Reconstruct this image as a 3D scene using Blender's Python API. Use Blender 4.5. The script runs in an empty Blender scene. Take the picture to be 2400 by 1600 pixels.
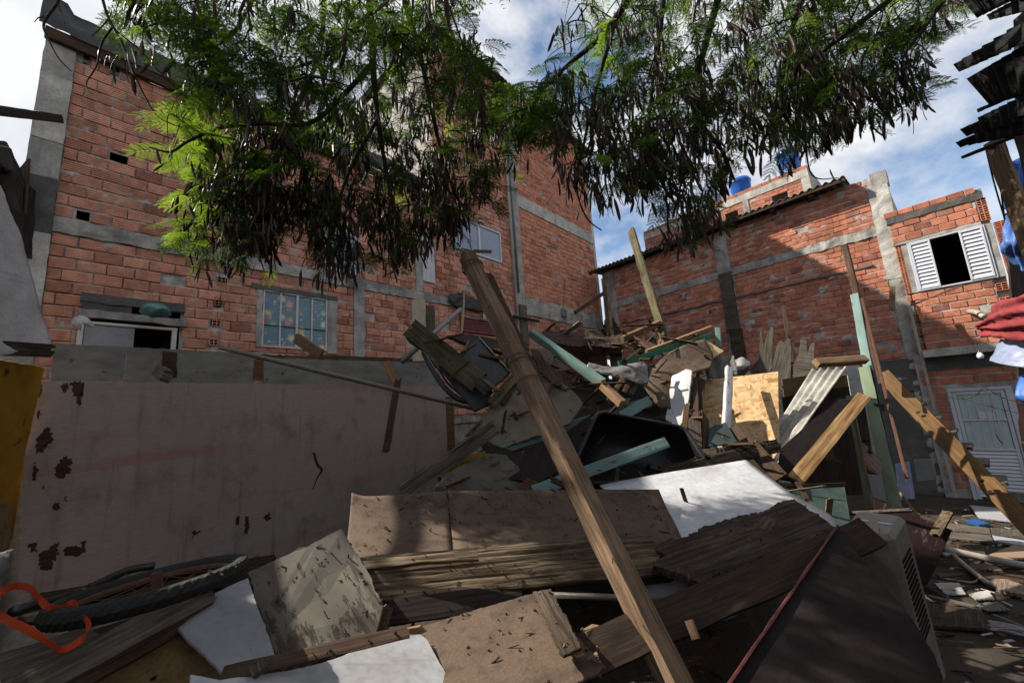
import bpy, math, random
import numpy as np
from mathutils import Vector, Matrix, noise as mn
random.seed(7)
rng = np.random.default_rng(7)
S = bpy.context.scene
COL = S.collection
R_ = math.radians

# ------------------------------------------------------------------ camera
FPX, PITCH, ROLL, CAMZ = 933.3, R_(9.7), R_(3.8), 2.45      # pixels of the 2400 wide photograph
_cp, _sp, _cr, _sr = math.cos(PITCH), math.sin(PITCH), math.cos(ROLL), math.sin(ROLL)
C0 = Vector((0, 0, CAMZ))
FWD = Vector((0, _cp, _sp))
_u0 = Vector((0, -_sp, _cp))
RGT = Vector((1, 0, 0)) * _cr - _u0 * _sr
UPV = Vector((1, 0, 0)) * _sr + _u0 * _cr
cam = bpy.data.cameras.new('camera')
cam.sensor_width = 36; cam.lens = FPX / 2400 * 36
cam.clip_start = .05; cam.clip_end = 2000
camo = bpy.data.objects.new('camera', cam); COL.objects.link(camo)
m = Matrix.Identity(4)
for i in range(3):
    m[i][0], m[i][1], m[i][2], m[i][3] = RGT[i], UPV[i], -FWD[i], C0[i]
camo.matrix_world = m
S.camera = camo

# ------------------------------------------------------------------ sky, sun, exposure
SUN_AZ = Vector((-.975, .20, 0)).normalized(); SUN_EL = R_(43.5)
SUN = SUN_AZ * math.cos(SUN_EL) + Vector((0, 0, math.sin(SUN_EL)))
world = bpy.data.worlds.new('World'); S.world = world; world.use_nodes = True
wn, wl = world.node_tree.nodes, world.node_tree.links
wn.clear()
wout = wn.new('ShaderNodeOutputWorld'); bg = wn.new('ShaderNodeBackground'); bg.inputs[1].default_value = .055
sky = wn.new('ShaderNodeTexSky'); sky.sky_type = 'NISHITA'; sky.sun_disc = False
sky.sun_elevation = SUN_EL; sky.sun_rotation = math.atan2(SUN_AZ.x, SUN_AZ.y)
sky.altitude = 700; sky.air_density = 1.0; sky.dust_density = .6; sky.ozone_density = 1.3
wtc = wn.new('ShaderNodeTexCoord')
wmap = wn.new('ShaderNodeMapping'); wmap.inputs['Location'].default_value = (-1.25, -1.92, 4.01); wmap.inputs['Scale'].default_value = (1, 1, 1.7)
wnz = wn.new('ShaderNodeTexNoise'); wnz.inputs['Scale'].default_value = 2.3; wnz.inputs['Detail'].default_value = 7; wnz.inputs['Roughness'].default_value = .58
wnz.inputs['Distortion'].default_value = .25
wr = wn.new('ShaderNodeValToRGB'); wr.color_ramp.elements[0].position = .36; wr.color_ramp.elements[1].position = .52
wnz2 = wn.new('ShaderNodeTexNoise'); wnz2.inputs['Scale'].default_value = 3.2; wnz2.inputs['Detail'].default_value = 5
wr2 = wn.new('ShaderNodeValToRGB')
wr2.color_ramp.elements[0].position = .32; wr2.color_ramp.elements[0].color = (6.6, 6.9, 7.9, 1)
wr2.color_ramp.elements[1].position = .6; wr2.color_ramp.elements[1].color = (9.8, 9.9, 10.0, 1)
wmx = wn.new('ShaderNodeMixRGB')
wl.new(wtc.outputs['Generated'], wmap.inputs[0]); wl.new(wmap.outputs[0], wnz.inputs[0]); wl.new(wmap.outputs[0], wnz2.inputs[0])
wl.new(wnz.outputs[0], wr.inputs[0]); wl.new(wnz2.outputs[0], wr2.inputs[0])
wl.new(wr.outputs[0], wmx.inputs[0]); wgn = wn.new('ShaderNodeMixRGB'); wgn.blend_type = 'MULTIPLY'; wgn.inputs[0].default_value = 1; wgn.inputs[2].default_value = (1.9, 1.85, 1.8, 1)
wl.new(sky.outputs[0], wgn.inputs[1]); wl.new(wgn.outputs[0], wmx.inputs[1]); wl.new(wr2.outputs[0], wmx.inputs[2])
wl.new(wmx.outputs[0], bg.inputs[0]); wl.new(bg.outputs[0], wout.inputs[0])
sl = bpy.data.lights.new('sun', 'SUN'); sl.energy = 5.0; sl.angle = R_(.53); sl.color = (1, .93, .82)
so = bpy.data.objects.new('sun', sl); COL.objects.link(so)
so.rotation_euler = (-SUN).to_track_quat('-Z', 'Y').to_euler(); so.location = (-20, 10, 25)
S.view_settings.view_transform = 'Standard'; S.view_settings.look = 'None'
S.view_settings.exposure = .88; S.view_settings.gamma = 1
S.cycles.max_bounces = 6; S.cycles.diffuse_bounces = 4; S.cycles.transparent_max_bounces = 8
S.cycles.use_denoising = True

# ------------------------------------------------------------------ pixel -> place
FR = dict(n=(0, 0, 1), o=(0, 0, 1 / .98), r1=(0, 0, 1 / 2.904), r2=(800, 0, 1 / 2.904), r3=(1600, 0, 1 / 2.904), r4=(0, 500, 1 / 2.904),
          r5=(800, 500, 1 / 2.904), r6=(1600, 500, 1 / 2.904), b1=(0, 1060, 1 / 2.904), b2=(800, 1060, 1 / 2.904), b3=(1600, 1060, 1 / 2.904),
          c1=(900, 720, 1 / 4.612), c2=(1350, 720, 1 / 4.612), c3=(1750, 800, 1 / 3.485), c4=(2100, 820, 1 / 3.92), c5=(1380, 360, 1 / 3.36),
          e1=(2240, 660, 1 / 6.53), e2=(2100, 1150, 1 / 2.987), e3=(2200, 280, 1 / 2.133), e4=(0, 200, 1 / 2.376), e5=(1820, 840, 1 / 9.8), e6=(1700, 340, 1 / 9.046))
def px(f, x, y):
    a = FR[f]
    return a[0] + x * a[2], a[1] + y * a[2]
def ray(x, y):
    return FWD + RGT * ((x - 1200) / FPX) + UPV * ((800 - y) / FPX)
def at(x, y, Y):
    d = ray(x, y)
    return C0 + d * (Y / d.y)
def hit(x, y, p, n):
    d = ray(x, y)
    return C0 + d * ((p - C0).dot(n) / d.dot(n))
def pix(v):
    d = v - C0
    k = d.dot(FWD)
    return 1200 + d.dot(RGT) / k * FPX, 800 - d.dot(UPV) / k * FPX

# ------------------------------------------------------------------ object helpers
def tag(o, label=None, cat=None, group=None, kind=None):
    if label: o['label'] = label
    if cat: o['category'] = cat
    if group: o['group'] = group
    if kind: o['kind'] = kind
    return o
def mesh(name, v, f, mat, smooth=False):
    me = bpy.data.meshes.new(name)
    me.from_pydata([tuple(p) for p in v], [], f)
    mats = mat if isinstance(mat, (list, tuple)) else [mat]
    for q in mats: me.materials.append(q)
    if smooth: me.polygons.foreach_set('use_smooth', [True] * len(me.polygons))
    me.update()
    return me
def obj(name, me, parent=None, M=None):
    o = bpy.data.objects.new(name, me); COL.objects.link(o)
    if parent: o.parent = parent
    if M is not None: o.matrix_basis = M
    return o
def wm(o):
    return wm(o.parent) @ o.matrix_basis if o.parent else o.matrix_basis.copy()
def mk(name, v, f, mat, parent=None, M=None, smooth=False):
    return obj(name, mesh(name, v, f, mat, smooth), parent, M)
def thing(name, label, cat, M=None, group=None):
    o = bpy.data.objects.new(name, None); COL.objects.link(o)
    o.empty_display_size = .1
    if M is not None: o.matrix_basis = M
    return tag(o, label, cat, group)
def frame(x, z, o):
    """matrix with local X along x, Z close to z"""
    x = x.normalized(); z = (z - x * z.dot(x)).normalized(); y = z.cross(x)
    M = Matrix.Identity(4)
    for i in range(3): M[i][0], M[i][1], M[i][2], M[i][3] = x[i], y[i], z[i], o[i]
    return M
class MB:
    """collects shapes into one mesh"""
    def __init__(s): s.v = []; s.f = []
    def add(s, v, f):
        k = len(s.v); s.v += [tuple(p) for p in v]; s.f += [tuple(i + k for i in q) for q in f]; return s
    def box(s, x0, x1, y0, y1, z0, z1):
        v = [(x, y, z) for x in (x0, x1) for y in (y0, y1) for z in (z0, z1)]
        return s.add(v, [(0, 1, 3, 2), (4, 6, 7, 5), (0, 4, 5, 1), (2, 3, 7, 6), (0, 2, 6, 4), (1, 5, 7, 3)])
    def bbox(s, x0, x1, y0, y1, z0, z1, b=.006):
        """box with chamfered edges"""
        v = []; 
        for (x, sx) in ((x0, 1), (x1, -1)):
            for (y, sy) in ((y0, 1), (y1, -1)):
                for (z, sz) in ((z0, 1), (z1, -1)):
                    v += [(x, y + sy * b, z + sz * b), (x + sx * b, y, z + sz * b), (x + sx * b, y + sy * b, z)]
        I = lambda i, j, k, c: (i * 4 + j * 2 + k) * 3 + c
        f = []
        for i in (0, 1):
            q = [I(i, 0, 0, 0), I(i, 0, 1, 0), I(i, 1, 1, 0), I(i, 1, 0, 0)]; f.append(q if i == 0 else q[::-1])
            q = [I(0, i, 0, 1), I(1, i, 0, 1), I(1, i, 1, 1), I(0, i, 1, 1)]; f.append(q if i == 0 else q[::-1])
            q = [I(0, 0, i, 2), I(0, 1, i, 2), I(1, 1, i, 2), I(1, 0, i, 2)]; f.append(q if i == 0 else q[::-1])
        for a in (0, 1):
            for b2 in (0, 1):
                f.append((I(a, b2, 0, 0), I(a, b2, 1, 0), I(a, b2, 1, 1), I(a, b2, 0, 1)))
                f.append((I(a, 0, b2, 0), I(a, 1, b2, 0), I(a, 1, b2, 2), I(a, 0, b2, 2)))
                f.append((I(0, a, b2, 1), I(1, a, b2, 1), I(1, a, b2, 2), I(0, a, b2, 2)))
                for k in (0, 1): f.append((I(a, b2, k, 0), I(a, b2, k, 1), I(a, b2, k, 2)))
        return s.add(v, f)
    def tube(s, pts, r, n=8, cap=True):
        pts = [Vector(p) for p in pts]; rr = r if isinstance(r, (list, tuple)) else [r] * len(pts)
        up = Vector((0, 0, 1)); V = []; Fc = []
        for i, p in enumerate(pts):
            t = (pts[min(i + 1, len(pts) - 1)] - pts[max(i - 1, 0)]).normalized()
            if i == 0:
                a = up if abs(t.dot(up)) < .9 else Vector((1, 0, 0))
                e = t.cross(a).normalized()
            e = (e - t * e.dot(t)).normalized(); g = t.cross(e)
            for k in range(n):
                w = 2 * math.pi * k / n
                V.append(p + (e * math.cos(w) + g * math.sin(w)) * rr[i])
        for i in range(len(pts) - 1):
            for k in range(n):
                a, b = i * n + k, i * n + (k + 1) % n
                Fc.append((a, b, b + n, a + n))
        if cap:
            Fc.append(tuple(range(n))[::-1]); Fc.append(tuple(range((len(pts) - 1) * n, len(pts) * n)))
        return s.add(V, Fc)
    def build(s, name, mat, parent=None, M=None, smooth=False):
        return mk(name, s.v, s.f, mat, parent, M, smooth)
def smoothpath(p, k=5):
    p = [Vector(q) for q in p]; o = []
    for i in range(len(p) - 1):
        a, b, c, d = p[max(i - 1, 0)], p[i], p[i + 1], p[min(i + 2, len(p) - 1)]
        for j in range(k):
            t = j / k
            o.append(.5 * ((2 * b) + (c - a) * t + (2 * a - 5 * b + 4 * c - d) * t * t + (3 * b - a - 3 * c + d) * t ** 3))
    o.append(p[-1]); return o

# ------------------------------------------------------------------ materials
class NT:
    def __init__(s, name):
        s.m = bpy.data.materials.new(name); s.m.use_nodes = True; s.t = s.m.node_tree; s.t.nodes.clear()
        s.out = s.n('OutputMaterial'); s.b = s.n('BsdfPrincipled'); s.t.links.new(s.b.outputs[0], s.out.inputs[0])
    def n(s, t, **k):
        q = s.t.nodes.new('ShaderNode' + t)
        for a, b in k.items(): setattr(q, a, b)
        return q
    def set(s, sock, v):
        if hasattr(v, 'is_output') or isinstance(v, bpy.types.NodeSocket): s.t.links.new(v, sock)
        else:
            if isinstance(v, (tuple, list)) and len(v) == 3 and sock.type == 'RGBA': v = (*v, 1)
            sock.default_value = v
    def coords(s, scale=(1, 1, 1), rand=True, which='Object'):
        tc = s.n('TexCoord'); mp = s.n('Mapping'); mp.inputs['Scale'].default_value = scale
        s.t.links.new(tc.outputs[which], mp.inputs[0])
        if rand:
            oi = s.n('ObjectInfo'); mu = s.math('MULTIPLY', oi.outputs['Random'], 37.0)
            cb = s.n('CombineXYZ'); s.set(cb.inputs[0], mu); s.set(cb.inputs[1], mu); s.set(cb.inputs[2], mu)
            s.t.links.new(cb.outputs[0], mp.inputs['Location'])
        return mp.outputs[0]
    def noise(s, v, scale, detail=4, rough=.55, dist=0):
        q = s.n('TexNoise'); s.set(q.inputs['Vector'], v); q.inputs['Scale'].default_value = scale
        q.inputs['Detail'].default_value = detail; q.inputs['Roughness'].default_value = rough; q.inputs['Distortion'].default_value = dist
        return q.outputs[0]
    def vor(s, v, scale, out='Distance', feature='F1', rnd=1):
        q = s.n('TexVoronoi', feature=feature); s.set(q.inputs['Vector'], v); q.inputs['Scale'].default_value = scale; q.inputs['Randomness'].default_value = rnd
        return q.outputs[out]
    def math(s, op, a, b=0.0, c=None):
        q = s.n('Math', operation=op); s.set(q.inputs[0], a); s.set(q.inputs[1], b)
        if c is not None: s.set(q.inputs[2], c)
        return q.outputs[0]
    def ramp(s, f, *st):
        q = s.n('ValToRGB'); e = q.color_ramp.elements
        while len(e) < len(st): e.new(.5)
        for i, (p, c) in enumerate(st):
            e[i].position = p; e[i].color = (c, c, c, 1) if not isinstance(c, (tuple, list)) else (*c, 1)
        s.set(q.inputs[0], f); return q.outputs[0]
    def mix(s, f, a, b, mode='MIX'):
        q = s.n('MixRGB', blend_type=mode); s.set(q.inputs[0], f); s.set(q.inputs[1], a); s.set(q.inputs[2], b)
        return q.outputs[0]
    def bump(s, h, st=.4, d=.01):
        q = s.n('Bump'); q.inputs['Strength'].default_value = st; q.inputs['Distance'].default_value = d; s.set(q.inputs['Height'], h)
        s.t.links.new(q.outputs[0], s.b.inputs['Normal'])
    def fin(s, col, rough=.8, spec=.25, metal=0):
        s.set(s.b.inputs['Base Color'], col); s.set(s.b.inputs['Roughness'], rough)
        s.b.inputs['Specular IOR Level'].default_value = spec; s.b.inputs['Metallic'].default_value = metal
        return s.m
def sc(c, k): return tuple(min(1, x * k) for x in c)
WD, PD = .66, .78                                            # old dusty timber and junk, scaled darker still to deepen the heap's shade

def wood(name, c1, c2, grain=1.0, rough=.85, dirt=.5, paint=None, peel=.5, bump=.35, knots=False, pstretch=(1, 2.5, 2.5)):
    c1, c2 = sc(c1, WD), sc(c2, WD); paint = sc(paint, .8) if paint else None
    t = NT(name)
    g = t.noise(t.coords((3 * grain, 62 * grain, 62 * grain)), 1, 5, .65, .35)
    g2 = t.noise(t.coords((9 * grain, 260 * grain, 260 * grain)), 1, 3, .6)
    c = t.ramp(g, (.22, sc(c2, .6)), (.42, c2), (.6, c1), (.8, sc(c1, 1.12)))
    c = t.mix(.55, c, t.ramp(g2, (.3, .35), (.6, 1.0)), 'MULTIPLY')
    big = t.noise(t.coords((1.6, 3, 3)), 1.6, 5, .6)
    c = t.mix(dirt, c, t.ramp(big, (.3, (.28, .22, .17)), (.62, (1, 1, 1))), 'MULTIPLY')
    sp = t.ramp(t.noise(t.coords((9, 22, 22)), 1.4, 3, .7), (.66, 0.0), (.72, 1.0))
    c = t.mix(t.math('MULTIPLY', sp, .7 * dirt + .1), c, sc(c2, .22))
    oi = t.n('ObjectInfo'); v = t.math('MULTIPLY_ADD', oi.outputs['Random'], .5, .75)
    cb = t.n('CombineXYZ')
    for i in range(3): t.set(cb.inputs[i], v)
    c = t.mix(1.0, c, cb.outputs[0], 'MULTIPLY')
    ck = t.ramp(t.noise(t.coords((2.5 * grain ** .5, 85 * grain ** .5, 85 * grain ** .5)), 1, 6, .72, .6), (.30, 1.0), (.37, 0.0))
    c = t.mix(t.math('MULTIPLY', ck, .8), c, sc(c2, .18))
    h = t.math('SUBTRACT', t.math('ADD', g, t.math('MULTIPLY', g2, .5)), ck)
    if paint:
        pm = t.noise(t.coords(tuple(3.0 * q for q in pstretch)), 1.2, 6, .65)
        pm2 = t.math('ADD', pm, t.math('MULTIPLY', g2, .12))
        msk = t.ramp(pm2, (peel - .02, 0.0), (peel + .02, 1.0))
        pd = t.mix(.35 + .4 * dirt, paint, t.ramp(big, (.3, (.35, .33, .3)), (.65, (1, 1, 1))), 'MULTIPLY')
        pd = t.mix(t.math('MULTIPLY', sp, .5), pd, (.05, .045, .04))
        c = t.mix(msk, c, pd)
        h = t.math('ADD', t.math('MULTIPLY', h, .5), msk)
    t.bump(h, bump, .006)
    return t.fin(c, rough, .2)
def plain(name, col, rough=.5, spec=.4, dirt=.35, scale=4, bump=.08, metal=0, dcol=(.3, .27, .24)):
    t = NT(name); col = sc(col, PD)
    n1 = t.noise(t.coords(), scale, 5, .6); n2 = t.noise(t.coords(), scale * 9, 3, .6)
    c = t.mix(dirt, col, t.ramp(n1, (.3, dcol), (.66, (1, 1, 1))), 'MULTIPLY')
    c = t.mix(dirt * .6, c, t.ramp(n2, (.32, .45), (.6, 1.0)), 'MULTIPLY')
    if dirt > .1:
        c = t.mix(t.math('MULTIPLY', t.ramp(t.noise(t.coords((1, 7, 1)), scale * .9, 6, .7, .5), (.57, 0.0), (.70, 1.0)), dirt), c, sc(dcol, .5))
        c = t.mix(t.math('MULTIPLY', t.ramp(t.noise(t.coords((2, 90, 2)), scale * .4, 4, .7, .3), (.67, 0.0), (.70, 1.0)), .5 * dirt + .1), c, sc(dcol, .7))
    if bump: t.bump(t.math('ADD', n1, t.math('MULTIPLY', n2, .4)), bump, .01)
    return t.fin(c, t.math('MULTIPLY_ADD', n1, .25, rough - .1), spec, metal)

MT = {}
def brickmat(name, a, b, dark, soot):
    t = NT(name)
    oi = t.n('ObjectInfo'); at_ = t.n('Attribute', attribute_name='bt')
    r = t.math('FRACT', t.math('ADD', t.math('MULTIPLY', oi.outputs['Random'], 7.31), at_.outputs['Fac']))
    c = t.ramp(r, (0, dark), (.12, b), (.5, a), (.8, sc(a, 1.12)), (.93, b), (1.0, (.36, .2, .13)))
    geo = t.n('NewGeometry')
    n1 = t.noise(geo.outputs['Position'], 7, 5, .6); n2 = t.noise(geo.outputs['Position'], .9, 5, .62); n3 = t.noise(geo.outputs['Position'], 45, 3, .6)
    c = t.mix(.75, c, t.ramp(n1, (.3, (.55, .5, .47)), (.6, (1, 1, 1))), 'MULTIPLY')
    c = t.mix(.4, c, t.ramp(n3, (.3, .55), (.6, 1.0)), 'MULTIPLY')
    c = t.mix(t.ramp(n2, (.5, 0.0), (.74, soot)), c, (.045, .036, .03))
    mp = t.n('Mapping'); mp.inputs['Scale'].default_value = (5, 5, .8); t.t.links.new(geo.outputs['Position'], mp.inputs[0])
    st = t.ramp(t.noise(mp.outputs[0], 1.4, 5, .65), (.6, 0.0), (.72, .5))
    c = t.mix(st, c, (.36, .30, .27))
    t.bump(n3, .25, .004)
    return t.fin(c, .9, .15)
MT['brickL'] = brickmat('brick_red', (.67, .33, .23), (.56, .26, .175), (.36, .155, .11), .55)
MT['brickT'] = brickmat('brick_orange', (.68, .315, .20), (.60, .26, .165), (.45, .19, .13), .2)
MT['brickR'] = brickmat('brick_sunny', (.58, .235, .145), (.49, .19, .118), (.32, .125, .085), .4)
def conc(name, col, dirt, scale=3, dk=(.1, .095, .09)):
    t = NT(name); geo = t.n('NewGeometry'); P = geo.outputs['Position']
    n1 = t.noise(P, scale, 6, .62); n2 = t.noise(P, 30, 4, .65); n3 = t.noise(P, .8, 4, .6)
    mp = t.n('Mapping'); mp.inputs['Scale'].default_value = (3, 3, .5); t.t.links.new(P, mp.inputs[0])
    st = t.noise(mp.outputs[0], 1.5, 5, .6)
    c = t.mix(t.ramp(n1, (.35, 0.0), (.65, 1.0)), sc(col, .72), sc(col, 1.15))
    c = t.mix(t.math('MULTIPLY', t.ramp(st, (.48, 0.0), (.7, 1.0)), dirt), c, dk)
    c = t.mix(t.math('MULTIPLY', t.ramp(n3, (.5, 0.0), (.68, 1.0)), dirt), c, sc(dk, .8))
    c = t.mix(.45, c, t.ramp(n2, (.3, .5), (.6, 1.0)), 'MULTIPLY')
    n4 = t.noise(P, 95, 3, .7)
    c = t.mix(.35, c, t.ramp(n4, (.3, .55), (.6, 1.0)), 'MULTIPLY')
    c = t.mix(t.math('MULTIPLY', t.ramp(t.noise(P, 11, 5, .7), (.6, 0.0), (.7, 1.0)), .6 * dirt), c, dk)
    t.bump(t.math('ADD', t.math('ADD', n1, t.math('MULTIPLY', n2, .8)), t.math('MULTIPLY', n4, .4)), .75, .014)
    return t.fin(c, .92, .15)
MT['mortar'] = conc('mortar', (.46, .425, .385), .4, 6)
MT['concrete'] = conc('concrete', (.40, .38, .345), .6)
MT['concrete_pale'] = conc('concrete_pale', (.50, .475, .43), .35)
MT['concrete_dark'] = conc('concrete_dark', (.125, .12, .11), .8)
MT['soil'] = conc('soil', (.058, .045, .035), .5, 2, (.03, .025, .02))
MT['tan'] = wood('raw_wood', (.43, .28, .155), (.28, .165, .085), 1, .8, .4)
MT['tan2'] = wood('sawn_wood', (.30, .2, .125), (.2, .125, .076), 1, .85, .5)
MT['dusty'] = wood('dusty_sawn_timber', (.43, .295, .19), (.27, .175, .11), 1, .9, .65, bump=.5)
MT['ochre'] = wood('yellow_pine', (.27, .15, .055), (.18, .095, .035), .8, .7, .4)
MT['brown'] = wood('brown_wood', (.155, .092, .058), (.09, .052, .034), 1, .85, .6)
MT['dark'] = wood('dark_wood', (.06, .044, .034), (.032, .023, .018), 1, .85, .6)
MT['grey'] = wood('grey_weathered_wood', (.22, .19, .155), (.115, .097, .078), 1.1, .95, .55, bump=.6)
MT['rot'] = wood('rotten_wood', (.36, .275, .175), (.15, .105, .068), .8, .95, .7, bump=.9)
MT['rotdark'] = wood('rotten_dark_wood', (.13, .097, .068), (.06, .044, .032), .9, .95, .7, bump=.9)
MT['moss'] = wood('mossy_wood', (.30, .25, .145), (.15, .135, .07), .5, .95, .8, bump=.5)
MT['teal'] = wood('teal_paint', (.22, .17, .11), (.12, .09, .06), 1, .7, .35, paint=(.20, .305, .29), peel=.41)
MT['green'] = wood('green_paint', (.22, .17, .11), (.12, .09, .06), 1, .65, .3, paint=(.03, .19, .115), peel=.36)
MT['palegreen'] = wood('pale_green_paint', (.25, .2, .12), (.14, .1, .06), 1, .7, .4, paint=(.235, .29, .19), peel=.38)
MT['white_p'] = wood('white_paint', (.3, .25, .18), (.2, .15, .1), 1, .6, .3, paint=(.66, .67, .68), peel=.4)
MT['cream_p'] = wood('cream_paint', (.3, .25, .18), (.2, .15, .1), 1, .7, .5, paint=(.50, .44, .32), peel=.36)
MT['beige_p'] = wood('dirty_beige', (.12, .085, .055), (.06, .04, .03), 1, .85, .7, paint=(.26, .215, .16), peel=.42)
MT['greyply'] = wood('grey_plywood', (.20, .17, .14), (.12, .1, .08), .5, .85, .7, paint=(.245, .235, .215), peel=.40, pstretch=(2, 2, 2))
MT['plyg'] = wood('peeling_plywood', (.19, .16, .125), (.10, .08, .06), .75, .9, .7, paint=(.175, .155, .13), peel=.5, bump=.4, pstretch=(1, 3, 3))
def boardmat(name, a, b, dk, fleck=.5, rough=.88):
    """dusty mottled board without visible grain"""
    a, b, dk = sc(a, WD), sc(b, WD), sc(dk, WD)
    t = NT(name); v = t.coords()
    n1 = t.noise(v, 2.2, 6, .62, .4); n2 = t.noise(v, 13, 5, .65); n3 = t.noise(v, 70, 3, .6)
    c = t.mix(t.ramp(n1, (.35, 0.0), (.65, 1.0)), b, a)
    c = t.mix(t.ramp(n2, (.5, 0.0), (.72, .75)), c, dk)
    c = t.mix(t.ramp(t.noise(t.coords((1, 3, 1)), 1.1, 5, .6), (.55, 0.0), (.72, .7)), c, sc(dk, .6))
    c = t.mix(.5, c, t.ramp(n3, (.3, .5), (.62, 1.0)), 'MULTIPLY')
    c = t.mix(t.math('MULTIPLY', t.ramp(t.noise(v, 28, 3, .7), (.66, 0.0), (.7, 1.0)), fleck), c, sc(a, 1.3))
    t.bump(t.math('ADD', n2, t.math('MULTIPLY', n3, .6)), .45, .008)
    return t.fin(c, rough, .2)
MT['brownply'] = boardmat('brown_board', (.215, .15, .105), (.15, .102, .072), (.07, .05, .038), .35)
MT['pinkwood'] = wood('pinkish_plank', (.36, .27, .215), (.22, .155, .12), .9, .9, .4)
MT['ochre_ply'] = boardmat('ochre_plywood', (.30, .19, .085), (.22, .135, .06), (.12, .075, .04), .2)
MT['osbedge'] = wood('osb_strip', (.50, .32, .145), (.28, .15, .06), .5, .85, .35)
def osb():
    t = NT('osb_board'); v = t.coords((1, 1, 1))
    c = None
    for i, (sx, sy, an) in enumerate(((9, 34, .3), (34, 9, .25), (12, 30, -.6))):
        mp = t.n('Mapping'); mp.inputs['Rotation'].default_value = (0, 0, an); mp.inputs['Scale'].default_value = (sx, sy, 20)
        mp.inputs['Location'].default_value = (i * 3.3, i * 1.7, 0)
        t.set(mp.inputs[0], v)
        k = t.vor(mp.outputs[0], 1, 'Color')
        r = t.ramp(k, (.1, (.30, .16, .06)), (.4, (.50, .33, .155)), (.75, (.62, .46, .26)), (1, (.42, .25, .1)))
        c = r if c is None else t.mix(t.ramp(t.noise(mp.outputs[0], .55, 2, .5), (.46, 0.0), (.54, 1.0)), c, r)
    d = t.noise(v, 5, 5, .6)
    c = t.mix(.4, c, t.ramp(d, (.3, (.55, .45, .35)), (.6, (1, 1, 1))), 'MULTIPLY')
    t.bump(d, .2, .004)
    return t.fin(c, .75, .25)
MT['osb'] = osb()
MT['white'] = plain('white_laminate', (.62, .63, .66), .35, .5, .6, 3, .03, dcol=(.5, .46, .42))
MT['dullwhite'] = plain('dull_white_board', (.38, .38, .41), .8, .2, .35, 3, .06)
MT['whiteplastic'] = plain('yellowed_white_plastic', (.29, .27, .23), .5, .4, .55, 3, .03)
MT['black'] = plain('black_plastic', (.012, .012, .013), .38, .5, .2, 5, .05)
MT['blackm'] = plain('black_laminate', (.016, .016, .018), .55, .4, .3, 4, .03)
MT['rubber'] = plain('rubber', (.017, .017, .016), .75, .3, .4, 30, .3)
MT['void'] = plain('dark_interior', (.012, .011, .01), .9, .1, .2)
MT['redboard'] = plain('maroon_board', (.02, .008, .008), .8, .15, .4, 4, .05)
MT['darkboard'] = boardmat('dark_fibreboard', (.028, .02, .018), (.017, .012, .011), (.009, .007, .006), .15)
MT['redpaint'] = plain('red_edge_paint', (.16, .042, .04), .7, .3, .5, 14)
MT['metal'] = plain('grey_metal', (.23, .25, .25), .45, .5, .4, 6, .04, .2)
MT['rust'] = plain('rusty_metal', (.12, .055, .035), .85, .3, .5, 8, .1)
MT['alum'] = plain('white_aluminium', (.62, .64, .70), .35, .5, .15, 2, 0)
MT['alum_dirty'] = plain('dirty_window_frame', (.72, .69, .62), .5, .4, .3, 5, .03)
MT['pvc'] = plain('grey_pvc_pipe', (.46, .42, .36), .45, .4, .45, 5, .02)
MT['pvcdark'] = plain('brown_pvc_pipe', (.18, .145, .125), .4, .45, .4, 5, .02)
MT['fibro'] = conc('fibre_cement', (.47, .45, .40), .45, 5, (.15, .13, .1))
MT['fibrodark'] = conc('dark_fibre_cement', (.15, .14, .125), .6, 5)
MT['roofdark'] = plain('shaded_roof_sheet', (.014, .014, .015), .8, .2, .4, 5, .1)  # near-black colour carries the shade on roof undersides
MT['tarpblack'] = plain('black_tarp', (.02, .021, .026), .45, .4, .3, 4, .1)
MT['tarpwhite'] = plain('dirty_white_tarp', (.56, .545, .53), .75, .2, .45, 2.5, .08, dcol=(.35, .32, .3))
MT['tarpblue'] = plain('blue_tarp', (.03, .14, .52), .45, .4, .25, 4, .1)
MT['tarpsilver'] = plain('silver_blue_tarp', (.30, .36, .52), .45, .4, .35, 4, .1)
MT['tarpred'] = plain('red_canvas', (.33, .055, .06), .75, .2, .35, 5, .1)
MT['strap'] = plain('orange_strap', (.50, .065, .016), .7, .2, .25, 14, .05)
MT['plasticfilm'] = plain('cloudy_plastic_film', (.2, .195, .185), .35, .5, .3, 8, .15)
MT['tank'] = plain('blue_tank_plastic', (.012, .12, .52), .35, .5, .12, 2, 0)
MT['letter'] = plain('white_letter', (.8, .8, .82), .5, .3, 0, 2, 0)
MT['tealtex'] = plain('speckled_teal_laminate', (.038, .07, .062), .6, .3, .6, 9, .25)
MT['darkgreen'] = plain('dark_green_board', (.055, .085, .078), .7, .3, .3, 5, .05)
MT['maroonslat'] = plain('maroon_shutter', (.20, .05, .045), .6, .3, .35, 6, .05)
MT['yellow'] = wood('yellow_board', (.2, .12, .04), (.12, .07, .03), .4, .8, .6, paint=(.42, .235, .022), peel=.42)
MT['clay'] = plain('roof_clay', (.20, .10, .065), .9, .15, .6, 6, .2)
MT['cotton'] = plain('cotton_yarn', (.48, .46, .47), .95, .1, .4, 20, .1)
MT['cable'] = plain('cable_black', (.02, .02, .02), .6, .3, .1, 4, 0)
MT['rope'] = plain('wire_tie', (.13, .105, .085), .8, .2, .4, 20, .1)
MT['hose'] = plain('yellow_hose', (.42, .33, .16), .6, .3, .3, 10, 0)
MT['bluething'] = plain('blue_plastic', (.02, .1, .28), .45, .4, .3, 4, 0)
MT['bluedark'] = plain('dark_blue_cabinet', (.012, .022, .055), .5, .4, .35, 4, 0)
MT['cardboard'] = plain('cardboard', (.34, .235, .16), .9, .15, .4, 5, .1)
MT['paper'] = plain('paper', (.68, .68, .72), .85, .15, .15, 6, .02)
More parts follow.
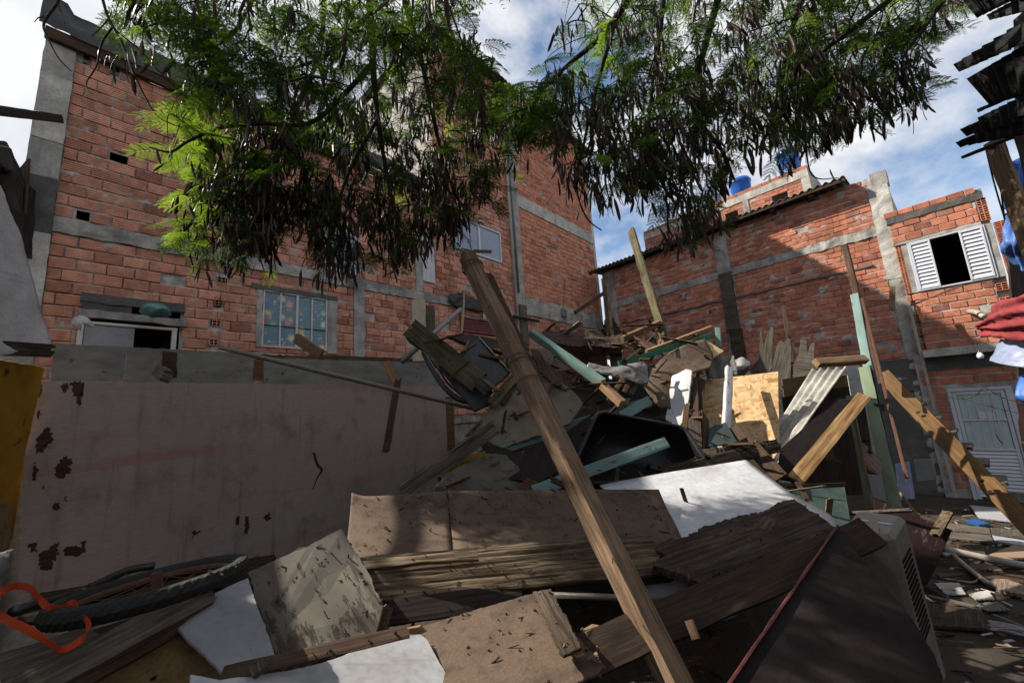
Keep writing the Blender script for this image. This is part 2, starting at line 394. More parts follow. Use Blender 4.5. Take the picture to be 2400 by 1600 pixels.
def glassmat(name, col, rough=.12):
    t = NT(name); n1 = t.noise(t.coords(), 3, 4, .6)
    c = t.mix(.35, col, t.ramp(n1, (.3, .6), (.65, 1.0)), 'MULTIPLY')
    return t.fin(c, rough, .6)
MT['frosted'] = glassmat('frosted_green_glass', (.40, .50, .47), .35)
MT['bulb'] = glassmat('bulb_glass', (.62, .68, .66), .15)
MT['pane'] = glassmat('blue_grey_glass', (.20, .25, .33), .1)
def pinkmat():
    """pink painted plywood, peeling in ragged vertical tears towards one side"""
    t = NT('pink_painted_plywood'); o = t.n('TexCoord').outputs['Object']; v = t.coords((1, 1, 1), False)
    sep = t.n('SeparateXYZ'); t.set(sep.inputs[0], o)
    a = t.noise(t.coords((3.0, 1, 1.15), False), 2.6, 6, .62); b = t.noise(t.coords((26, 1, 2.2), False), 1.2, 3, .6)
    edge = t.ramp(sep.outputs[0], (0, .0), (.12, .06), (.5, .14), (1, .17))     # fewer tears away from the weathered end
    f = t.math('SUBTRACT', t.math('ADD', a, t.math('MULTIPLY', t.math('SUBTRACT', b, .5), .22)), edge)
    msk = t.ramp(f, (.575, 0.0), (.59, 1.0))
    col = t.mix(t.noise(v, .8, 4, .6), (.235, .18, .168), (.30, .245, .228))
    blot = t.noise(t.coords((1, 1, .7), False), 2.2, 6, .66)
    col = t.mix(t.ramp(blot, (.52, 0.0), (.75, .75)), col, (.09, .075, .062))
    dr = t.noise(t.coords((7, 1, .5), False), 1.3, 5, .65)
    col = t.mix(t.ramp(dr, (.56, 0.0), (.72, .6)), col, (.085, .07, .06))
    red = t.noise(t.coords((.5, 1, 6), False), .7, 3, .5)
    col = t.mix(t.ramp(red, (.55, 0.0), (.7, .5)), col, (.26, .10, .09))
    fine = t.noise(t.coords((6, 6, 40), False), 1.5, 4, .6)
    col = t.mix(.45, col, t.ramp(fine, (.3, .6), (.6, 1.0)), 'MULTIPLY')
    col = t.mix(t.ramp(f, (.555, 0.0), (.572, .5)), col, (.38, .33, .3))
    bare = t.mix(fine, (.06, .03, .018), (.115, .055, .03))
    col = t.mix(msk, col, bare)
    t.bump(t.math('ADD', t.math('MULTIPLY', msk, -1.0), t.math('MULTIPLY', fine, .12)), .6, .006)
    return t.fin(col, .85, .2)
MT['pink'] = pinkmat()
def curtainmat():
    t = NT('flowered_curtain_behind_glass'); v = t.coords((1, 1, 1), False)
    mp = t.n('Mapping'); mp.inputs['Scale'].default_value = (4.2, 0, 4.2); t.set(mp.inputs[0], v)
    q = t.n('TexVoronoi'); t.set(q.inputs['Vector'], mp.outputs[0]); q.inputs['Scale'].default_value = 1.25
    d, cc = q.outputs['Distance'], q.outputs['Color']
    base = t.mix(t.noise(v, 2, 4, .6), (.05, .13, .22), (.12, .22, .24))
    pet = t.noise(mp.outputs[0], 5, 2, .5)
    fl = t.ramp(t.math('ADD', d, t.math('MULTIPLY', pet, .25)), (.34, 1.0), (.58, 0.0))
    hs = t.n('SeparateColor'); t.set(hs.inputs[0], cc)
    fc = t.ramp(hs.outputs[0], (0, (.42, .06, .05)), (.3, (.55, .36, .3)), (.45, (.55, .5, .2)), (.65, (.5, .56, .55)), (.85, (.2, .34, .2)), (1, (.25, .36, .45)))
    c = t.mix(fl, base, fc)
    q2 = t.n('TexVoronoi'); t.set(q2.inputs['Vector'], mp.outputs[0]); q2.inputs['Scale'].default_value = 3.4
    h2 = t.n('SeparateColor'); t.set(h2.inputs[0], q2.outputs['Color'])
    c = t.mix(t.math('MULTIPLY', t.ramp(t.math('ADD', q2.outputs['Distance'], t.math('MULTIPLY', pet, .3)), (.4, 1.0), (.6, 0.0)), t.ramp(h2.outputs[1], (.45, 0.0), (.6, .8))), c, t.ramp(h2.outputs[0], (0, (.45, .09, .08)), (.4, (.5, .45, .4)), (.7, (.1, .2, .12)), (1, (.4, .4, .5))))
    return t.fin(c, .22, .5)
MT['curtain'] = curtainmat()
def leafmat(name, a, b, tr=.5):
    t = NT(name); oi = t.n('ObjectInfo'); at_ = t.n('Attribute', attribute_name='bt')
    r = t.math('FRACT', t.math('ADD', oi.outputs['Random'], at_.outputs['Fac']))
    c = t.mix(r, a, b)
    t.fin(c, .55, .3)
    ts = t.n('BsdfTranslucent'); t.set(ts.inputs[0], t.mix(1.0, c, (1.25, 1.35, .55), 'MULTIPLY'))
    mx = t.n('MixShader'); mx.inputs[0].default_value = tr
    t.t.links.new(t.b.outputs[0], mx.inputs[1]); t.t.links.new(ts.outputs[0], mx.inputs[2]); t.t.links.new(mx.outputs[0], t.out.inputs[0])
    return t.m
MT['leaf'] = leafmat('leaf', (.020, .047, .011), (.054, .096, .019), .42)
MT['leafyoung'] = leafmat('young_leaf', (.10, .16, .03), (.17, .235, .045), .6)  # brighter leaf colour carries the sunlight on the left sprig and crown top
MT['pod'] = leafmat('dry_seed_pod', (.030, .019, .014), (.075, .044, .03), .1)
MT['bark'] = wood('bark', (.085, .065, .052), (.04, .03, .024), 1.2, .95, .5, bump=.6)
# ------------------------------------------------------------------ shape builders for loose things
def W3(p, f='n'):
    """(x, y, depth) in a frame -> place"""
    x, y = px(p[3] if len(p) > 3 else f, p[0], p[1])
    return at(x, y, p[2])
def slab(name, label, cat, pts, d, th, mat, f='n', jag=0.0, ax=None, parent=None, seed=None, group=None, back=None):
    """flat board from its outline; d: one depth, three depths (plane through the first three corners) or one per corner"""
    if not isinstance(d, (list, tuple)): d = [d]
    P = [px(f, *p[:2]) for p in pts]
    if len(d) == 1: V = [at(x, y, d[0]) for x, y in P]
    elif len(d) == 3 and len(P) > 3:
        a, b, c = (at(*P[i], d[i]) for i in range(3)); n = (b - a).cross(c - a).normalized()
        V = [hit(x, y, a, n) for x, y in P]
    else: V = [at(x, y, q) for (x, y), q in zip(P, d)]
    cen = sum(V, Vector()) / len(V)
    nrm = Vector()
    for i in range(len(V)):
        a, b = V[i] - cen, V[(i + 1) % len(V)] - cen; nrm += a.cross(b)
    nrm.normalize()
    if nrm.dot(C0 - cen) < 0: nrm = -nrm
    if ax is None:
        i = max(range(len(V)), key=lambda k: (V[(k + 1) % len(V)] - V[k]).length); e = V[(i + 1) % len(V)] - V[i]
    else: e = V[ax[1]] - V[ax[0]]
    M = frame(e, nrm, cen); Mi = M.inverted()
    L = [Mi @ v for v in V]
    r = random.Random(seed if seed is not None else int(abs(P[0][0] * 7 + P[0][1] * 13)))
    Q = []
    for i in range(len(L)):
        a, b = L[i], L[(i + 1) % len(L)]; k = max(1, min(70, int((b - a).length / .016))) if jag else max(1, min(10, int((b - a).length / .12)))
        nn = Vector((-(b - a).y, (b - a).x, 0)).normalized()
        for j in range(k):
            q = a.lerp(b, j / k)
            if j: q = q + nn * (jag * (1.5 * mn.noise(Vector((q.x * 5 + i * 9, q.y * 5, 3.3))) + .9 * mn.noise(Vector((q.x * 19, q.y * 19 + i, 1.1))) + r.uniform(-.55, .55)) * min(1, j * .5, (k - j) * .5) if jag else r.uniform(-.0015, .0015))
            Q.append(q)
    n = len(Q)
    s = sum((Q[i].x * Q[(i + 1) % n].y - Q[(i + 1) % n].x * Q[i].y) for i in range(n))
    if s < 0: Q = Q[::-1]
    b_ = min(.003, th * .25)
    cx, cy = sum(q.x for q in Q) / n, sum(q.y for q in Q) / n
    v = []
    for q in Q: v.append((q.x - math.copysign(b_, q.x - cx), q.y - math.copysign(b_, q.y - cy), q.z))
    for q in Q: v.append((q.x, q.y, q.z - b_))
    for q in Q: v.append((q.x, q.y, q.z - th))
    F_ = [tuple(range(n)), tuple(range(3 * n - 1, 2 * n - 1, -1))]
    for l in (0, 1):
        for i in range(n):
            j = (i + 1) % n; F_.append((l * n + i, l * n + n + i, l * n + n + j, l * n + j))
    if parent is not None: M = wm(parent).inverted() @ M
    o = mk(name, v, F_, mat, parent, M)
    if label and parent is None: tag(o, label, cat, group)
    elif label: tag(o, label)
    return o
def plank(name, label, cat, a, b, w, t, mat, f='n', roll=0, j0=0, j1=0, rough=.003, bow=0, k=5, n=10, gr=0, face=None, parent=None, group=None, world=False):
    """board or beam between two places; w across, t thick, roll turns it about its length, j0/j1 splintered ends"""
    A, B = (Vector(a), Vector(b)) if world else (W3(a, f), W3(b, f))
    X = B - A; ln = X.length; mid = (A + B) / 2
    z = Vector(face) if face is not None else (C0 - mid)
    M = frame(X, z, mid) @ Matrix.Rotation(R_(roll), 4, 'X')
    r = random.Random(int(abs(A.x * 977 + A.z * 331 + B.y * 71) * 100))
    e0 = [r.uniform(0, j0) for _ in range(k + 1)]; e1 = [r.uniform(0, j1) for _ in range(k + 1)]
    ox = r.uniform(0, 99)
    v = []
    for i in range(n + 1):
        u = i / n
        for s in (1, -1):
            for q in range(k + 1):
                yy = -w / 2 + w * q / k
                x = -ln / 2 + u * ln
                if i == 0: x += e0[q] if s > 0 else e0[q] * .8 + (j0 * .2 * r.random())
                if i == n: x -= e1[q] if s > 0 else e1[q] * .8 + (j1 * .2 * r.random())
                nz = mn.noise(Vector((x * 3.1 + ox, yy * 9, s * 3)))
                ey = rough * 1.6 * mn.noise(Vector((x * 6 + ox, q * 5.0, 1.3))) if q in (0, k) else 0
                ch = min(.003, t * .2) if q in (0, k) else 0
                if gr: nz += gr / rough * min(0, mn.noise(Vector((x * 1.3 + ox, yy * 42, s))) + .5 * mn.noise(Vector((x * 4 + ox, yy * 110, s))) + .12) * 2.0 * s
                v.append((x, yy + ey, s * (t / 2 - ch) + rough * nz + bow * (1 - (2 * u - 1) ** 2)))
    F_ = []; st = 2 * (k + 1)
    for i in range(n):
        for q in range(k):
            a0 = i * st + q; F_.append((a0, a0 + st, a0 + st + 1, a0 + 1))
            b0 = i * st + (k + 1) + q; F_.append((b0, b0 + 1, b0 + st + 1, b0 + st))
        F_.append((i * st, i * st + k + 1, (i + 1) * st + k + 1, (i + 1) * st))
        F_.append((i * st + k, (i + 1) * st + k, (i + 1) * st + 2 * k + 1, i * st + 2 * k + 1))
    for i in (0, n):
        for q in range(k):
            a0 = i * st + q; g = (a0, a0 + 1, a0 + k + 2, a0 + k + 1); F_.append(g if i == 0 else g[::-1])
    if parent is not None: M = wm(parent).inverted() @ M
    o = mk(name, v, F_, mat, parent, M)
    if label: tag(o, label, cat if parent is None else None, group)
    return o
def sheet(name, label, cat, grid, th, mat, f='n', nu=24, nv=16, wave=None, crumple=0, cs=6, smooth=True, parent=None, group=None, edge=0):
    """curved sheet through rows of (x, y, depth) control places; wave=(count, height, 'u' or 'v') for corrugation"""
    G = [[W3(p, f) for p in row] for row in grid]
    def cr(p, t):
        if len(p) == 2: return p[0].lerp(p[1], t)
        k = min(int(t * (len(p) - 1)), len(p) - 2); t = t * (len(p) - 1) - k
        a, b, c, d = p[max(k - 1, 0)] if k else 2 * p[0] - p[1], p[k], p[k + 1], p[k + 2] if k + 2 < len(p) else 2 * p[-1] - p[-2]
        return .5 * ((2 * b) + (c - a) * t + (2 * a - 5 * b + 4 * c - d) * t * t + (3 * b - a - 3 * c + d) * t ** 3)
    Q = [[cr([cr(row, i / nu) for row in G], j / nv) for i in range(nu + 1)] for j in range(nv + 1)]
    cen = sum((sum(r, Vector()) for r in Q), Vector()) / ((nu + 1) * (nv + 1))
    r_ = random.Random(int(abs(cen.x * 91 + cen.z * 37) * 100)); ox = r_.uniform(0, 50)
    def nrm(j, i):
        a = Q[j][min(i + 1, nu)] - Q[j][max(i - 1, 0)]; b = Q[min(j + 1, nv)][i] - Q[max(j - 1, 0)][i]
        n = a.cross(b)
        n = n.normalized() if n.length > 1e-9 else Vector((0, -1, 0))
        return n
    flip = 1 if nrm(nv // 2, nu // 2).dot(C0 - cen) > 0 else -1
    T = []
    for j in range(nv + 1):
        row = []
        for i in range(nu + 1):
            n = nrm(j, i) * flip; p = Q[j][i].copy()
            if wave: p += n * wave[1] * math.sin(2 * math.pi * wave[0] * (i / nu if wave[2] == 'u' else j / nv))
            if crumple:
                c = Vector((p.x * cs + ox, p.y * cs, p.z * cs)); h = .5 * mn.noise(c * .6) + 1.1 * (.45 - abs(mn.noise(c))) + .7 * (.4 - abs(mn.noise(c * 2.1 + Vector((5, 1, 2)))))
                p += n * crumple * h
            if edge and (i in (0, nu) or j in (0, nv)):
                p += Vector((r_.uniform(-1, 1), 0, r_.uniform(-1, 1))) * edge
            row.append((p, n))
        T.append(row)
    X = Q[0][nu] - Q[0][0]
    M = frame(X, nrm(nv // 2, nu // 2) * flip, cen); Mi = M.inverted()
    v = [Mi @ p for row in T for p, n in row] + [Mi @ (p - n * th) for row in T for p, n in row]
    N = (nu + 1) * (nv + 1); F_ = []; I = lambda j, i: j * (nu + 1) + i
    for j in range(nv):
        for i in range(nu):
            q = (I(j, i), I(j, i + 1), I(j + 1, i + 1), I(j + 1, i))
            if flip < 0: q = q[::-1]
            F_.append(q); F_.append(tuple(x + N for x in q[::-1]))
    ring = [I(0, i) for i in range(nu)] + [I(j, nu) for j in range(nv)] + [I(nv, i) for i in range(nu, 0, -1)] + [I(j, 0) for j in range(nv, 0, -1)]
    for a, b in zip(ring, ring[1:] + ring[:1]):
        q = (b, a, a + N, b + N); F_.append(q if flip > 0 else q[::-1])
    if parent is not None: M = wm(parent).inverted() @ M
    o = mk(name, v, F_, mat, parent, M, smooth)
    if label: tag(o, label, cat if parent is None else None, group)
    return o
def pipe(name, label, cat, pts, r, mat, f='n', n=10, parent=None, group=None, k=4, world=False, hollow=False):
    P = [Vector(p) if world else W3(p, f) for p in pts]
    if len(P) > 2: P = smoothpath(P, k)
    cen = P[0].copy()
    M = Matrix.Translation(cen); b = MB(); b.tube([p - cen for p in P], r, n)
    if parent is not None: M = wm(parent).inverted() @ M
    o = b.build(name, mat, parent, M, True)
    if label: tag(o, label, cat if parent is None else None, group)
    return o
def child_world(o, parent):
    """parent o while keeping its place"""
    mw = wm(o)
    o.parent = parent; o.matrix_basis = wm(parent).inverted() @ mw
    for k in ('category', 'group'):
        if k in o: del o[k]
    return o
# ------------------------------------------------------------------ ground
def ground():
    n = 90; v = []; f = []
    xs = np.concatenate([[-300, -60, -20], np.linspace(-9, 12, n), [30, 80, 300]]); ys = np.concatenate([[-200, -40, -8], np.linspace(-2, 14, n), [25, 80, 400]])
    for y in ys:
        for x in xs:
            h = .035 * mn.noise(Vector((x * 1.3, y * 1.3, 0))) + .012 * mn.noise(Vector((x * 7, y * 7, 2)))
            v.append((x, y, h if abs(x) < 15 and -3 < y < 15 else 0))
    k = len(xs)
    for j in range(len(ys) - 1):
        for i in range(k - 1): f.append((j * k + i, j * k + i + 1, (j + 1) * k + i + 1, (j + 1) * k + i))
    tag(mk('ground', v, f, MT['soil'], smooth=True), kind='structure')
ground()

# ------------------------------------------------------------------ brick facades
class Facade:
    """vertical plane; local X runs to the right, Z up, -Y towards the viewer"""
    def __init__(s, p, es):
        s.p = Vector((p.x, p.y, 0)); s.es = es.normalized(); s.ny = Vector((0, 0, 1)).cross(s.es)
        s.M = frame(s.es, Vector((0, 0, 1)), s.p)
    def fl(s, x, y, off=0, f='n'):
        x, y = px(f, x, y)
        q = hit(x, y, s.p + s.ny * off, s.ny)
        return (q - s.p).dot(s.es), q.z
    def w(s, a, y, z): return s.M @ Vector((a, y, z))
def _hdir(x, y):
    d = ray(x, y); return Vector((d.x, d.y, 0)).normalized()
FL = Facade(at(500, 690, 6.4), _hdir(2050, 905))
FRt = Facade(at(1433, 700, 15.0), -_hdir(370, 1000))

def unit_brick():
    pr = [(-.5, .010), (-.455, .001)]
    for c in (-.3, -.1, .1, .3):
        pr += [(c - .024, 0), (c, .014), (c + .024, 0)]
    pr += [(.455, .001), (.5, .010)]
    v = [(x, y, z) for x in (-.5, .5) for z, y in pr]; n = len(pr)
    v += [(x, .09, z) for x in (-.5, .5) for z in (-.5, .5)]
    f = [(i, n + i, n + i + 1, i + 1) for i in range(n - 1)]
    b = 2 * n
    f += [(0, n - 1, b + 1, b), (n, b + 2, b + 3, 2 * n - 1), (n - 1, 2 * n - 1, b + 3, b + 1), (0, b, b + 2, n)]
    return v, f
UBV, UBF = unit_brick()
BRICKME = {}
def brick_mesh(mat):
    if mat.name not in BRICKME: BRICKME[mat.name] = mesh('brick', UBV, UBF, mat)
    return BRICKME[mat.name]
def clip_runs(a, b, cuts):
    runs = [(a, b)]
    for c0, c1 in cuts:
        nr = []
        for x, y in runs:
            if c1 <= x or c0 >= y: nr.append((x, y)); continue
            if c0 - x > .05: nr.append((x, c0))
            if y - c1 > .05: nr.append((c1, y))
        runs = nr
    return runs
def bricks(parent, fac, s0, s1, z0, z1, h, L, holes, gap=.020, gv=.019, miss=.022, seed=1, off=0.0, zero=None, wob=.006):
    """list of (s, z, length, height, dy) for one field of brickwork"""
    r = random.Random(seed); out = []
    n = max(1, round((z1 - z0) / h)); hh = (z1 - z0) / n
    for i in range(n):
        zc = z0 + hh * (i + .5); a = s0 - (L * .5 if i % 2 else 0) - r.uniform(0, .06)
        cuts = [(q[0], q[1]) for q in holes if q[2] < zc < q[3]]
        while a < s1:
            ln = L * r.choice((1, 1, 1, 1, 1, .97, 1.02, .55 if r.random() < .12 else 1))
            for x, y in clip_runs(max(a, s0), min(a + ln, s1), cuts):
                if y - x < .06 or r.random() < miss: continue
                out.append(((x + y) / 2 + r.uniform(-.003, .003), zc + wob * mn.noise(Vector((x * .9, zc * 2, seed))) * 2, y - x - gap * r.uniform(.5, 1.4), hh - gv * r.uniform(.7, 1.5), off + r.uniform(-.004, .004)))
            a += ln
    return out
def lay(parent, fac, lst, mat, top=300, seed=3):
    r = random.Random(seed)
    def area(b):
        p = fac.w(b[0], 0, b[1]); x, y = pix(p)
        d = (p - C0).dot(FWD)
        return (b[2] * b[3]) / d ** 2 if -40 < x < 2440 and -40 < y < 1640 else 0
    lst = sorted(lst, key=area, reverse=True)
    me = brick_mesh(mat)
    for b in lst[:top]:
        o = obj('brick', me, parent)
        o.matrix_basis = Matrix.Translation((b[0], b[4], b[1])) @ Matrix.Rotation(r.uniform(-.012, .012), 4, 'Y') @ Matrix.Rotation(r.uniform(-.012, .012), 4, 'Z') @ Matrix.Diagonal((b[2], 1, b[3], 1))
    rest = [b for b in lst[top:] if area(b) > 0]
    if rest:
        V = np.array(UBV); vs = []; fs = []; bt = []
        for i, b in enumerate(rest):
            vs.append(V * np.array([b[2], 1, b[3]]) + np.array([b[0], b[4], b[1]])); k = i * len(V)
            fs += [tuple(k + q for q in f) for f in UBF]; bt += [r.random()] * len(UBF)
        o = mk('brick', np.concatenate(vs).tolist(), fs, mat, parent)
        a = o.data.attributes.new('bt', 'FLOAT', 'FACE'); a.data.foreach_set('value', bt)
        tag(o, kind='stuff')
def backing(parent, s0, s1, z0, z1, holes, cell=.06, base=.018, amp=.032, mat=None, back=.12, fr=6):
    """mortar bed behind the bricks, lumpy, with openings left out"""
    ns, nz = int((s1 - s0) / cell) + 1, int((z1 - z0) / cell) + 1
    ss, zs = np.linspace(s0, s1, ns + 1), np.linspace(z0, z1, nz + 1)
    v = []; f = []
    for z in zs:
        for s in ss:
            n = mn.noise(Vector((s * fr * .6, z * fr * 1.3, 4.4))) + .7 * mn.noise(Vector((s * fr * 2.2, z * fr * 3.2, 9.1)))
            v.append((s, base - amp * n + .006, z))
    k = ns + 1; used = set()
    for j in range(nz):
        zc = (zs[j] + zs[j + 1]) / 2
        for i in range(ns):
            sc_ = (ss[i] + ss[i + 1]) / 2
            if any(q[0] < sc_ < q[1] and q[2] < zc < q[3] for q in holes): continue
            f.append((j * k + i, j * k + i + 1, (j + 1) * k + i + 1, (j + 1) * k + i))
    return mk('mortar_wall', v, f, mat or MT['mortar'], parent, smooth=True)
def rough_box(name, parent, x0, x1, y0, y1, z0, z1, mat, amp=.008, cell=.12, label=None, fr=5):
    """cast concrete member: box whose faces are a little uneven"""
    nx, ny, nz = (max(1, min(150, int((b - a) / cell))) for a, b in ((x0, x1), (y0, y1), (z0, z1)))
    ny = 1
    idx = {}; v = []; f = []
    def V(i, j, k):
        if (i, j, k) not in idx:
            p = Vector((x0 + (x1 - x0) * i / nx, y0 + (y1 - y0) * j / ny, z0 + (z1 - z0) * k / nz))
            q = p * fr + Vector((7, 3, 1))
            p += Vector((mn.noise(q), mn.noise(q + Vector((9, 0, 0))), mn.noise(q + Vector((0, 9, 0))))) * amp
            idx[(i, j, k)] = len(v); v.append(tuple(p))
        return idx[(i, j, k)]
    for i in range(nx):
        for k in range(nz):
            f.append((V(i, 0, k), V(i + 1, 0, k), V(i + 1, 0, k + 1), V(i, 0, k + 1))); f.append((V(i, ny, k), V(i, ny, k + 1), V(i + 1, ny, k + 1), V(i + 1, ny, k)))
        for j in range(ny):
            f.append((V(i, j, 0), V(i, j + 1, 0), V(i + 1, j + 1, 0), V(i + 1, j, 0))); f.append((V(i, j, nz), V(i + 1, j, nz), V(i + 1, j + 1, nz), V(i, j + 1, nz)))
    for k in range(nz):
        for j in range(ny):
            f.append((V(0, j, k), V(0, j, k + 1), V(0, j + 1, k + 1), V(0, j + 1, k))); f.append((V(nx, j, k), V(nx, j + 1, k), V(nx, j + 1, k + 1), V(nx, j, k + 1)))
    o = mk(name, v, f, mat, parent)
    if label: o['label'] = label
    return o
def hollow_brick_mesh(w, h, mat, cols=2, rows=3, name='hollow_brick'):
    b = MB(); t = .011
    for i in range(cols + 1):
        x = -w / 2 + (w - t) * i / cols; b.box(x, x + t, 0, .09, -h / 2, h / 2)
    for k in range(rows + 1):
        z = -h / 2 + (h - t) * k / rows
        for i in range(cols):
            x = -w / 2 + (w - t) * i / cols + t; b.box(x, x + (w - t) / cols - t, .0015, .09, z, z + t)
    n0 = len(b.f); b.box(-w / 2, w / 2, .0905, .1, -h / 2, h / 2)
    me = mesh(name, b.v, b.f, [mat, MT['void']]); me.polygons.foreach_set('material_index', [0] * n0 + [1] * (len(b.f) - n0)); return me
HB = {}
def hollow(parent, s, z, w, h, mat, dy=-.006):
    key = (round(w, 2), round(h, 2), mat.name)
    if key not in HB: HB[key] = hollow_brick_mesh(w, h, mat)
    o = obj('hollow_brick', HB[key], parent, Matrix.Translation((s, dy, z)) @ Matrix.Rotation(random.uniform(-.02, .02), 4, 'Y'))
    return o
def pit(parent, s0, s1, z0, z1, d=.3, mat=None, name='opening'):
    """dark recess behind an opening"""
    b = MB()
    v = [(x, y, z) for x in (s0, s1) for y in (.03, d) for z in (z0, z1)]
    b.add(v, [(0, 1, 3, 2), (4, 6, 7, 5), (0, 2, 6, 4), (1, 5, 7, 3), (2, 3, 7, 6)])
    return b.build(name, mat or MT['void'], parent)

# ============ brick building on the left
BL = thing('brick_building', 'unplastered red hollow-brick building rising on the left behind the tree', 'building', FL.M)
g = FL.fl
SR = 13.22; ST = 4.7                 # right corner, where the tall part begins
ZR, ZT = 8.13, 13.5
holesL = []
def rect(fac, x0, y0, x1, y1, f='n'):
    a, b = fac.fl(x0, y0, 0, f), fac.fl(x1, y1, 0, f)
    return min(a[0], b[0]), max(a[0], b[0]), min(a[1], b[1]), max(a[1], b[1])
W1 = (.735, 1.885, 3.84, 4.9)                                   # curtained window
O1s0, O1z1 = g(196, 690); O1s1, _ = g(428, 735); O1z0 = 3.35
O1 = (O1s0, O1s1, O1z0, O1z1)
W2 = rect(FL, 1062, 500, 1174, 575); W2 = (W2[0], W2[1], 6.95, 7.95)
W3_ = (g(762, 560)[0], g(835, 560)[0], 5.55, 6.45)
D3 = (g(990, 640)[0], g(1018, 640)[0], g(1005, 662)[1], g(1005, 560)[1])
SH = rect(FL, 1078, 757, 1180, 790); SH = (SH[0], SH[1], 4.6, 5.02)
B1 = (-1.83, 7.7, 5.255, 5.475)                                 # concrete band above the ground storey
C2a, C2b = g(829, 760)[0], g(854, 760)[0]
gaps = []
for (x, y, w_, h2) in ((278, 366, .20, .13), (192, 506, .16, .10), (203, 136, .10, .12), (270, 164, .10, .12), (1075, 735, .2, .13), (742, 770, .16, .1)):
    a_, c_ = g(x, y); gaps.append((a_ - w_ / 2, a_ + w_ / 2, c_ - h2 / 2, c_ + h2 / 2))
HBL = [g(519, 659), g(513, 706), g(508, 754), g(501, 798)]
holesL += [W1, O1, W2, W3_, D3, SH] + gaps + [(q - .055, q + .055, z - .07, z + .07) for q, z in HBL]
lst = []
colL = (-2.1, -1.83)
CP = (7.72, 8.2)                                                # concrete column with the downpipe
cuts_low = [W1, O1, SH, (C2a, C2b, 2, 5.25)] + gaps
lst += bricks(BL, FL, -1.83, 7.72, 2.4, 5.25, .172, .30, cuts_low + [(q - .075, q + .075, z - .08, z + .08) for q, z in [g(519, 659), g(513, 706), g(508, 754), g(501, 798)]], seed=5)
lst += bricks(BL, FL, -1.83, 4.0, 5.49, ZR - .02, .171, .305, [W3_] + gaps, seed=6, miss=.012)
lst += bricks(BL, FL, 4.0, 7.72, 5.49, ZR - .02, .152, .285, [W2, D3], seed=7)
lst += bricks(BL, FL, ST, 7.72, ZR + .02, ZT, .13, .285, [], seed=8)
lst += bricks(BL, FL, 8.2, SR - .16, 3.0, 5.42, .165, .29, [], seed=9, miss=.03)
lst2 = bricks(BL, FL, 8.2, SR - .16, 6.06, 9.2, .163, .29, [], seed=10, gap=.01)
lst2 += bricks(BL, FL, 8.2, SR - .16, 9.66, ZT, .105, .29, [], seed=11, gap=.01)
lay(BL, FL, lst, MT['brickL'], 300)
lay(BL, FL, lst2, MT['brickT'], 0)
for q in [g(519, 659), g(513, 706), g(508, 754), g(501, 798)]: hollow(BL, q[0], q[1], .125, .15, MT['brickL'])
backing(BL, -2.08, ST, 2.2, ZR - .02, holesL, .065)
backing(BL, ST, SR - .02, 2.2, ZT - .02, holesL, .085)
MBx = MB(); MBx.box(-2.06, SR - .03, .34, 6.5, 0, ZR - .06); MBx.box(ST + .05, SR - .03, .341, 6.49, ZR - .06, ZT - .06)
MBx.box(-2.04, SR - .04, .05, .34, 0, 2.2)
MBx.box(-2.05, -1.99, .05, .34, 2.2, ZR - .06); MBx.box(SR - .1, SR - .04, .05, .34, 2.2, ZT - .06); MBx.box(ST + .04, ST + .1, .05, .34, ZR - .06, ZT - .06); MBx.box(-1.99, SR - .1, .05, .34, ZR - .12, ZR - .061)
MBx.box(ST + .1, SR - .1, .05, .34, ZT - .12, ZT - .061)
MBx.build('wall_core', MT['mortar'], BL)
for z0, z1, m_ in ((0, 4.2, 'concrete'), (4.2, 5.2, 'concrete_pale'), (5.2, 6.0, 'concrete_dark'), (6.0, 6.55, 'concrete'), (6.55, 7.55, 'concrete_pale'), (7.55, 8.26, 'concrete')):
    rough_box('column_block', BL, -2.13 - (.03 if m_ == 'concrete_dark' else 0), -1.83, -.03 - (.01 if m_ != 'concrete' else 0), .2, z0, z1 - .004, MT[m_], .012)
rough_box('concrete_band', BL, -1.85, 7.74, -.022, .05, B1[2], B1[3], MT['concrete'], .028, .07, fr=7)
rough_box('concrete_column', BL, C2a, C2b, -.02, .06, 2.4, 5.25, MT['concrete'], .015, .1)
rough_box('concrete_column', BL, CP[0], CP[1], -.03, .1, 2.4, ZT - .01, MT['concrete'], .012, .15)
rough_box('concrete_column', BL, SR - .17, SR, -.025, .12, 2.4, ZT - .01, MT['concrete_pale'], .01, .15)
rough_box('concrete_band', BL, 8.21, SR - .02, -.035, .05, 5.43, 6.05, MT['concrete'], .03, .1)
rough_box('concrete_band', BL, 8.21, SR - .02, -.03, .05, 9.2, 9.65, MT['concrete_pale'], .015, .12)
rough_box('concrete_column', BL, g(560, 440)[0] - .11, g(560, 440)[0] + .11, -.02, .06, 5.48, ZR - .03, MT['concrete'], .012, .15)
for q in gaps: pit(BL, q[0] - .03, q[1] + .03, q[2] - .03, q[3] + .03, .2, MT['void'], 'gap')
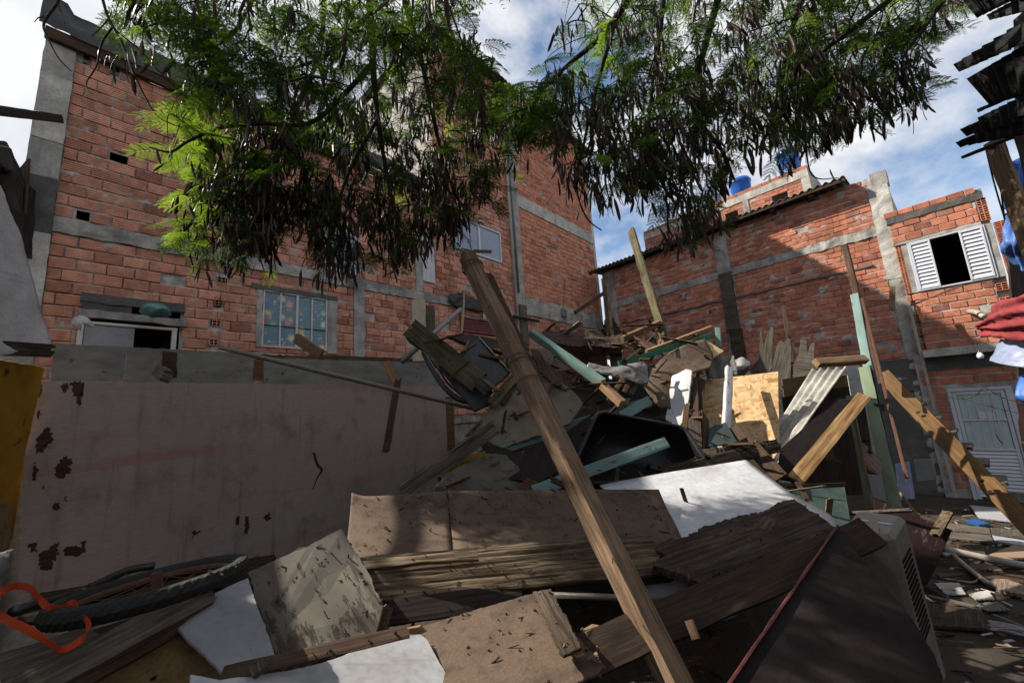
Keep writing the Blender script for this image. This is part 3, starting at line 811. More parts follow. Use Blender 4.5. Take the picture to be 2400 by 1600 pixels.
# flashing tarp and fascia plank along the lower roof edge
b = MB(); b.bbox(-2.14, 2.4, -.10, -.03, 8.07, 8.25); b.build('fascia_plank', MT['brown'], BL)
b = MB(); b.bbox(2.41, ST, -.10, -.03, 8.07, 8.23); b.build('fascia_plank', MT['brown'], BL)
def roof_tarp():
    n, k = 90, 10; v = []; f = []
    for i in range(n + 1):
        s = -2.2 + (ST + 2.15) * i / n
        hh = .40 + .12 * mn.noise(Vector((s * 1.1, 0, 3))) + (.14 if s < -1.9 else 0)
        for j in range(k + 1):
            u = j / k
            y = -.13 + .10 * u + 1.4 * max(0, u - .55) ** 1.2; z = 8.235 + hh * math.sin(min(1, u * 1.7) * math.pi / 2)
            z += .05 * mn.noise(Vector((s * 2.6, u * 4, 1))) + .022 * mn.noise(Vector((s * 9, u * 6, 1)))
            y += .045 * mn.noise(Vector((s * 3.1, u * 4, 7))) + .03 * mn.noise(Vector((s * 11, u * 2, 7)))
            v.append((s, y, z))
    for i in range(n):
        for j in range(k):
            a = i * (k + 1) + j; f.append((a, a + k + 1, a + k + 2, a + 1))
    return mk('roof_tarp', v, f, MT['tarpblack'], BL, smooth=True)
roof_tarp()
# tiled verge of the tall part
def tiles(parent, s0, s1, z, y0, y1, mat, pitch=.13, amp=.035, name='roof_sheet', drop=.0, lab=None):
    n = int((s1 - s0) / pitch * 8); v = []; f = []
    for i in range(n + 1):
        s = s0 + (s1 - s0) * i / n; w = amp * math.sin(i / 8 * 2 * math.pi)
        for y, th in ((y0, 0), (y1, 0), (y1, -.012), (y0, -.012)):
            v.append((s, y, z + w + th + drop * (y - y0)))
    for i in range(n):
        a = i * 4
        for j in range(4): f.append((a + j, a + (j + 1) % 4, a + 4 + (j + 1) % 4, a + 4 + j))
    f += [(0, 3, 2, 1), (n * 4, n * 4 + 1, n * 4 + 2, n * 4 + 3)]
    return mk(name, v, f, mat, parent)
tiles(BL, ST - .1, SR + .18, ZT + .07, -.3, 6.3, MT['fibrodark'], .18, .04, drop=.03)
pipe('downpipe', None, None, [FL.w(7.66, -.08, 12.8), FL.w(7.66, -.08, 5.0)], .03, MT['pvc'], world=True, parent=BL)
pipe('downpipe', None, None, [FL.w(7.86, -.07, 12.8), FL.w(7.86, -.07, 6.1)], .035, MT['metal'], world=True, parent=BL)
# curtained window: white frame of four lights, panes with the curtain behind
def window4(parent, r, fm, pm, n=4, t=.028, y=.0, names=('window', 'frame', 'pane')):
    s0, s1, z0, z1 = r
    b = MB(); b.bbox(s0, s1, y - .02, y + .05, z1 - t, z1); b.bbox(s0, s1, y - .02, y + .05, z0, z0 + t)
    for i in range(n + 1):
        x = s0 + (s1 - s0 - t) * i / n; w = t * (1.5 if i == n // 2 else 1)
        b.bbox(x, x + w, y - .018 - (.004 if i == n // 2 else 0), y + .048, z0 + t, z1 - t)
    w = b.build(names[0], fm, parent)
    for i in range(n):
        x0 = s0 + (s1 - s0 - t) * i / n + t; x1 = s0 + (s1 - s0 - t) * (i + 1) / n
        q = MB(); q.box(x0 + .001, x1 - .001, y + .012, y + .018, z0 + t, z1 - t); q.build(names[2], pm, w)
    return w
w1 = window4(BL, W1, MT['alum_dirty'], MT['curtain'])
b = MB(); b.box(W1[0] + .03, W1[1] - .03, -.012, -.004, W1[2] + .40, W1[2] + .414); b.build('cross_bar', MT['void'], w1)
pit(BL, W1[0], W1[1], W1[2], W1[3], .2)
rough_box('lintel', BL, W1[0] - .18, W1[1] + .2, -.03, .05, W1[3], W1[3] + .09, MT['concrete_dark'], .02, .08)
rough_box('jamb', BL, W1[1] + .005, W1[1] + .2, -.02, .05, W1[2] - .05, W1[3], MT['concrete'], .02, .08)
rough_box('jamb', BL, W1[0] - .09, W1[0] - .004, -.016, .05, W1[2], W1[3], MT['concrete'], .03, .06)
# low opening with a sliding white shutter
pit(BL, *O1, .33)
zl = g(300, 748)[1]
rough_box('lintel', BL, O1[0] - .02, O1[1] + .02, -.06, .06, O1[3] - .11, O1[3] + .02, MT['concrete_dark'], .018, .07)
rough_box('ledge', BL, O1[0] - .03, O1[1] + .04, -.07, .06, zl - .04, zl + .08, MT['concrete'], .025, .06)
rough_box('block', BL, O1[0], O1[0] + .5, -.04, .06, zl + .085, O1[3] - .115, MT['concrete_dark'], .03, .08)
xa, xb, xc = g(196, 780)[0], g(315, 780)[0], g(408, 780)[0]
b = MB(); b.bbox(xa, xb, -.035, -.01, O1[2], zl - .13); b.build('shutter', MT['dullwhite'], BL)
b = MB(); b.bbox(xc - .03, xc + .03, -.05, .02, O1[2], zl - .09); b.bbox(xa - .05, xc + .032, -.055, .015, zl - .125, zl - .085); b.bbox(xa - .06, xa - .004, -.05, .02, O1[2], zl - .13); b.build('frame', MT['alum_dirty'], BL)
# windows of the upper storey
w2 = window4(BL, W2, MT['alum'], MT['pane'], 2, .05); pit(BL, *W2, .2)
pit(BL, *W3_, .2); window4(BL, W3_, MT['alum'], MT['pane'], 2, .06)
b = MB(); b.bbox(D3[0], D3[1], -.03, .05, D3[2], D3[3]); b.build('white_panel', MT['white'], BL)
rough_box('concrete_column', BL, D3[0] - .2, D3[0] - .01, -.03, .05, 5.48, 7.6, MT['concrete'], .01, .15)
def louvre(parent, r, mat, n, y=.0, t=.04, name='shutter'):
    s0, s1, z0, z1 = r; b = MB()
    b.bbox(s0, s0 + t, y - .02, y + .03, z0, z1); b.bbox(s1 - t, s1, y - .02, y + .03, z0, z1)
    b.bbox(s0 + t, s1 - t, y - .02, y + .03, z1 - t, z1); b.bbox(s0 + t, s1 - t, y - .02, y + .03, z0, z0 + t)
    w = b.build(name, mat, parent)
    hh = (z1 - z0 - 2 * t) / n
    me = None
    for i in range(n):
        if me is None:
            q = MB(); L = s1 - s0 - 2 * t
            q.add([(-L / 2, -.016, -hh * .46), (L / 2, -.016, -hh * .46), (L / 2, .012, hh * .5), (-L / 2, .012, hh * .5), (-L / 2, -.008, -hh * .5), (L / 2, -.008, -hh * .5), (L / 2, .02, hh * .46), (-L / 2, .02, hh * .46)],
                  [(0, 1, 2, 3), (7, 6, 5, 4), (0, 4, 5, 1), (3, 2, 6, 7), (0, 3, 7, 4), (1, 5, 6, 2)])
            me = mesh('slat', q.v, q.f, mat)
        obj('slat', me, w, Matrix.Translation(((s0 + s1) / 2, y, z0 + t + hh * (i + .5))))
    b = MB(); b.box(s0 + t, s1 - t, y + .028, y + .032, z0 + t, z1 - t); b.build('back', MT['void'], w)
    return w
sm = (SH[0] + SH[1]) / 2
louvre(BL, (SH[0], sm - .24, SH[2], SH[3]), MT['maroonslat'], 5); louvre(BL, (sm - .23, sm + .24, SH[2], SH[3]), MT['maroonslat'], 5, -.005); louvre(BL, (sm + .25, SH[1], SH[2], SH[3]), MT['maroonslat'], 5)
# weathered uprights nailed to the wall beside the column, meter box, cable
for (x, y0, y1, w_, mt) in ((7.84, 4.4, 5.72, .34, 'grey'),):
    b = MB(); b.bbox(x, x + w_, -.09, -.045, y0, y1); b.build('board', MT[mt], BL)
b = MB(); b.bbox(7.45, 8.75, -.13, -.09, 5.22, 5.3); b.build('batten', MT['dark'], BL)
b = MB(); b.bbox(10.15, 10.42, -.12, -.03, 5.62, 5.9); b.build('meter_box', MT['metal'], BL)
pipe('cable', None, None, [FL.w(10.3, -.05, 5.9), FL.w(10.45, -.05, 6.5), FL.w(10.62, -.05, 7.1)], .008, MT['cable'], world=True, parent=BL)

# ============ brick building on the right with its set-back top storey
BR = thing('brick_building', 'orange hollow-brick building on the right with lean-to roof edge and rooftop water tanks', 'building', FRt.M)
h_ = FRt.fl
RS0, RS1 = h_(1415, 700)[0], h_(2098, 700)[0]
ZRR = 7.55
cL = (h_(1420, 760)[0], h_(1447, 720)[0]); cM = (h_(1683, 640)[0], h_(1716, 640)[0]); cR = (h_(2058, 560)[0], h_(2112, 560)[0])
zb0, zb1 = 6.05, 6.28
lst = []
hb = [h_(1675, 713), h_(1666, 730), h_(2030, 680)]
hol = [(q[0] - .075, q[0] + .075, q[1] - .075, q[1] + .075) for q in hb]
lst += bricks(BR, FRt, cL[1], cM[0], zb1, ZRR, .142, .275, [], seed=21, gv=.024, gap=.008)
lst += bricks(BR, FRt, cM[1], cR[0], zb1, ZRR, .142, .275, [], seed=22, gv=.024, gap=.008)
lst += bricks(BR, FRt, cL[1], cM[0], 2.9, zb0, .140, .275, hol, seed=23, gv=.02, gap=.010, miss=.03)
lst += bricks(BR, FRt, cM[1], cR[0], 2.9, zb0, .140, .275, hol, seed=24, gv=.02, gap=.012, miss=.03, wob=.012)
lay(BR, FRt, lst, MT['brickR'], 300, 4)
for q in hb: hollow(BR, q[0], q[1], .13, .13, MT['brickR'])
backing(BR, RS0 + .02, cR[1] - .02, 0, ZRR, hol, .06, .014, .036, MT['mortar'])
b = MB(); b.box(RS0 + .03, cR[1] - .05, .1, 6, 0, ZRR - .02); b.build('wall_core', MT['mortar'], BR)
rough_box('concrete_column', BR, RS0, cL[1], -.03, .1, 0, 7.35, MT['concrete'], .008, .15)
rough_box('concrete_column', BR, cM[0], cM[1], -.035, .1, zb1 - .1, 7.35, MT['concrete'], .008, .15)
rough_box('timber_post', BR, cM[0] + .02, cM[1] - .02, -.09, -.005, 4.4, zb1 - .11, MT['grey'], .012, .12)
rough_box('timber_post', BR, cM[0] + .06, cM[1] + .02, -.085, -.005, 2.4, 4.395, MT['rotdark'], .02, .12)
rough_box('concrete_column', BR, cR[0], cR[1], -.06, .15, 4.9, 7.25, MT['concrete_pale'], .02, .12)
rough_box('concrete_column', BR, cR[0] + .02, cR[1] - .06, -.05, .15, 0, 4.89, MT['concrete'], .03, .12)
rough_box('concrete_column', BR, cR[0] + .1, cR[1] + .02, .0, .3, 7.26, 7.62, MT['concrete'], .01, .12)
rough_box('concrete_band', BR, cL[1], cR[0], -.02, .06, zb0, zb1, MT['concrete'], .034, .07, fr=6)
rough_box('mortar_ridge', BR, cL[1] + .3, cR[0] - .2, -.03, .05, 5.32, 5.37, MT['concrete_dark'], .05, .1, fr=2.4)
# cement block storey below, its dark colour holding both soot and shade
rough_box('cement_wall', BR, h_(2030, 900)[0], cR[1] + .02, -.05, .1, 0, 3.02, MT['concrete_dark'], .015, .12)
# roof edge: corrugated sheet on purlins
tiles(BR, RS0 - .35, h_(1990, 440)[0], ZRR + .10, -.42, 1.2, MT['fibrodark'], .17, .03, drop=.07)
b = MB(); b.bbox(RS0 - .3, h_(1990, 440)[0], -.40, -.34, ZRR - .02, ZRR + .06); b.build('eaves_batten', MT['brown'], BR)
for x in (1505, 1572, 1730, 1828, 1925):
    s = h_(x, 560)[0]; b = MB(); b.bbox(s - .05, s + .05, -.34, .0, ZRR - .09, ZRR + .02); b.build('rafter_end', MT['brown'], BR)
# set-back top storey
YB = 1.6
def hB(x, y, f='n'): return FRt.fl(x, y, YB, f)
pr = hB(1730 / 9.046 + 1700, 400 / 9.046 + 340)
PS1 = pr[0] - .02; PZ = hB(1690, 380, 'e6')[1]; PS0 = PS1 - 5.6
PZ = pr[1]
o1 = (hB(1000, 1180, 'e6')[0], hB(1345, 1150, 'e6')[0], 7.8, hB(1180, 1010, 'e6')[1]); o2 = (hB(1698, 500)[0], hB(1730, 500)[0], 7.8, o1[3])
PC = hB(430, 1250, 'e6')[0]
off = lambda L_: [(a, z, l, h, d + YB) for a, z, l, h, d in L_]
lst = off(bricks(BR, FRt, PC + .09, PS1 - .2, 7.7, PZ - .38, .11, .26, [o1, o2], seed=31)) + off(bricks(BR, FRt, PS0, PC - .09, 7.7, PZ - .38, .11, .26, [o1, o2], seed=32)) + off(bricks(BR, FRt, PS0, PS1, PZ - .13, PZ, .12, .26, [], seed=33))
lay(BR, FRt, lst, MT['brickR'], 0, 5)
b = MB()
for (x0, x1) in ((PS0, o2[0]), (o2[1], o1[0]), (o1[1], PS1)): b.box(x0, x1, YB + .012, YB + .16, 7.5, PZ - .01)
b.box(o2[0], o2[1], YB + .0125, YB + .16, o2[3], PZ - .011); b.box(o1[0], o1[1], YB + .0125, YB + .16, o1[3], PZ - .011)
b.box(PS1 - .16, PS1, YB + .161, YB + 3.2, 7.5, PZ - .01); b.box(PS0, PS0 + .16, YB + .161, YB + 3.2, 7.5, PZ - .01); b.box(PS0 + .16, PS1 - .16, YB + 3.0, YB + 3.2, 7.5, PZ - .01)
b.box(PS0 + .16, PS1 - .16, YB + .16, YB + 3.0, PZ - .3, PZ - .2)
b.build('upper_wall', MT['mortar'], BR)
rough_box('concrete_band', BR, PS0, PS1, YB - .02, YB + .08, PZ - .38, PZ - .14, MT['concrete_pale'], .012, .1)
rough_box('concrete_column', BR, PS1 - .2, PS1 + .01, YB - .015, YB + .1, 7.6, PZ - .385, MT['concrete_pale'], .012, .1)
rough_box('concrete_column', BR, PC - .09, PC + .09, YB - .02, YB + .1, 7.6, PZ - .385, MT['concrete'], .012, .1)
for q in (o1, o2):
    v = [(x, y, z) for x in (q[0], q[1]) for y in (YB + .03, YB + .9) for z in (q[2], q[3])]
    MB().add(v, [(0, 1, 3, 2), (4, 6, 7, 5), (0, 2, 6, 4), (1, 5, 7, 3), (2, 3, 7, 6)]).build('opening', MT['concrete'], BR)
# water tanks
def text_mesh(s, size, mat, name='lettering'):
    cu = bpy.data.curves.new(name, 'FONT'); cu.body = s; cu.size = size; cu.extrude = .004; cu.shear = .25; cu.align_x = 'CENTER'; cu.align_y = 'CENTER'
    o = bpy.data.objects.new(name, cu); COL.objects.link(o)
    bpy.context.view_layer.update()
    me = bpy.data.meshes.new_from_object(o.evaluated_get(bpy.context.evaluated_depsgraph_get()))
    bpy.data.objects.remove(o); me.materials.clear(); me.materials.append(mat)
    return me
def tank(s, y, z0, r, h, label, txt):
    T = thing('water_tank', label, 'water tank', FRt.M @ Matrix.Translation((s, y, z0)), 'water tanks on the roof')
    n = 32; prof = [(r * .80, 0), (r * .84, h * .3), (r * .86, h * .31), (r * .93, h * .74), (r * .95, h * .75), (r, h * .98), (r * 1.06, h), (r * 1.06, h * 1.04), (r * .9, h * 1.12), (r * .4, h * 1.18), (0.01, h * 1.19)]
    v = [(q * math.cos(2 * math.pi * i / n), q * math.sin(2 * math.pi * i / n), zz) for q, zz in prof for i in range(n)]
    f = [(j * n + i, j * n + (i + 1) % n, (j + 1) * n + (i + 1) % n, (j + 1) * n + i) for j in range(len(prof) - 1) for i in range(n)]
    mk('body', v[:n * 7], f[:n * 6], MT['tank'], T, smooth=True)
    v2 = v[n * 6:]; f2 = [tuple(q for q in t) for t in f[:n * 4]]
    mk('lid', v2, f2, MT['tank'], T, smooth=True)
    if txt:
        me = text_mesh('TIGRE', r * .42, MT['letter'])
        for q in me.vertices:
            a = q.co.x / (r * .93) - math.pi / 2 - .1; rr = r * .93 + .012 + q.co.z
            q.co = (rr * math.cos(a), rr * math.sin(a), h * .52 + q.co.y)
        obj('lettering', me, T)
        vv = []; 
        for i in range(9):
            a = -math.pi / 2 - .82 + .34 * i / 8
            for zz in (h * .3, h * .72): vv.append(((r * .925 + .006) * math.cos(a), (r * .925 + .006) * math.sin(a), zz))
        mk('label_patch', vv, [(2 * i, 2 * i + 2, 2 * i + 3, 2 * i + 1) for i in range(8)], MT['paneblue'], T)
    return T
MT['paneblue'] = plain('light_blue_print', (.05, .36, .72), .4, .4, .2, 30, 0)
YT = YB + 1.3
t1 = FRt.fl(1400, 450, YT, 'e6'); ztop = FRt.fl(1440, 210, YT, 'e6')[1]
rT = abs(FRt.fl(1620, 260, YT, 'e6')[0] - FRt.fl(1040, 260, YT, 'e6')[0]) / 2
tank(FRt.fl(1330, 300, YT, 'e6')[0], YT, PZ - .195, rT * .92, ztop - PZ + .25, 'blue plastic water tank lettered in white, half above the parapet corner', True)
tank(FRt.fl(300, 750, YT, 'e6')[0], YT, PZ - .195, rT * .92, ztop - PZ - .0, 'blue plastic water tank largely hidden behind leaves, left of the lettered one', False)

# ============ small brick house at the far right
HO = thing('brick_house', 'small brick house with open white louvred window and white door, far right', 'house', FRt.M)
YH = -.12
def hh_(x, y, f='n'): return FRt.fl(x, y, YH, f)
HS0, HS1 = hh_(2088, 560)[0], hh_(2370, 680)[0] 
HZ = 6.50
wn0, wn1, wz0, wz1 = hh_(2136, 620)[0], hh_(2333, 620)[0], hh_(2240, 668)[1], hh_(2210, 550)[1]
dn0, dn1, dz1 = hh_(2219, 915)[0], hh_(2370, 905)[0], hh_(2290, 908)[1]
W_ = (wn0, wn1, wz0, wz1); D_ = (dn0, dn1, 0, dz1)
canz = hh_(2250, 820)[1]
jl = (HS0 + .0, wn0 - .09); jr = (wn1 + .1, HS1)
cut = [(HS0, wn1 + .1 + 2, wz0 - .02, wz1 + .02)]
lst = bricks(HO, FRt, HS0 + .02, HS1, canz + .08, wz0 - .03, .165, .265, [(HS0, HS0 + .14, canz, wz0 - .04 - .17), (HS1 - .2, HS1, canz, wz0)], seed=41)
lst += bricks(HO, FRt, HS0 + .02, HS1, wz1 + .08, wz1 + .08 + .5, .165, .265, [(HS1 - .14, HS1, 0, 9)], seed=42)
lst += bricks(HO, FRt, HS0 + .12, HS1 - .22, wz1 + .6, wz1 + .6 + .12, .12, .24, [], seed=43, gap=.004)
lst += bricks(HO, FRt, HS0 - .03, HS1 - .1, HZ - .15, HZ, .15, .265, [], seed=44)
lst += bricks(HO, FRt, dn0 - .35, HS1, dz1 + .1, canz - .35, .15, .265, [], seed=45)
lst += bricks(HO, FRt, dn0 - .2, dn0 - .02, 0.2, dz1 + .1, .15, .265, [], seed=46)
lst = [(a, z, l, h, d + YH) for a, z, l, h, d in lst]
lay(HO, FRt, lst, MT['brickR'], 300, 6)
nH = 9
for i in range(nH):
    z = wz0 + (wz1 - wz0) * (i + .5) / nH
    hollow(HO, (HS0 + jl[1]) / 2 + .02, z, jl[1] - HS0 - .03, (wz1 - wz0) / nH - .012, MT['brickR'], YH)
    hollow(HO, wn1 + .1 + .12, z, .19, (wz1 - wz0) / nH - .012, MT['brickR'], YH)
for i in range(3): hollow(HO, HS0 + .09, canz + .17 + i * .33, .14, .15, MT['brickR'], YH); hollow(HO, HS1 - .1, wz0 - .2 - i * .3, .17, .15, MT['brickR'], YH)
for i in range(3): hollow(HO, HS1 - .06, wz1 + .16 + .165 * i, .14, .15, MT['brickR'], YH)
# mortar bed around window and door
mo = []
def bk(s0, s1, z0, z1):
    n = max(2, int((s1 - s0) / .05)); k = max(2, int((z1 - z0) / .05)); v = []; f = []
    for j in range(k + 1):
        for i in range(n + 1):
            s, z = s0 + (s1 - s0) * i / n, z0 + (z1 - z0) * j / k
            q = mn.noise(Vector((s * 7, z * 7, 2))) + .6 * mn.noise(Vector((s * 19, z * 19, 5)))
            v.append((s, YH + .016 - .013 * q, z))
    for j in range(k):
        for i in range(n):
            a = j * (n + 1) + i; f.append((a, a + 1, a + n + 2, a + n + 1))
    mk('mortar_wall', v, f, MT['mortar'], HO, smooth=True)
bk(HS0 + .16, HS1 - .19, canz, wz0); bk(HS0, HS1 - .14, wz1, HZ - .01); bk(HS0 - .1, HS1 + .3, dz1, canz); bk(HS0 - .1, dn0, 0, dz1); bk(dn1, HS1 + .3, 0, dz1)
b = MB()
y0, y1 = YH + .1, YH + 4
b.box(HS0 + .02, HS1 - .02, y1, y1 + .1, 0, HZ - .05); b.box(HS0 + .01, HS0 + .1, y0, y1, 0, HZ - .05); b.box(HS1 - .1, HS1 - .01, y0, y1, 0, HZ - .05); b.box(HS0 + .1, HS1 - .1, y0, y1, HZ - .25, HZ - .1)
b.box(HS0 + .1, HS1 - .1, y0, y1, canz - .1, canz + .05)
b.box(HS0 + .1, HS1 + .3, YH + .06, YH + .16, 0, canz - .11)
b.box(HS0 + .1, wn0 - .02, YH + .102, YH + .2, wz0, wz1); b.box(wn1 + .02, HS1 - .1, YH + .102, YH + .2, wz0, wz1); b.box(HS0 + .1, HS1 - .1, YH + .102, YH + .2, canz + .06, wz0); b.box(HS0 + .1, HS1 - .1, YH + .102, YH + .2, wz1, HZ - .26)
b.build('wall_core', MT['concrete'], HO)
rough_box('lintel', HO, HS0 + .02, HS1 - .14, YH - .03, YH + .08, wz1 + .005, wz1 + .06, MT['concrete'], .012, .08)
rough_box('mortar_band', HO, HS0 - .01, HS1 - .02, YH - .02, YH + .06, HZ - .30, HZ - .16, MT['concrete_dark'], .02, .08)
rough_box('jamb', HO, wn0 - .09, wn0 - .003, YH - .005, YH + .08, wz0, wz1, MT['concrete'], .008, .1)
rough_box('jamb', HO, wn1 + .003, wn1 + .1, YH - .005, YH + .08, wz0, wz1, MT['concrete'], .008, .1)
rough_box('canopy_slab', HO, HS0 + .08, HS1 + .5, YH - .32, YH + .05, canz - .10, canz + .06, MT['concrete_pale'], .012, .1)
rough_box('beam', HO, HS0 + .08, HS1 + .3, YH - .02, YH + .07, canz - .4, canz - .11, MT['concrete_dark'], .012, .1)
# window with two louvred leaves, dark room between
fr_ = MB(); t = .035
fr_.bbox(wn0, wn1, YH - .03, YH + .06, wz1 - t, wz1); fr_.bbox(wn0, wn1, YH - .03, YH + .06, wz0, wz0 + t); fr_.bbox(wn0, wn0 + t, YH - .028, YH + .058, wz0 + t, wz1 - t); fr_.bbox(wn1 - t, wn1, YH - .028, YH + .058, wz0 + t, wz1 - t)
fr_.build('window_frame', MT['alum'], HO)
lw = (wn1 - wn0) * .285
louvre(HO, (wn0 + t, wn0 + t + lw, wz0 + t, wz1 - t), MT['alum'], 12, YH - .02, .035); louvre(HO, (wn1 - t - lw, wn1 - t, wz0 + t, wz1 - t), MT['alum'], 12, YH - .025, .035)
# door: frame, ten panes with bars above, horizontal slats below
fr_ = MB(); t = .06
fr_.bbox(dn0, dn0 + t, YH - .05, YH + .05, 0, dz1 - t); fr_.bbox(dn1 - t * 1.6, dn1, YH - .05, YH + .05, 0, dz1 - t); fr_.bbox(dn0, dn1, YH - .052, YH + .05, dz1 - t, dz1)
fr_.build('door_frame', MT['alum'], HO)
d0, d1 = dn0 + t + .005, dn1 - t * 1.6 - .005; zg = dz1 - 1.23
DR = MB(); DR.bbox(d0, d0 + .06, YH - .03, YH + .02, .02, dz1 - t - .005); DR.bbox(d1 - .06, d1, YH - .03, YH + .02, .02, dz1 - t - .005); DR.bbox(d0 + .06, d1 - .06, YH - .03, YH + .02, dz1 - t - .07, dz1 - t - .005)
DR.bbox(d0 + .06, d1 - .06, YH - .03, YH + .02, zg - .05, zg); DR.bbox(d0 + .06, d1 - .06, YH - .034, YH + .0, zg + .55, zg + .58)
DR = DR.build('door', MT['alum'], HO)
for k in range(2):
    z0_, z1_ = (zg, zg + .55) if k == 0 else (zg + .58, dz1 - t - .07)
    for i in range(5):
        x0, x1 = d0 + .06 + (d1 - d0 - .12) * i / 5, d0 + .06 + (d1 - d0 - .12) * (i + 1) / 5
        q = MB(); q.box(x0 + .007, x1 - .007, YH - .005, YH + .002, z0_, z1_); q.build('pane', MT['frosted'], DR)
        if i:
            q = MB(); q.bbox(x0 - .007, x0 + .007, YH - .045, YH - .03, z0_, z1_, .003); q.build('bar', MT['alum'], DR)
ns = 13
for i in range(ns):
    z = .06 + (zg - .12) * i / ns
    q = MB(); hz = (zg - .12) / ns
    q.add([(d0 + .06, YH - .01, z), (d1 - .06, YH - .01, z), (d1 - .06, YH - .028, z + hz * .25), (d0 + .06, YH - .028, z + hz * .25), (d1 - .06, YH - .006, z + hz), (d0 + .06, YH - .006, z + hz)], [(0, 1, 2, 3), (3, 2, 4, 5)])
    q.build('slat', MT['alum'], DR)
sg = MB(); sg.box(d0 + .3, d0 + .52, YH - .03, YH - .026, zg + .585, zg + .74); sg = sg.build('paper_notice', MT['paper'], DR)
PIPE_W = FRt
pipe('waste_pipe', None, None, [FRt.w(*[hh_(205, 450, 'e1')[0], YH, hh_(205, 450, 'e1')[1]]), W3((330, 470, 7.9), 'e1'), W3((440, 540, 7.75), 'e1')], .05, MT['pvc'], world=True, parent=HO)
rough_box('conduit_pipe', HO, HS0 + .02, HS0 + .07, YH - .1, YH - .05, .1, canz + 1.2, MT['pvc'], .006, .2)
# ------------------------------------------------------------------ rubble under the loose boards
def surf(x, y):
    """height of the rubble heap"""
    pts = [(-2, .35), (.6, .55), (1.4, .75), (2.2, .92), (2.7, 1.1), (3.4, 1.34), (4.5, 1.72), (5.5, 2.2), (6.3, 2.75), (7.2, 2.9), (8.5, 2.3), (10, 1.4), (12, .5)]
    z = np.interp(y, [p[0] for p in pts], [p[1] for p in pts])
    xr = np.interp(y, [-2, 1.5, 2.2, 3, 4, 5, 6.5, 9], [.8, 1.0, 1.25, 1.75, 2.4, 3.0, 3.9, 4.2])
    k = min(1, max(0, (xr + .25 - x) / .9)); k = k * k * (3 - 2 * k)
    xl = np.interp(y, [0, 3, 5, 7, 9], [-3.5, -2.6, -1.6, -1.2, -1.0])
    kl = min(1, max(0, (x - xl + .3) / 1.4))
    low = np.interp(x, [-4, -2.4, -1.2, -.2], [.4, .55, .72, 1])
    return z * k * (kl if y > 4 else 1) * (low if y > 1.2 else low) - .02
def mound():
    n = 110; xs = np.linspace(-4.4, 5.2, n); ys = np.linspace(-1.5, 11, n); v = []; f = []
    for y in ys:
        for x in xs:
            z = surf(x, y)
            if z > .03: z += .09 * mn.noise(Vector((x * 3, y * 3, 0))) + .05 * mn.noise(Vector((x * 8, y * 8, 4)))
            v.append((x, y, z))
    for j in range(n - 1):
        for i in range(n - 1): f.append((j * n + i, j * n + i + 1, (j + 1) * n + i + 1, (j + 1) * n + i))
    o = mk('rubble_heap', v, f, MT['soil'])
    tag(o, 'dark heap of crushed debris under the broken boards', 'rubble', kind='stuff')
mound()
def litter(name, label, cat, n, region, size, mats, zf, seed, tilt=.5):
    """small splinters and chips nobody could count, one object"""
    r = random.Random(seed); b = MB()
    for _ in range(n):
        x, y = r.uniform(*region[:2]), r.uniform(*region[2:]); z = zf(x, y)
        if z is None: continue
        l, w, t = r.uniform(*size) * r.choice((1, 1, 2)), r.uniform(.008, .04), r.uniform(.003, .012)
        M = Matrix.Translation((x, y, z + .02)) @ Matrix.Rotation(r.uniform(0, 6.3), 4, 'Z') @ Matrix.Rotation(r.gauss(0, tilt), 4, 'Y') @ Matrix.Rotation(r.gauss(0, tilt), 4, 'X')
        q = MB(); q.box(-l / 2, l / 2, -w / 2, w / 2, -t / 2, t / 2)
        v = [M @ Vector((p[0] * (1 - .3 * r.random()), p[1], p[2])) for p in q.v]; b.add(v, q.f)
    o = b.build(name, mats); tag(o, label, cat, kind='stuff')
    o.data.polygons.foreach_set('material_index', [(i // 6) % len(mats) for i in range(len(o.data.polygons))])
litter('splinters', 'splinters and chips strewn over the debris heap', 'splinters', 900, (-2.5, 3.6, 1.2, 7.5), (.04, .22), [MT['tan2'], MT['grey'], MT['dark'], MT['brown'], MT['rot']], lambda x, y: surf(x, y) if surf(x, y) > .1 else None, 3)
litter('wood_scraps', 'splintered wood scraps wedged everywhere among the broken boards', 'scraps', 330, (-2.0, 3.4, 1.4, 7.0), (.14, .45), [MT['tan2'], MT['grey'], MT['dark'], MT['brown'], MT['rot'], MT['rotdark'], MT['teal'], MT['beige_p']], lambda x, y: surf(x, y) + .12 if surf(x, y) > .35 else None, 8, .45)
litter('ground_litter', 'wood chips, tile bits and scraps strewn over the bare ground', 'litter', 1300, (1.6, 8.5, 1.6, 8.2), (.02, .16), [MT['grey'], MT['tan2'], MT['dark'], MT['brown'], MT['dullwhite'], MT['cardboard']], lambda x, y: .015 if surf(x, y) < .08 else None, 4, .15)

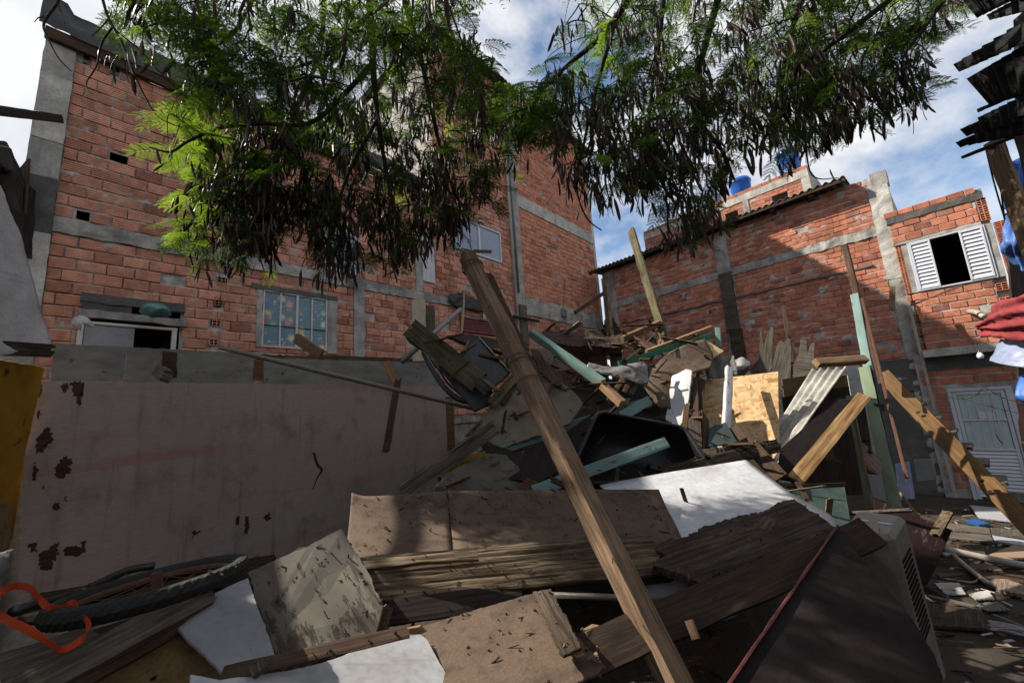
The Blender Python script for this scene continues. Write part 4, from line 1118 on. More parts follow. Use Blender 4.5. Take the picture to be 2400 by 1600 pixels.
# ------------------------------------------------------------------ shack wall on the left: painted plywood
def on_panel(off): return FL.p - FL.ny * off
PF = Facade(FL.p - FL.ny * .98, FL.es)
p = PF.fl
def quadL(name, label, cat, pts, th, mat, f='n', off=0.0, jag=0, seed=1):
    """upright board in the plane of the shack wall; local X along it, Z up"""
    Q = []
    P = [p(*q, off, f) for q in pts]; r = random.Random(seed)
    s0 = P[0][0]
    out = []
    for i in range(len(P)):
        a, b = Vector(P[i]), Vector(P[(i + 1) % len(P)]); k = max(1, min(140, int((b - a).length / (.05 if jag < .01 else .014)))) if jag else 1
        nn = Vector((-(b - a).y, (b - a).x)).normalized()
        for j in range(k):
            q = a.lerp(b, j / k)
            if j: q = q + nn * r.uniform(-jag, jag) * (2.5 if r.random() < .12 else 1) + (Vector((0, r.uniform(-1, 1) * jag * 1.6)) if jag > .01 else Vector((0, 0)))
            out.append(q)
    n = len(out)
    if sum(out[i].x * out[(i + 1) % n].y - out[(i + 1) % n].x * out[i].y for i in range(n)) < 0: out = out[::-1]
    z0 = min(q.y for q in out); x0 = min(q.x for q in out)
    v = [(q.x - x0, 0, q.y - z0) for q in out] + [(q.x - x0, th, q.y - z0) for q in out]
    F_ = [tuple(range(n)), tuple(range(2 * n - 1, n - 1, -1))] + [(i, n + i, n + (i + 1) % n, (i + 1) % n) for i in range(n)]
    o = mk(name, v, F_, mat, None, PF.M @ Matrix.Translation((x0, off, z0)))
    return tag(o, label, cat) if label else o
MT['bareply'] = wood('bare_torn_plywood', (.095, .048, .028), (.06, .03, .018), .6, .9, .4)
SW = quadL('plywood_sheet', 'large faded pink painted plywood wall panel with peeling patches', 'panel', [(92, 892), (1064, 905), (1068, 1085), (880, 1300), (40, 1420), (58, 1050)], .015, MT['pink'], jag=.006)
for fr, pts in (('r4', [(480, 1145), (570, 1145), (568, 1200), (553, 1300), (520, 1290), (510, 1240), (490, 1210)]), ('r4', [(430, 1150), (462, 1150), (455, 1210), (430, 1215)]), ('r4', [(260, 1340), (278, 1335), (268, 1400), (252, 1390)]),
                ('r4', [(245, 1568), (260, 1520), (320, 1450), (360, 1490), (350, 1550), (310, 1600), (250, 1640)]), ('b1', [(370, 150), (385, 90), (440, 30), (490, 50), (480, 140), (430, 180), (385, 170)]), ('b1', [(350, 370), (400, 340), (410, 385), (370, 390)]),
                ('b1', [(440, 300), (465, 295), (455, 335), (440, 325)]), ('b1', [(195, 620), (245, 610), (250, 680), (215, 680)]), ('b1', [(265, 740), (280, 680), (340, 640), (400, 605), (385, 720), (340, 795), (270, 790)]), ('b1', [(430, 640), (500, 640), (555, 650), (570, 600), (588, 600), (580, 680), (490, 700), (435, 690)]),
                ('b1', [(1600, 490), (1610, 425), (1630, 430), (1625, 490)]), ('b1', [(1660, 560), (1670, 430), (1695, 430), (1690, 550)]), ('b1', [(1790, 445), (1840, 400), (1845, 450), (1810, 460)]), ('b1', [(1305, 590), (1310, 535), (1370, 535), (1350, 550), (1320, 560)]), ('b1', [(220, 190), (225, 90), (245, 60), (240, 190)])):
    q = quadL('bare_patch', None, None, pts, .002, MT['bareply'], f=fr, off=-.003, jag=.012, seed=int(pts[0][0]))
    child_world(q, SW)
quadL('edge_batten', 'narrow ochre edge board on the right end of the pink panel', 'trim', [(1046, 930), (1062, 928), (1068, 1080), (1052, 1085)], .03, MT['ochre'], off=-.02)
quadL('plywood_board', 'grey stained plywood strip above the pink panel, left of the dark patch', 'board', [(126, 805), (299, 813), (288, 893), (119, 893)], .015, MT['greyply'], off=.03, jag=.004)
quadL('plywood_board', 'long grey plywood strip above the pink panel, from dark patch to ochre block', 'board', [(300, 813), (596, 828), (596, 899), (289, 894)], .015, MT['greyply'], off=.034, jag=.004)
quadL('plywood_board', 'grey plywood strip above the pink panel, right of the ochre block', 'board', [(618, 838), (1010, 850), (1040, 906), (618, 900)], .015, MT['greyply'], off=.032, jag=.005)
quadL('wood_block', 'small ochre wood block set between the grey plywood strips', 'block', [(598, 842), (617, 843), (617, 889), (594, 888)], .03, MT['ochre'], off=.02)
quadL('bark_patch', 'dark brown rectangular patch on the grey plywood strip', 'patch', [(381, 822), (415, 826), (414, 884), (379, 880)], .012, MT['brown'], off=.018, jag=.004)
quadL('rotten_board', 'long rotten reddish roof board lying along the shack top under the curtained window', 'board', [(560, 824), (640, 832), (780, 832), (1050, 845), (1050, 858), (800, 850), (650, 842)], .3, MT['brown'], off=.05, jag=.008)
plank('beam_stub', 'pale sawn beam end poking out of the grey plywood strip', 'beam', (372, 868, 4.72), (392, 883, 4.35), .13, .09, MT['grey'], roll=20, j1=.05, k=7)
plank('wood_offcut', 'pale broken wood offcut leaning in front of the curtained window', 'offcut', (692, 790, 5.9), (754, 832, 5.7), .16, .05, MT['tan2'], j0=.05, roll=25)
pipe('metal_pipe', 'long brownish grey pipe lying diagonally across the top of the pink panel', 'pipe', [(518, 814, 5.15), (800, 883, 5.4), (1120, 959, 5.7)], .032, MT['pvcdark'], n=14)
plank('wood_splint', 'short yellowish splint hanging at the right end of the grey strip', 'splint', (303, 1010, 6.6, 'r5'), (385, 1190, 6.3, 'r5'), .13, .02, MT['ochre'], j1=.1)
plank('wood_splint', 'long dark splint hanging down the face of the pink panel', 'splint', (392, 1100, 6.2, 'r5'), (300, 1640, 5.8, 'r5'), .10, .02, MT['brown'], j0=.15, j1=.12, bow=.05)
pipe('twig', 'bent black twig stuck on the pink panel', 'twig', [(2135, 0, 4.9, 'b1'), (2160, 80, 4.9, 'b1'), (2190, 120, 4.9, 'b1'), (2160, 170, 4.9, 'b1'), (2130, 250, 4.9, 'b1')], [.012, .012, .014, .014, .015, .016, .015, .014, .013, .012, .01, .009, .008, .007, .006, .005, .004][:17], MT['dark'], n=6)
# far left edge: yellow board, white tarp, neighbouring shack
slab('yellow_board', 'yellow painted board at the left edge beside the pink panel', 'board', [(-120, 820), (104, 862), (96, 905), (60, 1060), (30, 1265), (-120, 1270)], [3.4, 4.2, 4.25], .02, MT['yellow'], jag=.004)
slab('plywood_board', 'bare brown plywood below the yellow board at the left edge', 'board', [(-120, 1180), (32, 1180), (20, 1300), (-120, 1330)], [3.2, 4.0, 4.0], .02, MT['ochre_ply'])
sheet('plastic_bag', 'crumpled pale plastic bag at the lower left edge', 'bag', [[(-20, 1300, 3.2), (5, 1295, 3.3), (20, 1290, 3.4)], [(-20, 1335, 3.1), (8, 1330, 3.2), (17, 1325, 3.3)], [(-20, 1400, 3.1), (0, 1380, 3.2), (10, 1345, 3.3)]], .004, MT['plasticfilm'], nu=12, nv=12, crumple=.03, cs=14)
sheet('white_tarp', 'dirty white tarpaulin sloping down at the left edge', 'tarp', [[(-260, 300, 2.6), (-120, 330, 3.2), (-3, 428, 3.7)], [(-260, 540, 2.6), (-80, 560, 3.3), (48, 560, 4.0)], [(-260, 700, 2.6), (-60, 700, 3.3), (88, 700, 4.15)], [(-260, 800, 2.6), (-60, 815, 3.3), (60, 800, 4.0), ][:2] + [(118, 800, 4.2)], [(-260, 830, 2.7), (-40, 838, 3.4), (124, 808, 4.25)]], .006, MT['tarpwhite'], nu=30, nv=40, crumple=.02, cs=4)
plank('rotten_board', 'rotten dark board under the hem of the white tarp', 'board', (-80, 812, 3.3), (126, 822, 4.2), .14, .05, MT['rotdark'], j1=.1)
MT['darkb0'] = wood('dull_brown_board', (.13, .085, .06), (.08, .05, .036), 1, .85, .6)
NS = thing('shack', 'dark tiled shack roof and leaning boards at the left edge beside the tall column', 'shack', Matrix.Translation(at(0, 500, 4.4)))
def tiled_roof():
    n = 14; b = MB()
    A, B_ = at(-260, 205, 3.4), at(76, 440, 4.9)
    for i in range(n):
        u0, u1 = i / n, (i + 1.25) / n
        a, c = A.lerp(B_, u0), A.lerp(B_, u1); o_ = Vector((0, 0, .035)); bk_ = Vector((-1.6, 1.2, -.1)); th = Vector((0, 0, -.03))
        v = [a + o_, c, c + bk_, a + o_ + bk_]; v = v + [q + th for q in v]
        b.add(v, [(0, 1, 2, 3), (7, 6, 5, 4), (0, 4, 5, 1), (1, 5, 6, 2), (2, 6, 7, 3), (3, 7, 4, 0)])
    o = b.build('roof', MT['roofdark']); child_world(o, NS)
tiled_roof()
for (a, c, w_, t_, mt) in (((-60, 252, 3.3), (138, 278, 4.5), .10, .08, 'dark'),):
    child_world(plank('beam', None, None, a, c, w_, t_, MT[mt]), NS)
slab('board', None, None, [(-150, 320), (10, 330), (55, 420), (72, 440), (50, 560), (-10, 470), (-150, 500)], 4.7, .03, MT['dark'], parent=NS)
slab('board', None, None, [(-60, 330), (20, 345), (50, 430), (44, 500), (20, 470), (0, 420), (-60, 400)], 4.6, .03, MT['dark'], parent=NS)
slab('board', None, None, [(44, 395), (66, 370), (58, 500), (40, 470)], 4.65, .03, MT['darkb0'], parent=NS)
slab('board', None, None, [(20, 470), (70, 440), (52, 600), (36, 560)], 4.8, .3, MT['dark'], parent=NS)
b = MB()                                                      # unseen wall added outside the picture, its height set to shade the foreground
for i in range(9):
    y0 = 2.46 - i * .7; zt = 4.24 - (.05 * math.sin(i * 1.9) if i else 0)
    b.bbox(-3.68 - .03 * (i % 2), -3.6, y0 - .68, y0, 0, zt)
child_world(b.build('wall', MT['brownply']), NS)
b = MB(); b.add([(-3.5, 1.8, 4.0), (-3.5, -3.8, 4.0), (-7.5, -3.8, 4.5), (-7.5, 1.8, 4.5), (-3.5, 1.8, 4.04), (-3.5, -3.8, 4.04), (-7.5, -3.8, 4.54), (-7.5, 1.8, 4.54)], [(3, 2, 1, 0), (4, 5, 6, 7), (0, 1, 5, 4), (1, 2, 6, 5), (2, 3, 7, 6), (3, 0, 4, 7)])  # unseen roof, added with the wall to hold back light
child_world(b.build('roof', MT['roofdark']), NS)
child_world(plank('post', None, None, at(-200, 400, 4.6), at(-200, 400, 4.6) - Vector((0, 0, 4.6)), .1, .1, MT['dark'], world=True), NS)
sheet('white_rag', 'small pale cloth rag hung over the low window opening', 'rag', [[(652, 1225, 5.05, ), (720, 1165, 5.0), (800, 1150, 5.0), (880, 1190, 5.0), (955, 1280, 5.05)], [(690, 1280, 5.0), (740, 1235, 4.96), (800, 1225, 4.95), (860, 1240, 4.96), (930, 1290, 5.0)], [(780, 1335, 5.02), (785, 1300, 4.98), (800, 1250, 4.95), (840, 1260, 4.97), (900, 1280, 5.0)]] if False else
      [[(40 + x / 5.2275, 520 + y / 5.2275, d) for x, y, d in row] for row in ([(652, 1225, 5.1), (720, 1165, 5.05), (800, 1150, 5.05), (880, 1190, 5.05), (955, 1280, 5.1)], [(700, 1275, 5.05), (745, 1235, 5.0), (800, 1225, 5.0), (860, 1240, 5.0), (925, 1290, 5.05)], [(780, 1335, 5.07), (785, 1300, 5.03), (800, 1255, 5.0), (840, 1262, 5.02), (900, 1290, 5.05)])], .004, MT['tarpwhite'], nu=16, nv=10, crumple=.008, cs=20)
def bag(name, label, c, r, mat, squash=.6):
    n, k = 18, 10; v = []; f = []
    for j in range(k + 1):
        th = math.pi * j / k
        for i in range(n):
            a = 2 * math.pi * i / n; d = Vector((math.sin(th) * math.cos(a), math.sin(th) * math.sin(a), math.cos(th) * squash))
            v.append(d * r * (1 + .28 * mn.noise(d * 2.4 + c) + .12 * mn.noise(d * 6 + c)))
    for j in range(k):
        for i in range(n): f.append((j * n + i, (j + 1) * n + i, (j + 1) * n + (i + 1) % n, j * n + (i + 1) % n))
    return tag(mk(name, v, f, mat, None, Matrix.Translation(c), True), label, 'bag')
MT['greenbag'] = plain('green_plastic_bag', (.10, .30, .27), .3, .5, .5, 9, .3)
bag('plastic_bag', 'green plastic bag stuffed in the slot above the low window', at(364, 727, 5.62), .17, MT['greenbag'])

# ------------------------------------------------------------------ the foreground
rt0 = random.Random(2)
LP = thing('leaning_timbers', 'two long sawn timbers lashed with wire leaning across the whole heap', 'beam', Matrix.Translation(at(1600, 1640, 2.05)))
child_world(plank('timber', None, None, (1093, 596, 3.18), (1625, 1690, 2.0), .112, .112, MT['dusty'], roll=46, n=60, k=8, rough=.004, gr=.003, j0=.05), LP)
child_world(plank('timber', None, None, (1138, 640, 3.13), (1338, 1075, 2.72), .095, .05, MT['brown'], roll=-44, n=24, j0=.05, gr=.003), LP)
for t_ in (.12, .2, .31, .47, .58, .66, .78, .87):
    q_ = W3((1093, 596, 3.18)).lerp(W3((1625, 1690, 2.0)), t_) + (C0 - W3((1093, 596, 3.18)).lerp(W3((1625, 1690, 2.0)), t_)).normalized() * .07 + Vector((rt0.uniform(-.04, .04), 0, 0))
    child_world(pipe('nail', None, None, [q_, q_ + Vector((rt0.uniform(-.02, .02), -.03, rt0.uniform(-.02, .02)))], .0028, MT['rust'], world=True, n=5), LP)
child_world(plank('peg', None, None, (905, 255, 3.2, 'r5'), (1030, 262, 3.15, 'r5'), .03, .025, MT['tan'], j1=.03), LP)
def tie(c, ax, r, turns, jit, name='wire_tie'):
    ax = ax.normalized(); e = ax.orthogonal().normalized(); g_ = ax.cross(e); pts = []
    for i in range(turns * 14 + 1):
        a = 2 * math.pi * i / 14; q = 1 + jit * math.sin(a * 2.3)
        pts.append(c + (e * math.cos(a) + g_ * math.sin(a)) * r * q + ax * (.012 * i / 14 + .018 * math.sin(a * .7)))
    o = MB().tube([q - c for q in pts], .0042, 6).build(name, MT['rope'], None, Matrix.Translation(c), True)
    child_world(o, LP)
axL = W3((1625, 1690, 2.0)) - W3((1093, 596, 3.18))
for t_, k_ in ((.05, 2), (.36, 2), (.42, 1)): tie(W3((1093, 596, 3.18)).lerp(W3((1625, 1690, 2.0)), t_), axL, .088, k_, .03)
c_ = W3((1093, 596, 3.18)).lerp(W3((1625, 1690, 2.0)), .37)
child_world(pipe('wire_end', None, None, [(1265, 985, 2.72), (1292, 968, 2.6), (1312, 985, 2.58), (1318, 1020, 2.58), (1322, 1055, 2.62)], .006, MT['rope'], n=6), LP)
plank('rotten_timber', 'thick rotten split beam lying across the foreground under the leaning timbers', 'beam', (706, 1374, 2.42), (1545, 1297, 2.72), .235, .07, MT['rot'], roll=-16, j0=.10, j1=.12, n=90, k=24, rough=.006, gr=.010)
plank('rotten_timber', 'narrow torn top layer of the split foreground beam', 'beam', (712, 1337, 2.40), (1130, 1300, 2.50), .05, .03, MT['rot'], roll=-35, j0=.1, j1=.25, n=40, k=8, rough=.007, gr=.008)
slab('rotten_board', 'broad rotten flaking board on top of the white panel at the right foreground', 'board', [(1516, 1280), (1862, 1167), (1961, 1236), (1640, 1366), (1600, 1345), (1530, 1325), (1560, 1300)], [2.72, 3.25, 2.9], .05, MT['rotdark'], jag=.018, ax=(0, 1))
for i, (x, y, w_) in enumerate(((1690, 1275, .10), (1760, 1255, .07), (1640, 1320, .12), (1720, 1330, .06), (1800, 1230, .08), (1585, 1310, .10))):
    q = at(x, y, 2.83 + .1 * (i % 3)); plank('bark_flake', ['curled flake near the middle of the rotten board', 'small pale flake on the rotten board', 'large curled flake at the lower edge of the rotten board', 'thin flake on the lower right of the rotten board', 'flake by the upper edge of the rotten board', 'flake at the left end of the rotten board'][i], 'flake', q - Vector((w_, .05, .02)), q + Vector((w_, .06, .03)), w_ * .9, .006, MT['rot'], world=True, j0=.04, j1=.05, face=(.1, -.5, 1), rough=.012, bow=.015)
MT['darkb'] = wood('dark_brown_dusty', (.10, .066, .046), (.06, .04, .028), 1, .85, .6)
GB = plank('timber', 'long dark brown beam with a green painted tip rising to the right foreground', 'beam', (1197, 1612, 1.95), (2040, 1248, 2.62), .17, .06, MT['darkb'], roll=-12, n=24, rough=.005)
child_world(plank('painted_tip', None, None, (1196, 1610, 1.935), (1335, 1552, 2.01), .14, .01, MT['green'], roll=-12, j1=.1), GB)
plank('wood_stub', 'short splintered block on the dark green-tipped beam', 'stub', (1372, 1500, 2.1), (1405, 1480, 2.15), .07, .06, MT['tan2'], j1=.02, roll=20)
plank('wood_peg', 'small peg beside the leaning timbers on the dark beam', 'peg', (1615, 1455, 2.05), (1632, 1500, 2.0), .035, .04, MT['brown'])
r0 = random.Random(5)
for i in range(9):
    q = at(1340 + r0.uniform(-30, 70), 1565 + r0.uniform(-35, 30), 1.93); d = Vector((r0.uniform(-1, 1), -.4, r0.uniform(-.3, 1))).normalized() * r0.uniform(.02, .06)
    tag(plank('splinter', None, None, q, q + d, .012, .006, MT['tan'], world=True, j1=.02, n=3, k=2), 'torn splinter on the green-tipped beam near the bottom edge', 'splinter', 'splinters on the green-tipped beam')
DP = slab('fibreboard_sheet', 'large dark brown fibreboard panel with a red edge at the bottom right', 'panel', [(1965, 1234), (1650, 1690), (2250, 1690), (2190, 1530), (2120, 1420), (2008, 1296)], [2.6, 1.42, 1.55], .02, MT['darkboard'], jag=.004, ax=(0, 1))
child_world(plank('red_edge', None, None, (1962, 1232, 2.585), (1648, 1690, 1.412), .012, .024, MT['redpaint'], n=20), DP)
# white box with vent slots
AC = thing('vented_box', 'yellowed white plastic appliance with vent slots standing beside the dark panel', 'appliance', frame(Vector((.58, -.81, .0)), Vector((-.14, -.05, 1)), at(2044, 1215, 3.05) - Vector((0, 0, .02))))
b = MB(); b.bbox(-.14, .14, -.20, .20, -1.1, 0, .03); b.build('body', MT['whiteplastic'], AC)
for i in range(16):
    b = MB(); b.box(.1405, .145, -.13, .10, -.20 - i * .034, -.186 - i * .034); b.build('slot', MT['void'], AC)
for x in (-.09, .03):
    b = MB(); b.bbox(x, x + .07, -.02, .0, .001, .006, .001); b.build('glint_strip', MT['alum'], AC)
slab('maroon_board', 'very dark maroon board leaning behind the white vented appliance', 'board', [(2048, 1167), (2232, 1241), (2178, 1362), (2100, 1390), (2060, 1300)], [3.6, 3.3, 3.1], .03, MT['redboard'])
WP = sheet('white_sheet', 'big glossy white laminate panel bent in the middle of the heap', 'panel', [[(1405, 1136, 3.7), (1544, 1110, 3.75), (1650, 1093, 3.8), (1748, 1077, 3.9)], [(1470, 1200, 3.25), (1585, 1185, 3.35), (1700, 1160, 3.4), (1856, 1157, 3.4)], [(1500, 1330, 2.85), (1600, 1300, 2.85), (1720, 1270, 2.95), (1958, 1236, 2.95)], [(1480, 1460, 2.55), (1560, 1430, 2.6), (1650, 1400, 2.6), (1720, 1390, 2.6)]], .012, MT['white'], nu=26, nv=20)
sheet('curved_board', 'bowed dirty brown hardboard sheet above the rotten beam, right piece', 'board', [[(1050, 1150, 3.25), (1300, 1147, 3.3), (1544, 1146, 3.35)], [(1054, 1205, 3.08), (1310, 1195, 3.12), (1563, 1190, 3.2)], [(1060, 1262, 2.86), (1320, 1250, 2.92), (1585, 1232, 3.0)], [(1066, 1330, 2.58), (1330, 1312, 2.66), (1612, 1290, 2.8)]], .008, MT['brownply'], nu=26, nv=18)
sheet('curved_board', 'bowed dirty brown hardboard sheet with sunny patch, left piece', 'board', [[(824, 1154, 3.15), (860, 1162, 3.16), (940, 1158, 3.2), (1046, 1150, 3.24)], [(820, 1205, 3.0), (870, 1208, 3.0), (950, 1207, 3.04), (1051, 1205, 3.07)], [(814, 1262, 2.78), (870, 1264, 2.78), (950, 1262, 2.82), (1057, 1262, 2.85)], [(806, 1335, 2.5), (870, 1335, 2.5), (960, 1330, 2.54), (1063, 1330, 2.575)]], .008, MT['brownply'], nu=22, nv=18)
plank('frayed_plank', 'grey frayed plank sticking up behind the bowed brown sheet', 'plank', (938, 1160, 3.55), (1165, 998, 3.95), .14, .035, MT['grey'], j0=.22, j1=.10, n=50, k=18, rough=.006, gr=.014)
slab('mossy_sheet', 'grey mossy panel fragment behind the bowed brown sheet', 'panel', [(1000, 1160), (1062, 1100), (1140, 1062), (1185, 1064), (1213, 1091), (1248, 1160)], [3.5, 3.7, 3.9], .03, MT['plyg'], jag=.012)
plank('yellow_board', 'small yellow painted board under the frayed plank', 'board', (1025, 1102, 3.85), (1140, 1068, 4.0), .10, .02, MT['yellow'], j0=.05)
slab('terracotta_board', 'reddish orange board corner behind the mossy fragment', 'board', [(1235, 1120), (1290, 1145), (1240, 1160), (1215, 1140)], 3.75, .02, MT['clay'])
slab('hardboard_sheet', 'dusty brown hardboard lying flat in the bottom foreground', 'panel', [(940, 1480), (1262, 1384), (1420, 1560), (1190, 1700), (1010, 1700)], [2.15, 2.45, 1.9], .012, MT['brownply'], jag=.006)
slab('peeled_board', 'peeled crumbling board scrap beside the flat brown hardboard', 'board', [(1248, 1385), (1292, 1378), (1318, 1430), (1362, 1515), (1320, 1535), (1285, 1470)], [2.42, 2.4, 2.15], .012, MT['rotdark'], jag=.008)
slab('white_board', 'large white laminate board with torn corner at the bottom edge', 'board', [(440, 1700), (446, 1578), (516, 1591), (690, 1566), (800, 1536), (914, 1492), (986, 1485), (1003, 1498), (1065, 1610), (1080, 1700)], [1.36, 1.5, 1.52], .016, MT['white'], jag=.003)
slab('torn_fibre', 'torn fibrous corner of the white board at the bottom edge', 'scrap', [(918, 1492), (950, 1472), (985, 1466), (1000, 1480), (986, 1486)], 1.72, .01, MT['tan'], jag=.006)
plank('edge_strip', 'brown strip along the top of the bottom white board', 'strip', (520, 1580, 1.56), (960, 1478, 1.72), .05, .012, MT['brown'], roll=-30, n=16)
plank('wood_stub', 'pale broken stub standing on the strip above the bottom white board', 'stub', (604, 1548, 1.57), (612, 1575, 1.55), .05, .035, MT['grey'], j0=.02, roll=10, k=4, n=4)
slab('white_sheet', 'plain dull white panel leaning at the lower left', 'panel', [(416, 1470), (506, 1387), (582, 1353), (650, 1548), (527, 1580)], [1.75, 2.0, 2.15], .012, MT['dullwhite'], jag=.003)
slab('plywood_board', 'smooth brown plywood at the bottom left under the dull white panel', 'board', [(150, 1690), (240, 1540), (413, 1472), (530, 1576), (480, 1690)], [1.45, 1.6, 1.78], .014, MT['ochre_ply'])
slab('peeling_plywood', 'weathered peeling plywood with a knot hole left of the rotten beam', 'plywood', [(580, 1340), (654, 1306), (720, 1280), (800, 1236), (840, 1300), (900, 1420), (880, 1500), (647, 1548)], [2.28, 2.36, 2.42, 2.56, 2.46, 2.2, 2.08, 1.95], .014, MT['plyg'], jag=.006, ax=(0, 7))
slab('dark_patch', 'dark knot hole patch in the weathered peeling plywood', 'patch', [(765, 1448), (790, 1442), (800, 1468), (792, 1492), (775, 1484)], 2.19, .01, MT['dark'], jag=.004)
pipe('pipe_end', 'short brown pipe end above the peeling plywood', 'pipe', [(752, 1292, 2.55), (780, 1296, 2.5), (826, 1306, 2.46)], .02, MT['rust'])
plank('plank', 'dark plank under the rotten beam at the centre foreground', 'plank', (912, 1436, 2.32), (1222, 1392, 2.5), .12, .03, MT['dark'], roll=-20)
plank('wood_block', 'sunlit square block end under the rotten beam', 'block', (864, 1448, 2.30), (912, 1452, 2.28), .11, .05, MT['tan2'], n=3)
plank('wood_block', 'dark square block end under the rotten beam, left of the sunlit one', 'block', (818, 1442, 2.28), (860, 1445, 2.28), .12, .05, MT['brown'], n=3)
pipe('plastic_pipe', 'thin brown pipe with a blue cap under the leaning timbers', 'pipe', [(1290, 1394, 2.5), (1592, 1404, 2.45)], .017, MT['pvcdark'])
bag('cap', 'small blue plastic cap at the end of the thin pipe', at(1594, 1400, 2.43), .022, MT['bluething'], .9)
plank('plank', 'dark plank crossing behind the leaning timbers below the bowed sheet', 'plank', (1300, 1375, 2.6), (1590, 1345, 2.75), .08, .03, MT['dark'])
BP = plank('timber', 'long two-layer weathered timber in the lower left corner', 'timber', (20, 1640, 1.28), (492, 1392, 1.95), .10, .05, MT['grey'], roll=-28, n=22, j1=.05, rough=.005)
plank('timber', 'darker timber with yellow paint just under the long weathered one', 'timber', (70, 1660, 1.32), (512, 1415, 1.98), .06, .05, MT['brown'], roll=-10, n=22, j1=.06)
plank('plank', 'grey plank lying in shade at the far lower left', 'plank', (-40, 1600, 1.35), (240, 1500, 1.7), .2, .02, MT['grey'], roll=-50)
plank('dark_timber', 'dark timber behind the bicycle wheel at the lower left', 'timber', (60, 1430, 2.3), (640, 1330, 2.6), .14, .06, MT['dark'], roll=-20)
# bicycle wheel seen nearly edge on
a_, c_ = at(95, 1462, 1.38), at(556, 1312, 1.92)
ctr = (a_ + c_) / 2; xx = (c_ - a_).normalized(); ra = (c_ - a_).length / 2 - .03
vw = (C0 - ctr).normalized(); n0 = xx.cross(vw).normalized(); n0 = n0 if n0.z > 0 else -n0; nrm_ = n0 * math.cos(R_(10)) + vw * math.sin(R_(10))
BW = thing('bicycle_wheel', 'old bicycle wheel with knobbly tyre lying in the lower left', 'wheel', frame(xx, nrm_, ctr))
def torus(R, r, nn, kk, knob=False, mat=None, name='tyre'):
    v = []; f = []
    for i in range(nn):
        a = 2 * math.pi * i / nn
        for j in range(kk):
            q = 2 * math.pi * j / kk; rr = r * (1 + (.14 if knob and (i % 2 == 0) and (j % 2 == 0) and math.cos(q) > -.2 else 0))
            v.append(((R + rr * math.cos(q)) * math.cos(a), (R + rr * math.cos(q)) * math.sin(a), rr * math.sin(q)))
    for i in range(nn):
        for j in range(kk): f.append((i * kk + j, ((i + 1) % nn) * kk + j, ((i + 1) % nn) * kk + (j + 1) % kk, i * kk + (j + 1) % kk))
    return mk(name, v, f, mat, BW)
torus(ra, .032, 110, 14, True, MT['rubber']); torus(ra - .04, .012, 60, 8, False, MT['rust'], 'rim')
for i in range(20):
    a = 2 * math.pi * i / 20; b = MB(); b.tube([(.02 * math.cos(a + .8), .02 * math.sin(a + .8), .03 * (-1) ** i), ((ra - .045) * math.cos(a), (ra - .045) * math.sin(a), 0)], .0016, 4); b.build('spoke', MT['rust'], BW)
MB().tube([(0, 0, -.05), (0, 0, .05)], .018, 10).build('hub', MT['rust'], BW)
pipe('tube', 'bent black tube beside the bicycle wheel', 'tube', [(90, 1080, 1.45, 'b1'), (500, 970, 1.7, 'b1'), (850, 810, 2.0, 'b1'), (1050, 770, 2.1, 'b1')], .018, MT['black'])
def ribbon(name, label, pts, w, mat):
    P = smoothpath([at(*q) for q in pts], 6); v = []; f = []
    for i, q in enumerate(P):
        t = P[min(i + 1, len(P) - 1)] - P[max(i - 1, 0)]; s = Vector((0, .25, 1)).cross(t).normalized().cross(t).normalized()
        s = (s + Vector((.3 * math.sin(i * .35), .3 * math.cos(i * .3), 0))).normalized()
        v += [q - s * w / 2, q + s * w / 2]
    n = len(v)
    v += [Vector(q) + Vector((0, .003, -.003)) for q in v[:n]]
    for i in range(len(P) - 1):
        f += [(2 * i, 2 * i + 1, 2 * i + 3, 2 * i + 2), (n + 2 * i, n + 2 * i + 2, n + 2 * i + 3, n + 2 * i + 1), (2 * i, 2 * i + 2, n + 2 * i + 2, n + 2 * i), (2 * i + 1, n + 2 * i + 1, n + 2 * i + 3, 2 * i + 3)]
    return tag(mk(name, v, f, mat), label, 'strap')
def B1(x, y, d): return (*px('b1', x, y), d)
ribbon('strap', 'flat orange webbing strap looped around the bicycle wheel', [B1(-60, 1000, 1.3), B1(20, 935, 1.32), B1(120, 905, 1.36), B1(210, 930, 1.38), B1(300, 1030, 1.38), B1(390, 1060, 1.42), B1(500, 1020, 1.45), B1(545, 1090, 1.38), B1(600, 1170, 1.32), B1(560, 1260, 1.28), B1(420, 1340, 1.26), B1(300, 1270, 1.27), B1(160, 1190, 1.25), B1(30, 1130, 1.22), B1(-60, 1080, 1.2)], .019, MT['strap'])
# ------------------------------------------------------------------ the middle and top of the heap
def teal(label, a, b, w, t, **k): return plank('painted_plank', label, 'plank', a, b, w, t, MT['teal'], **k)
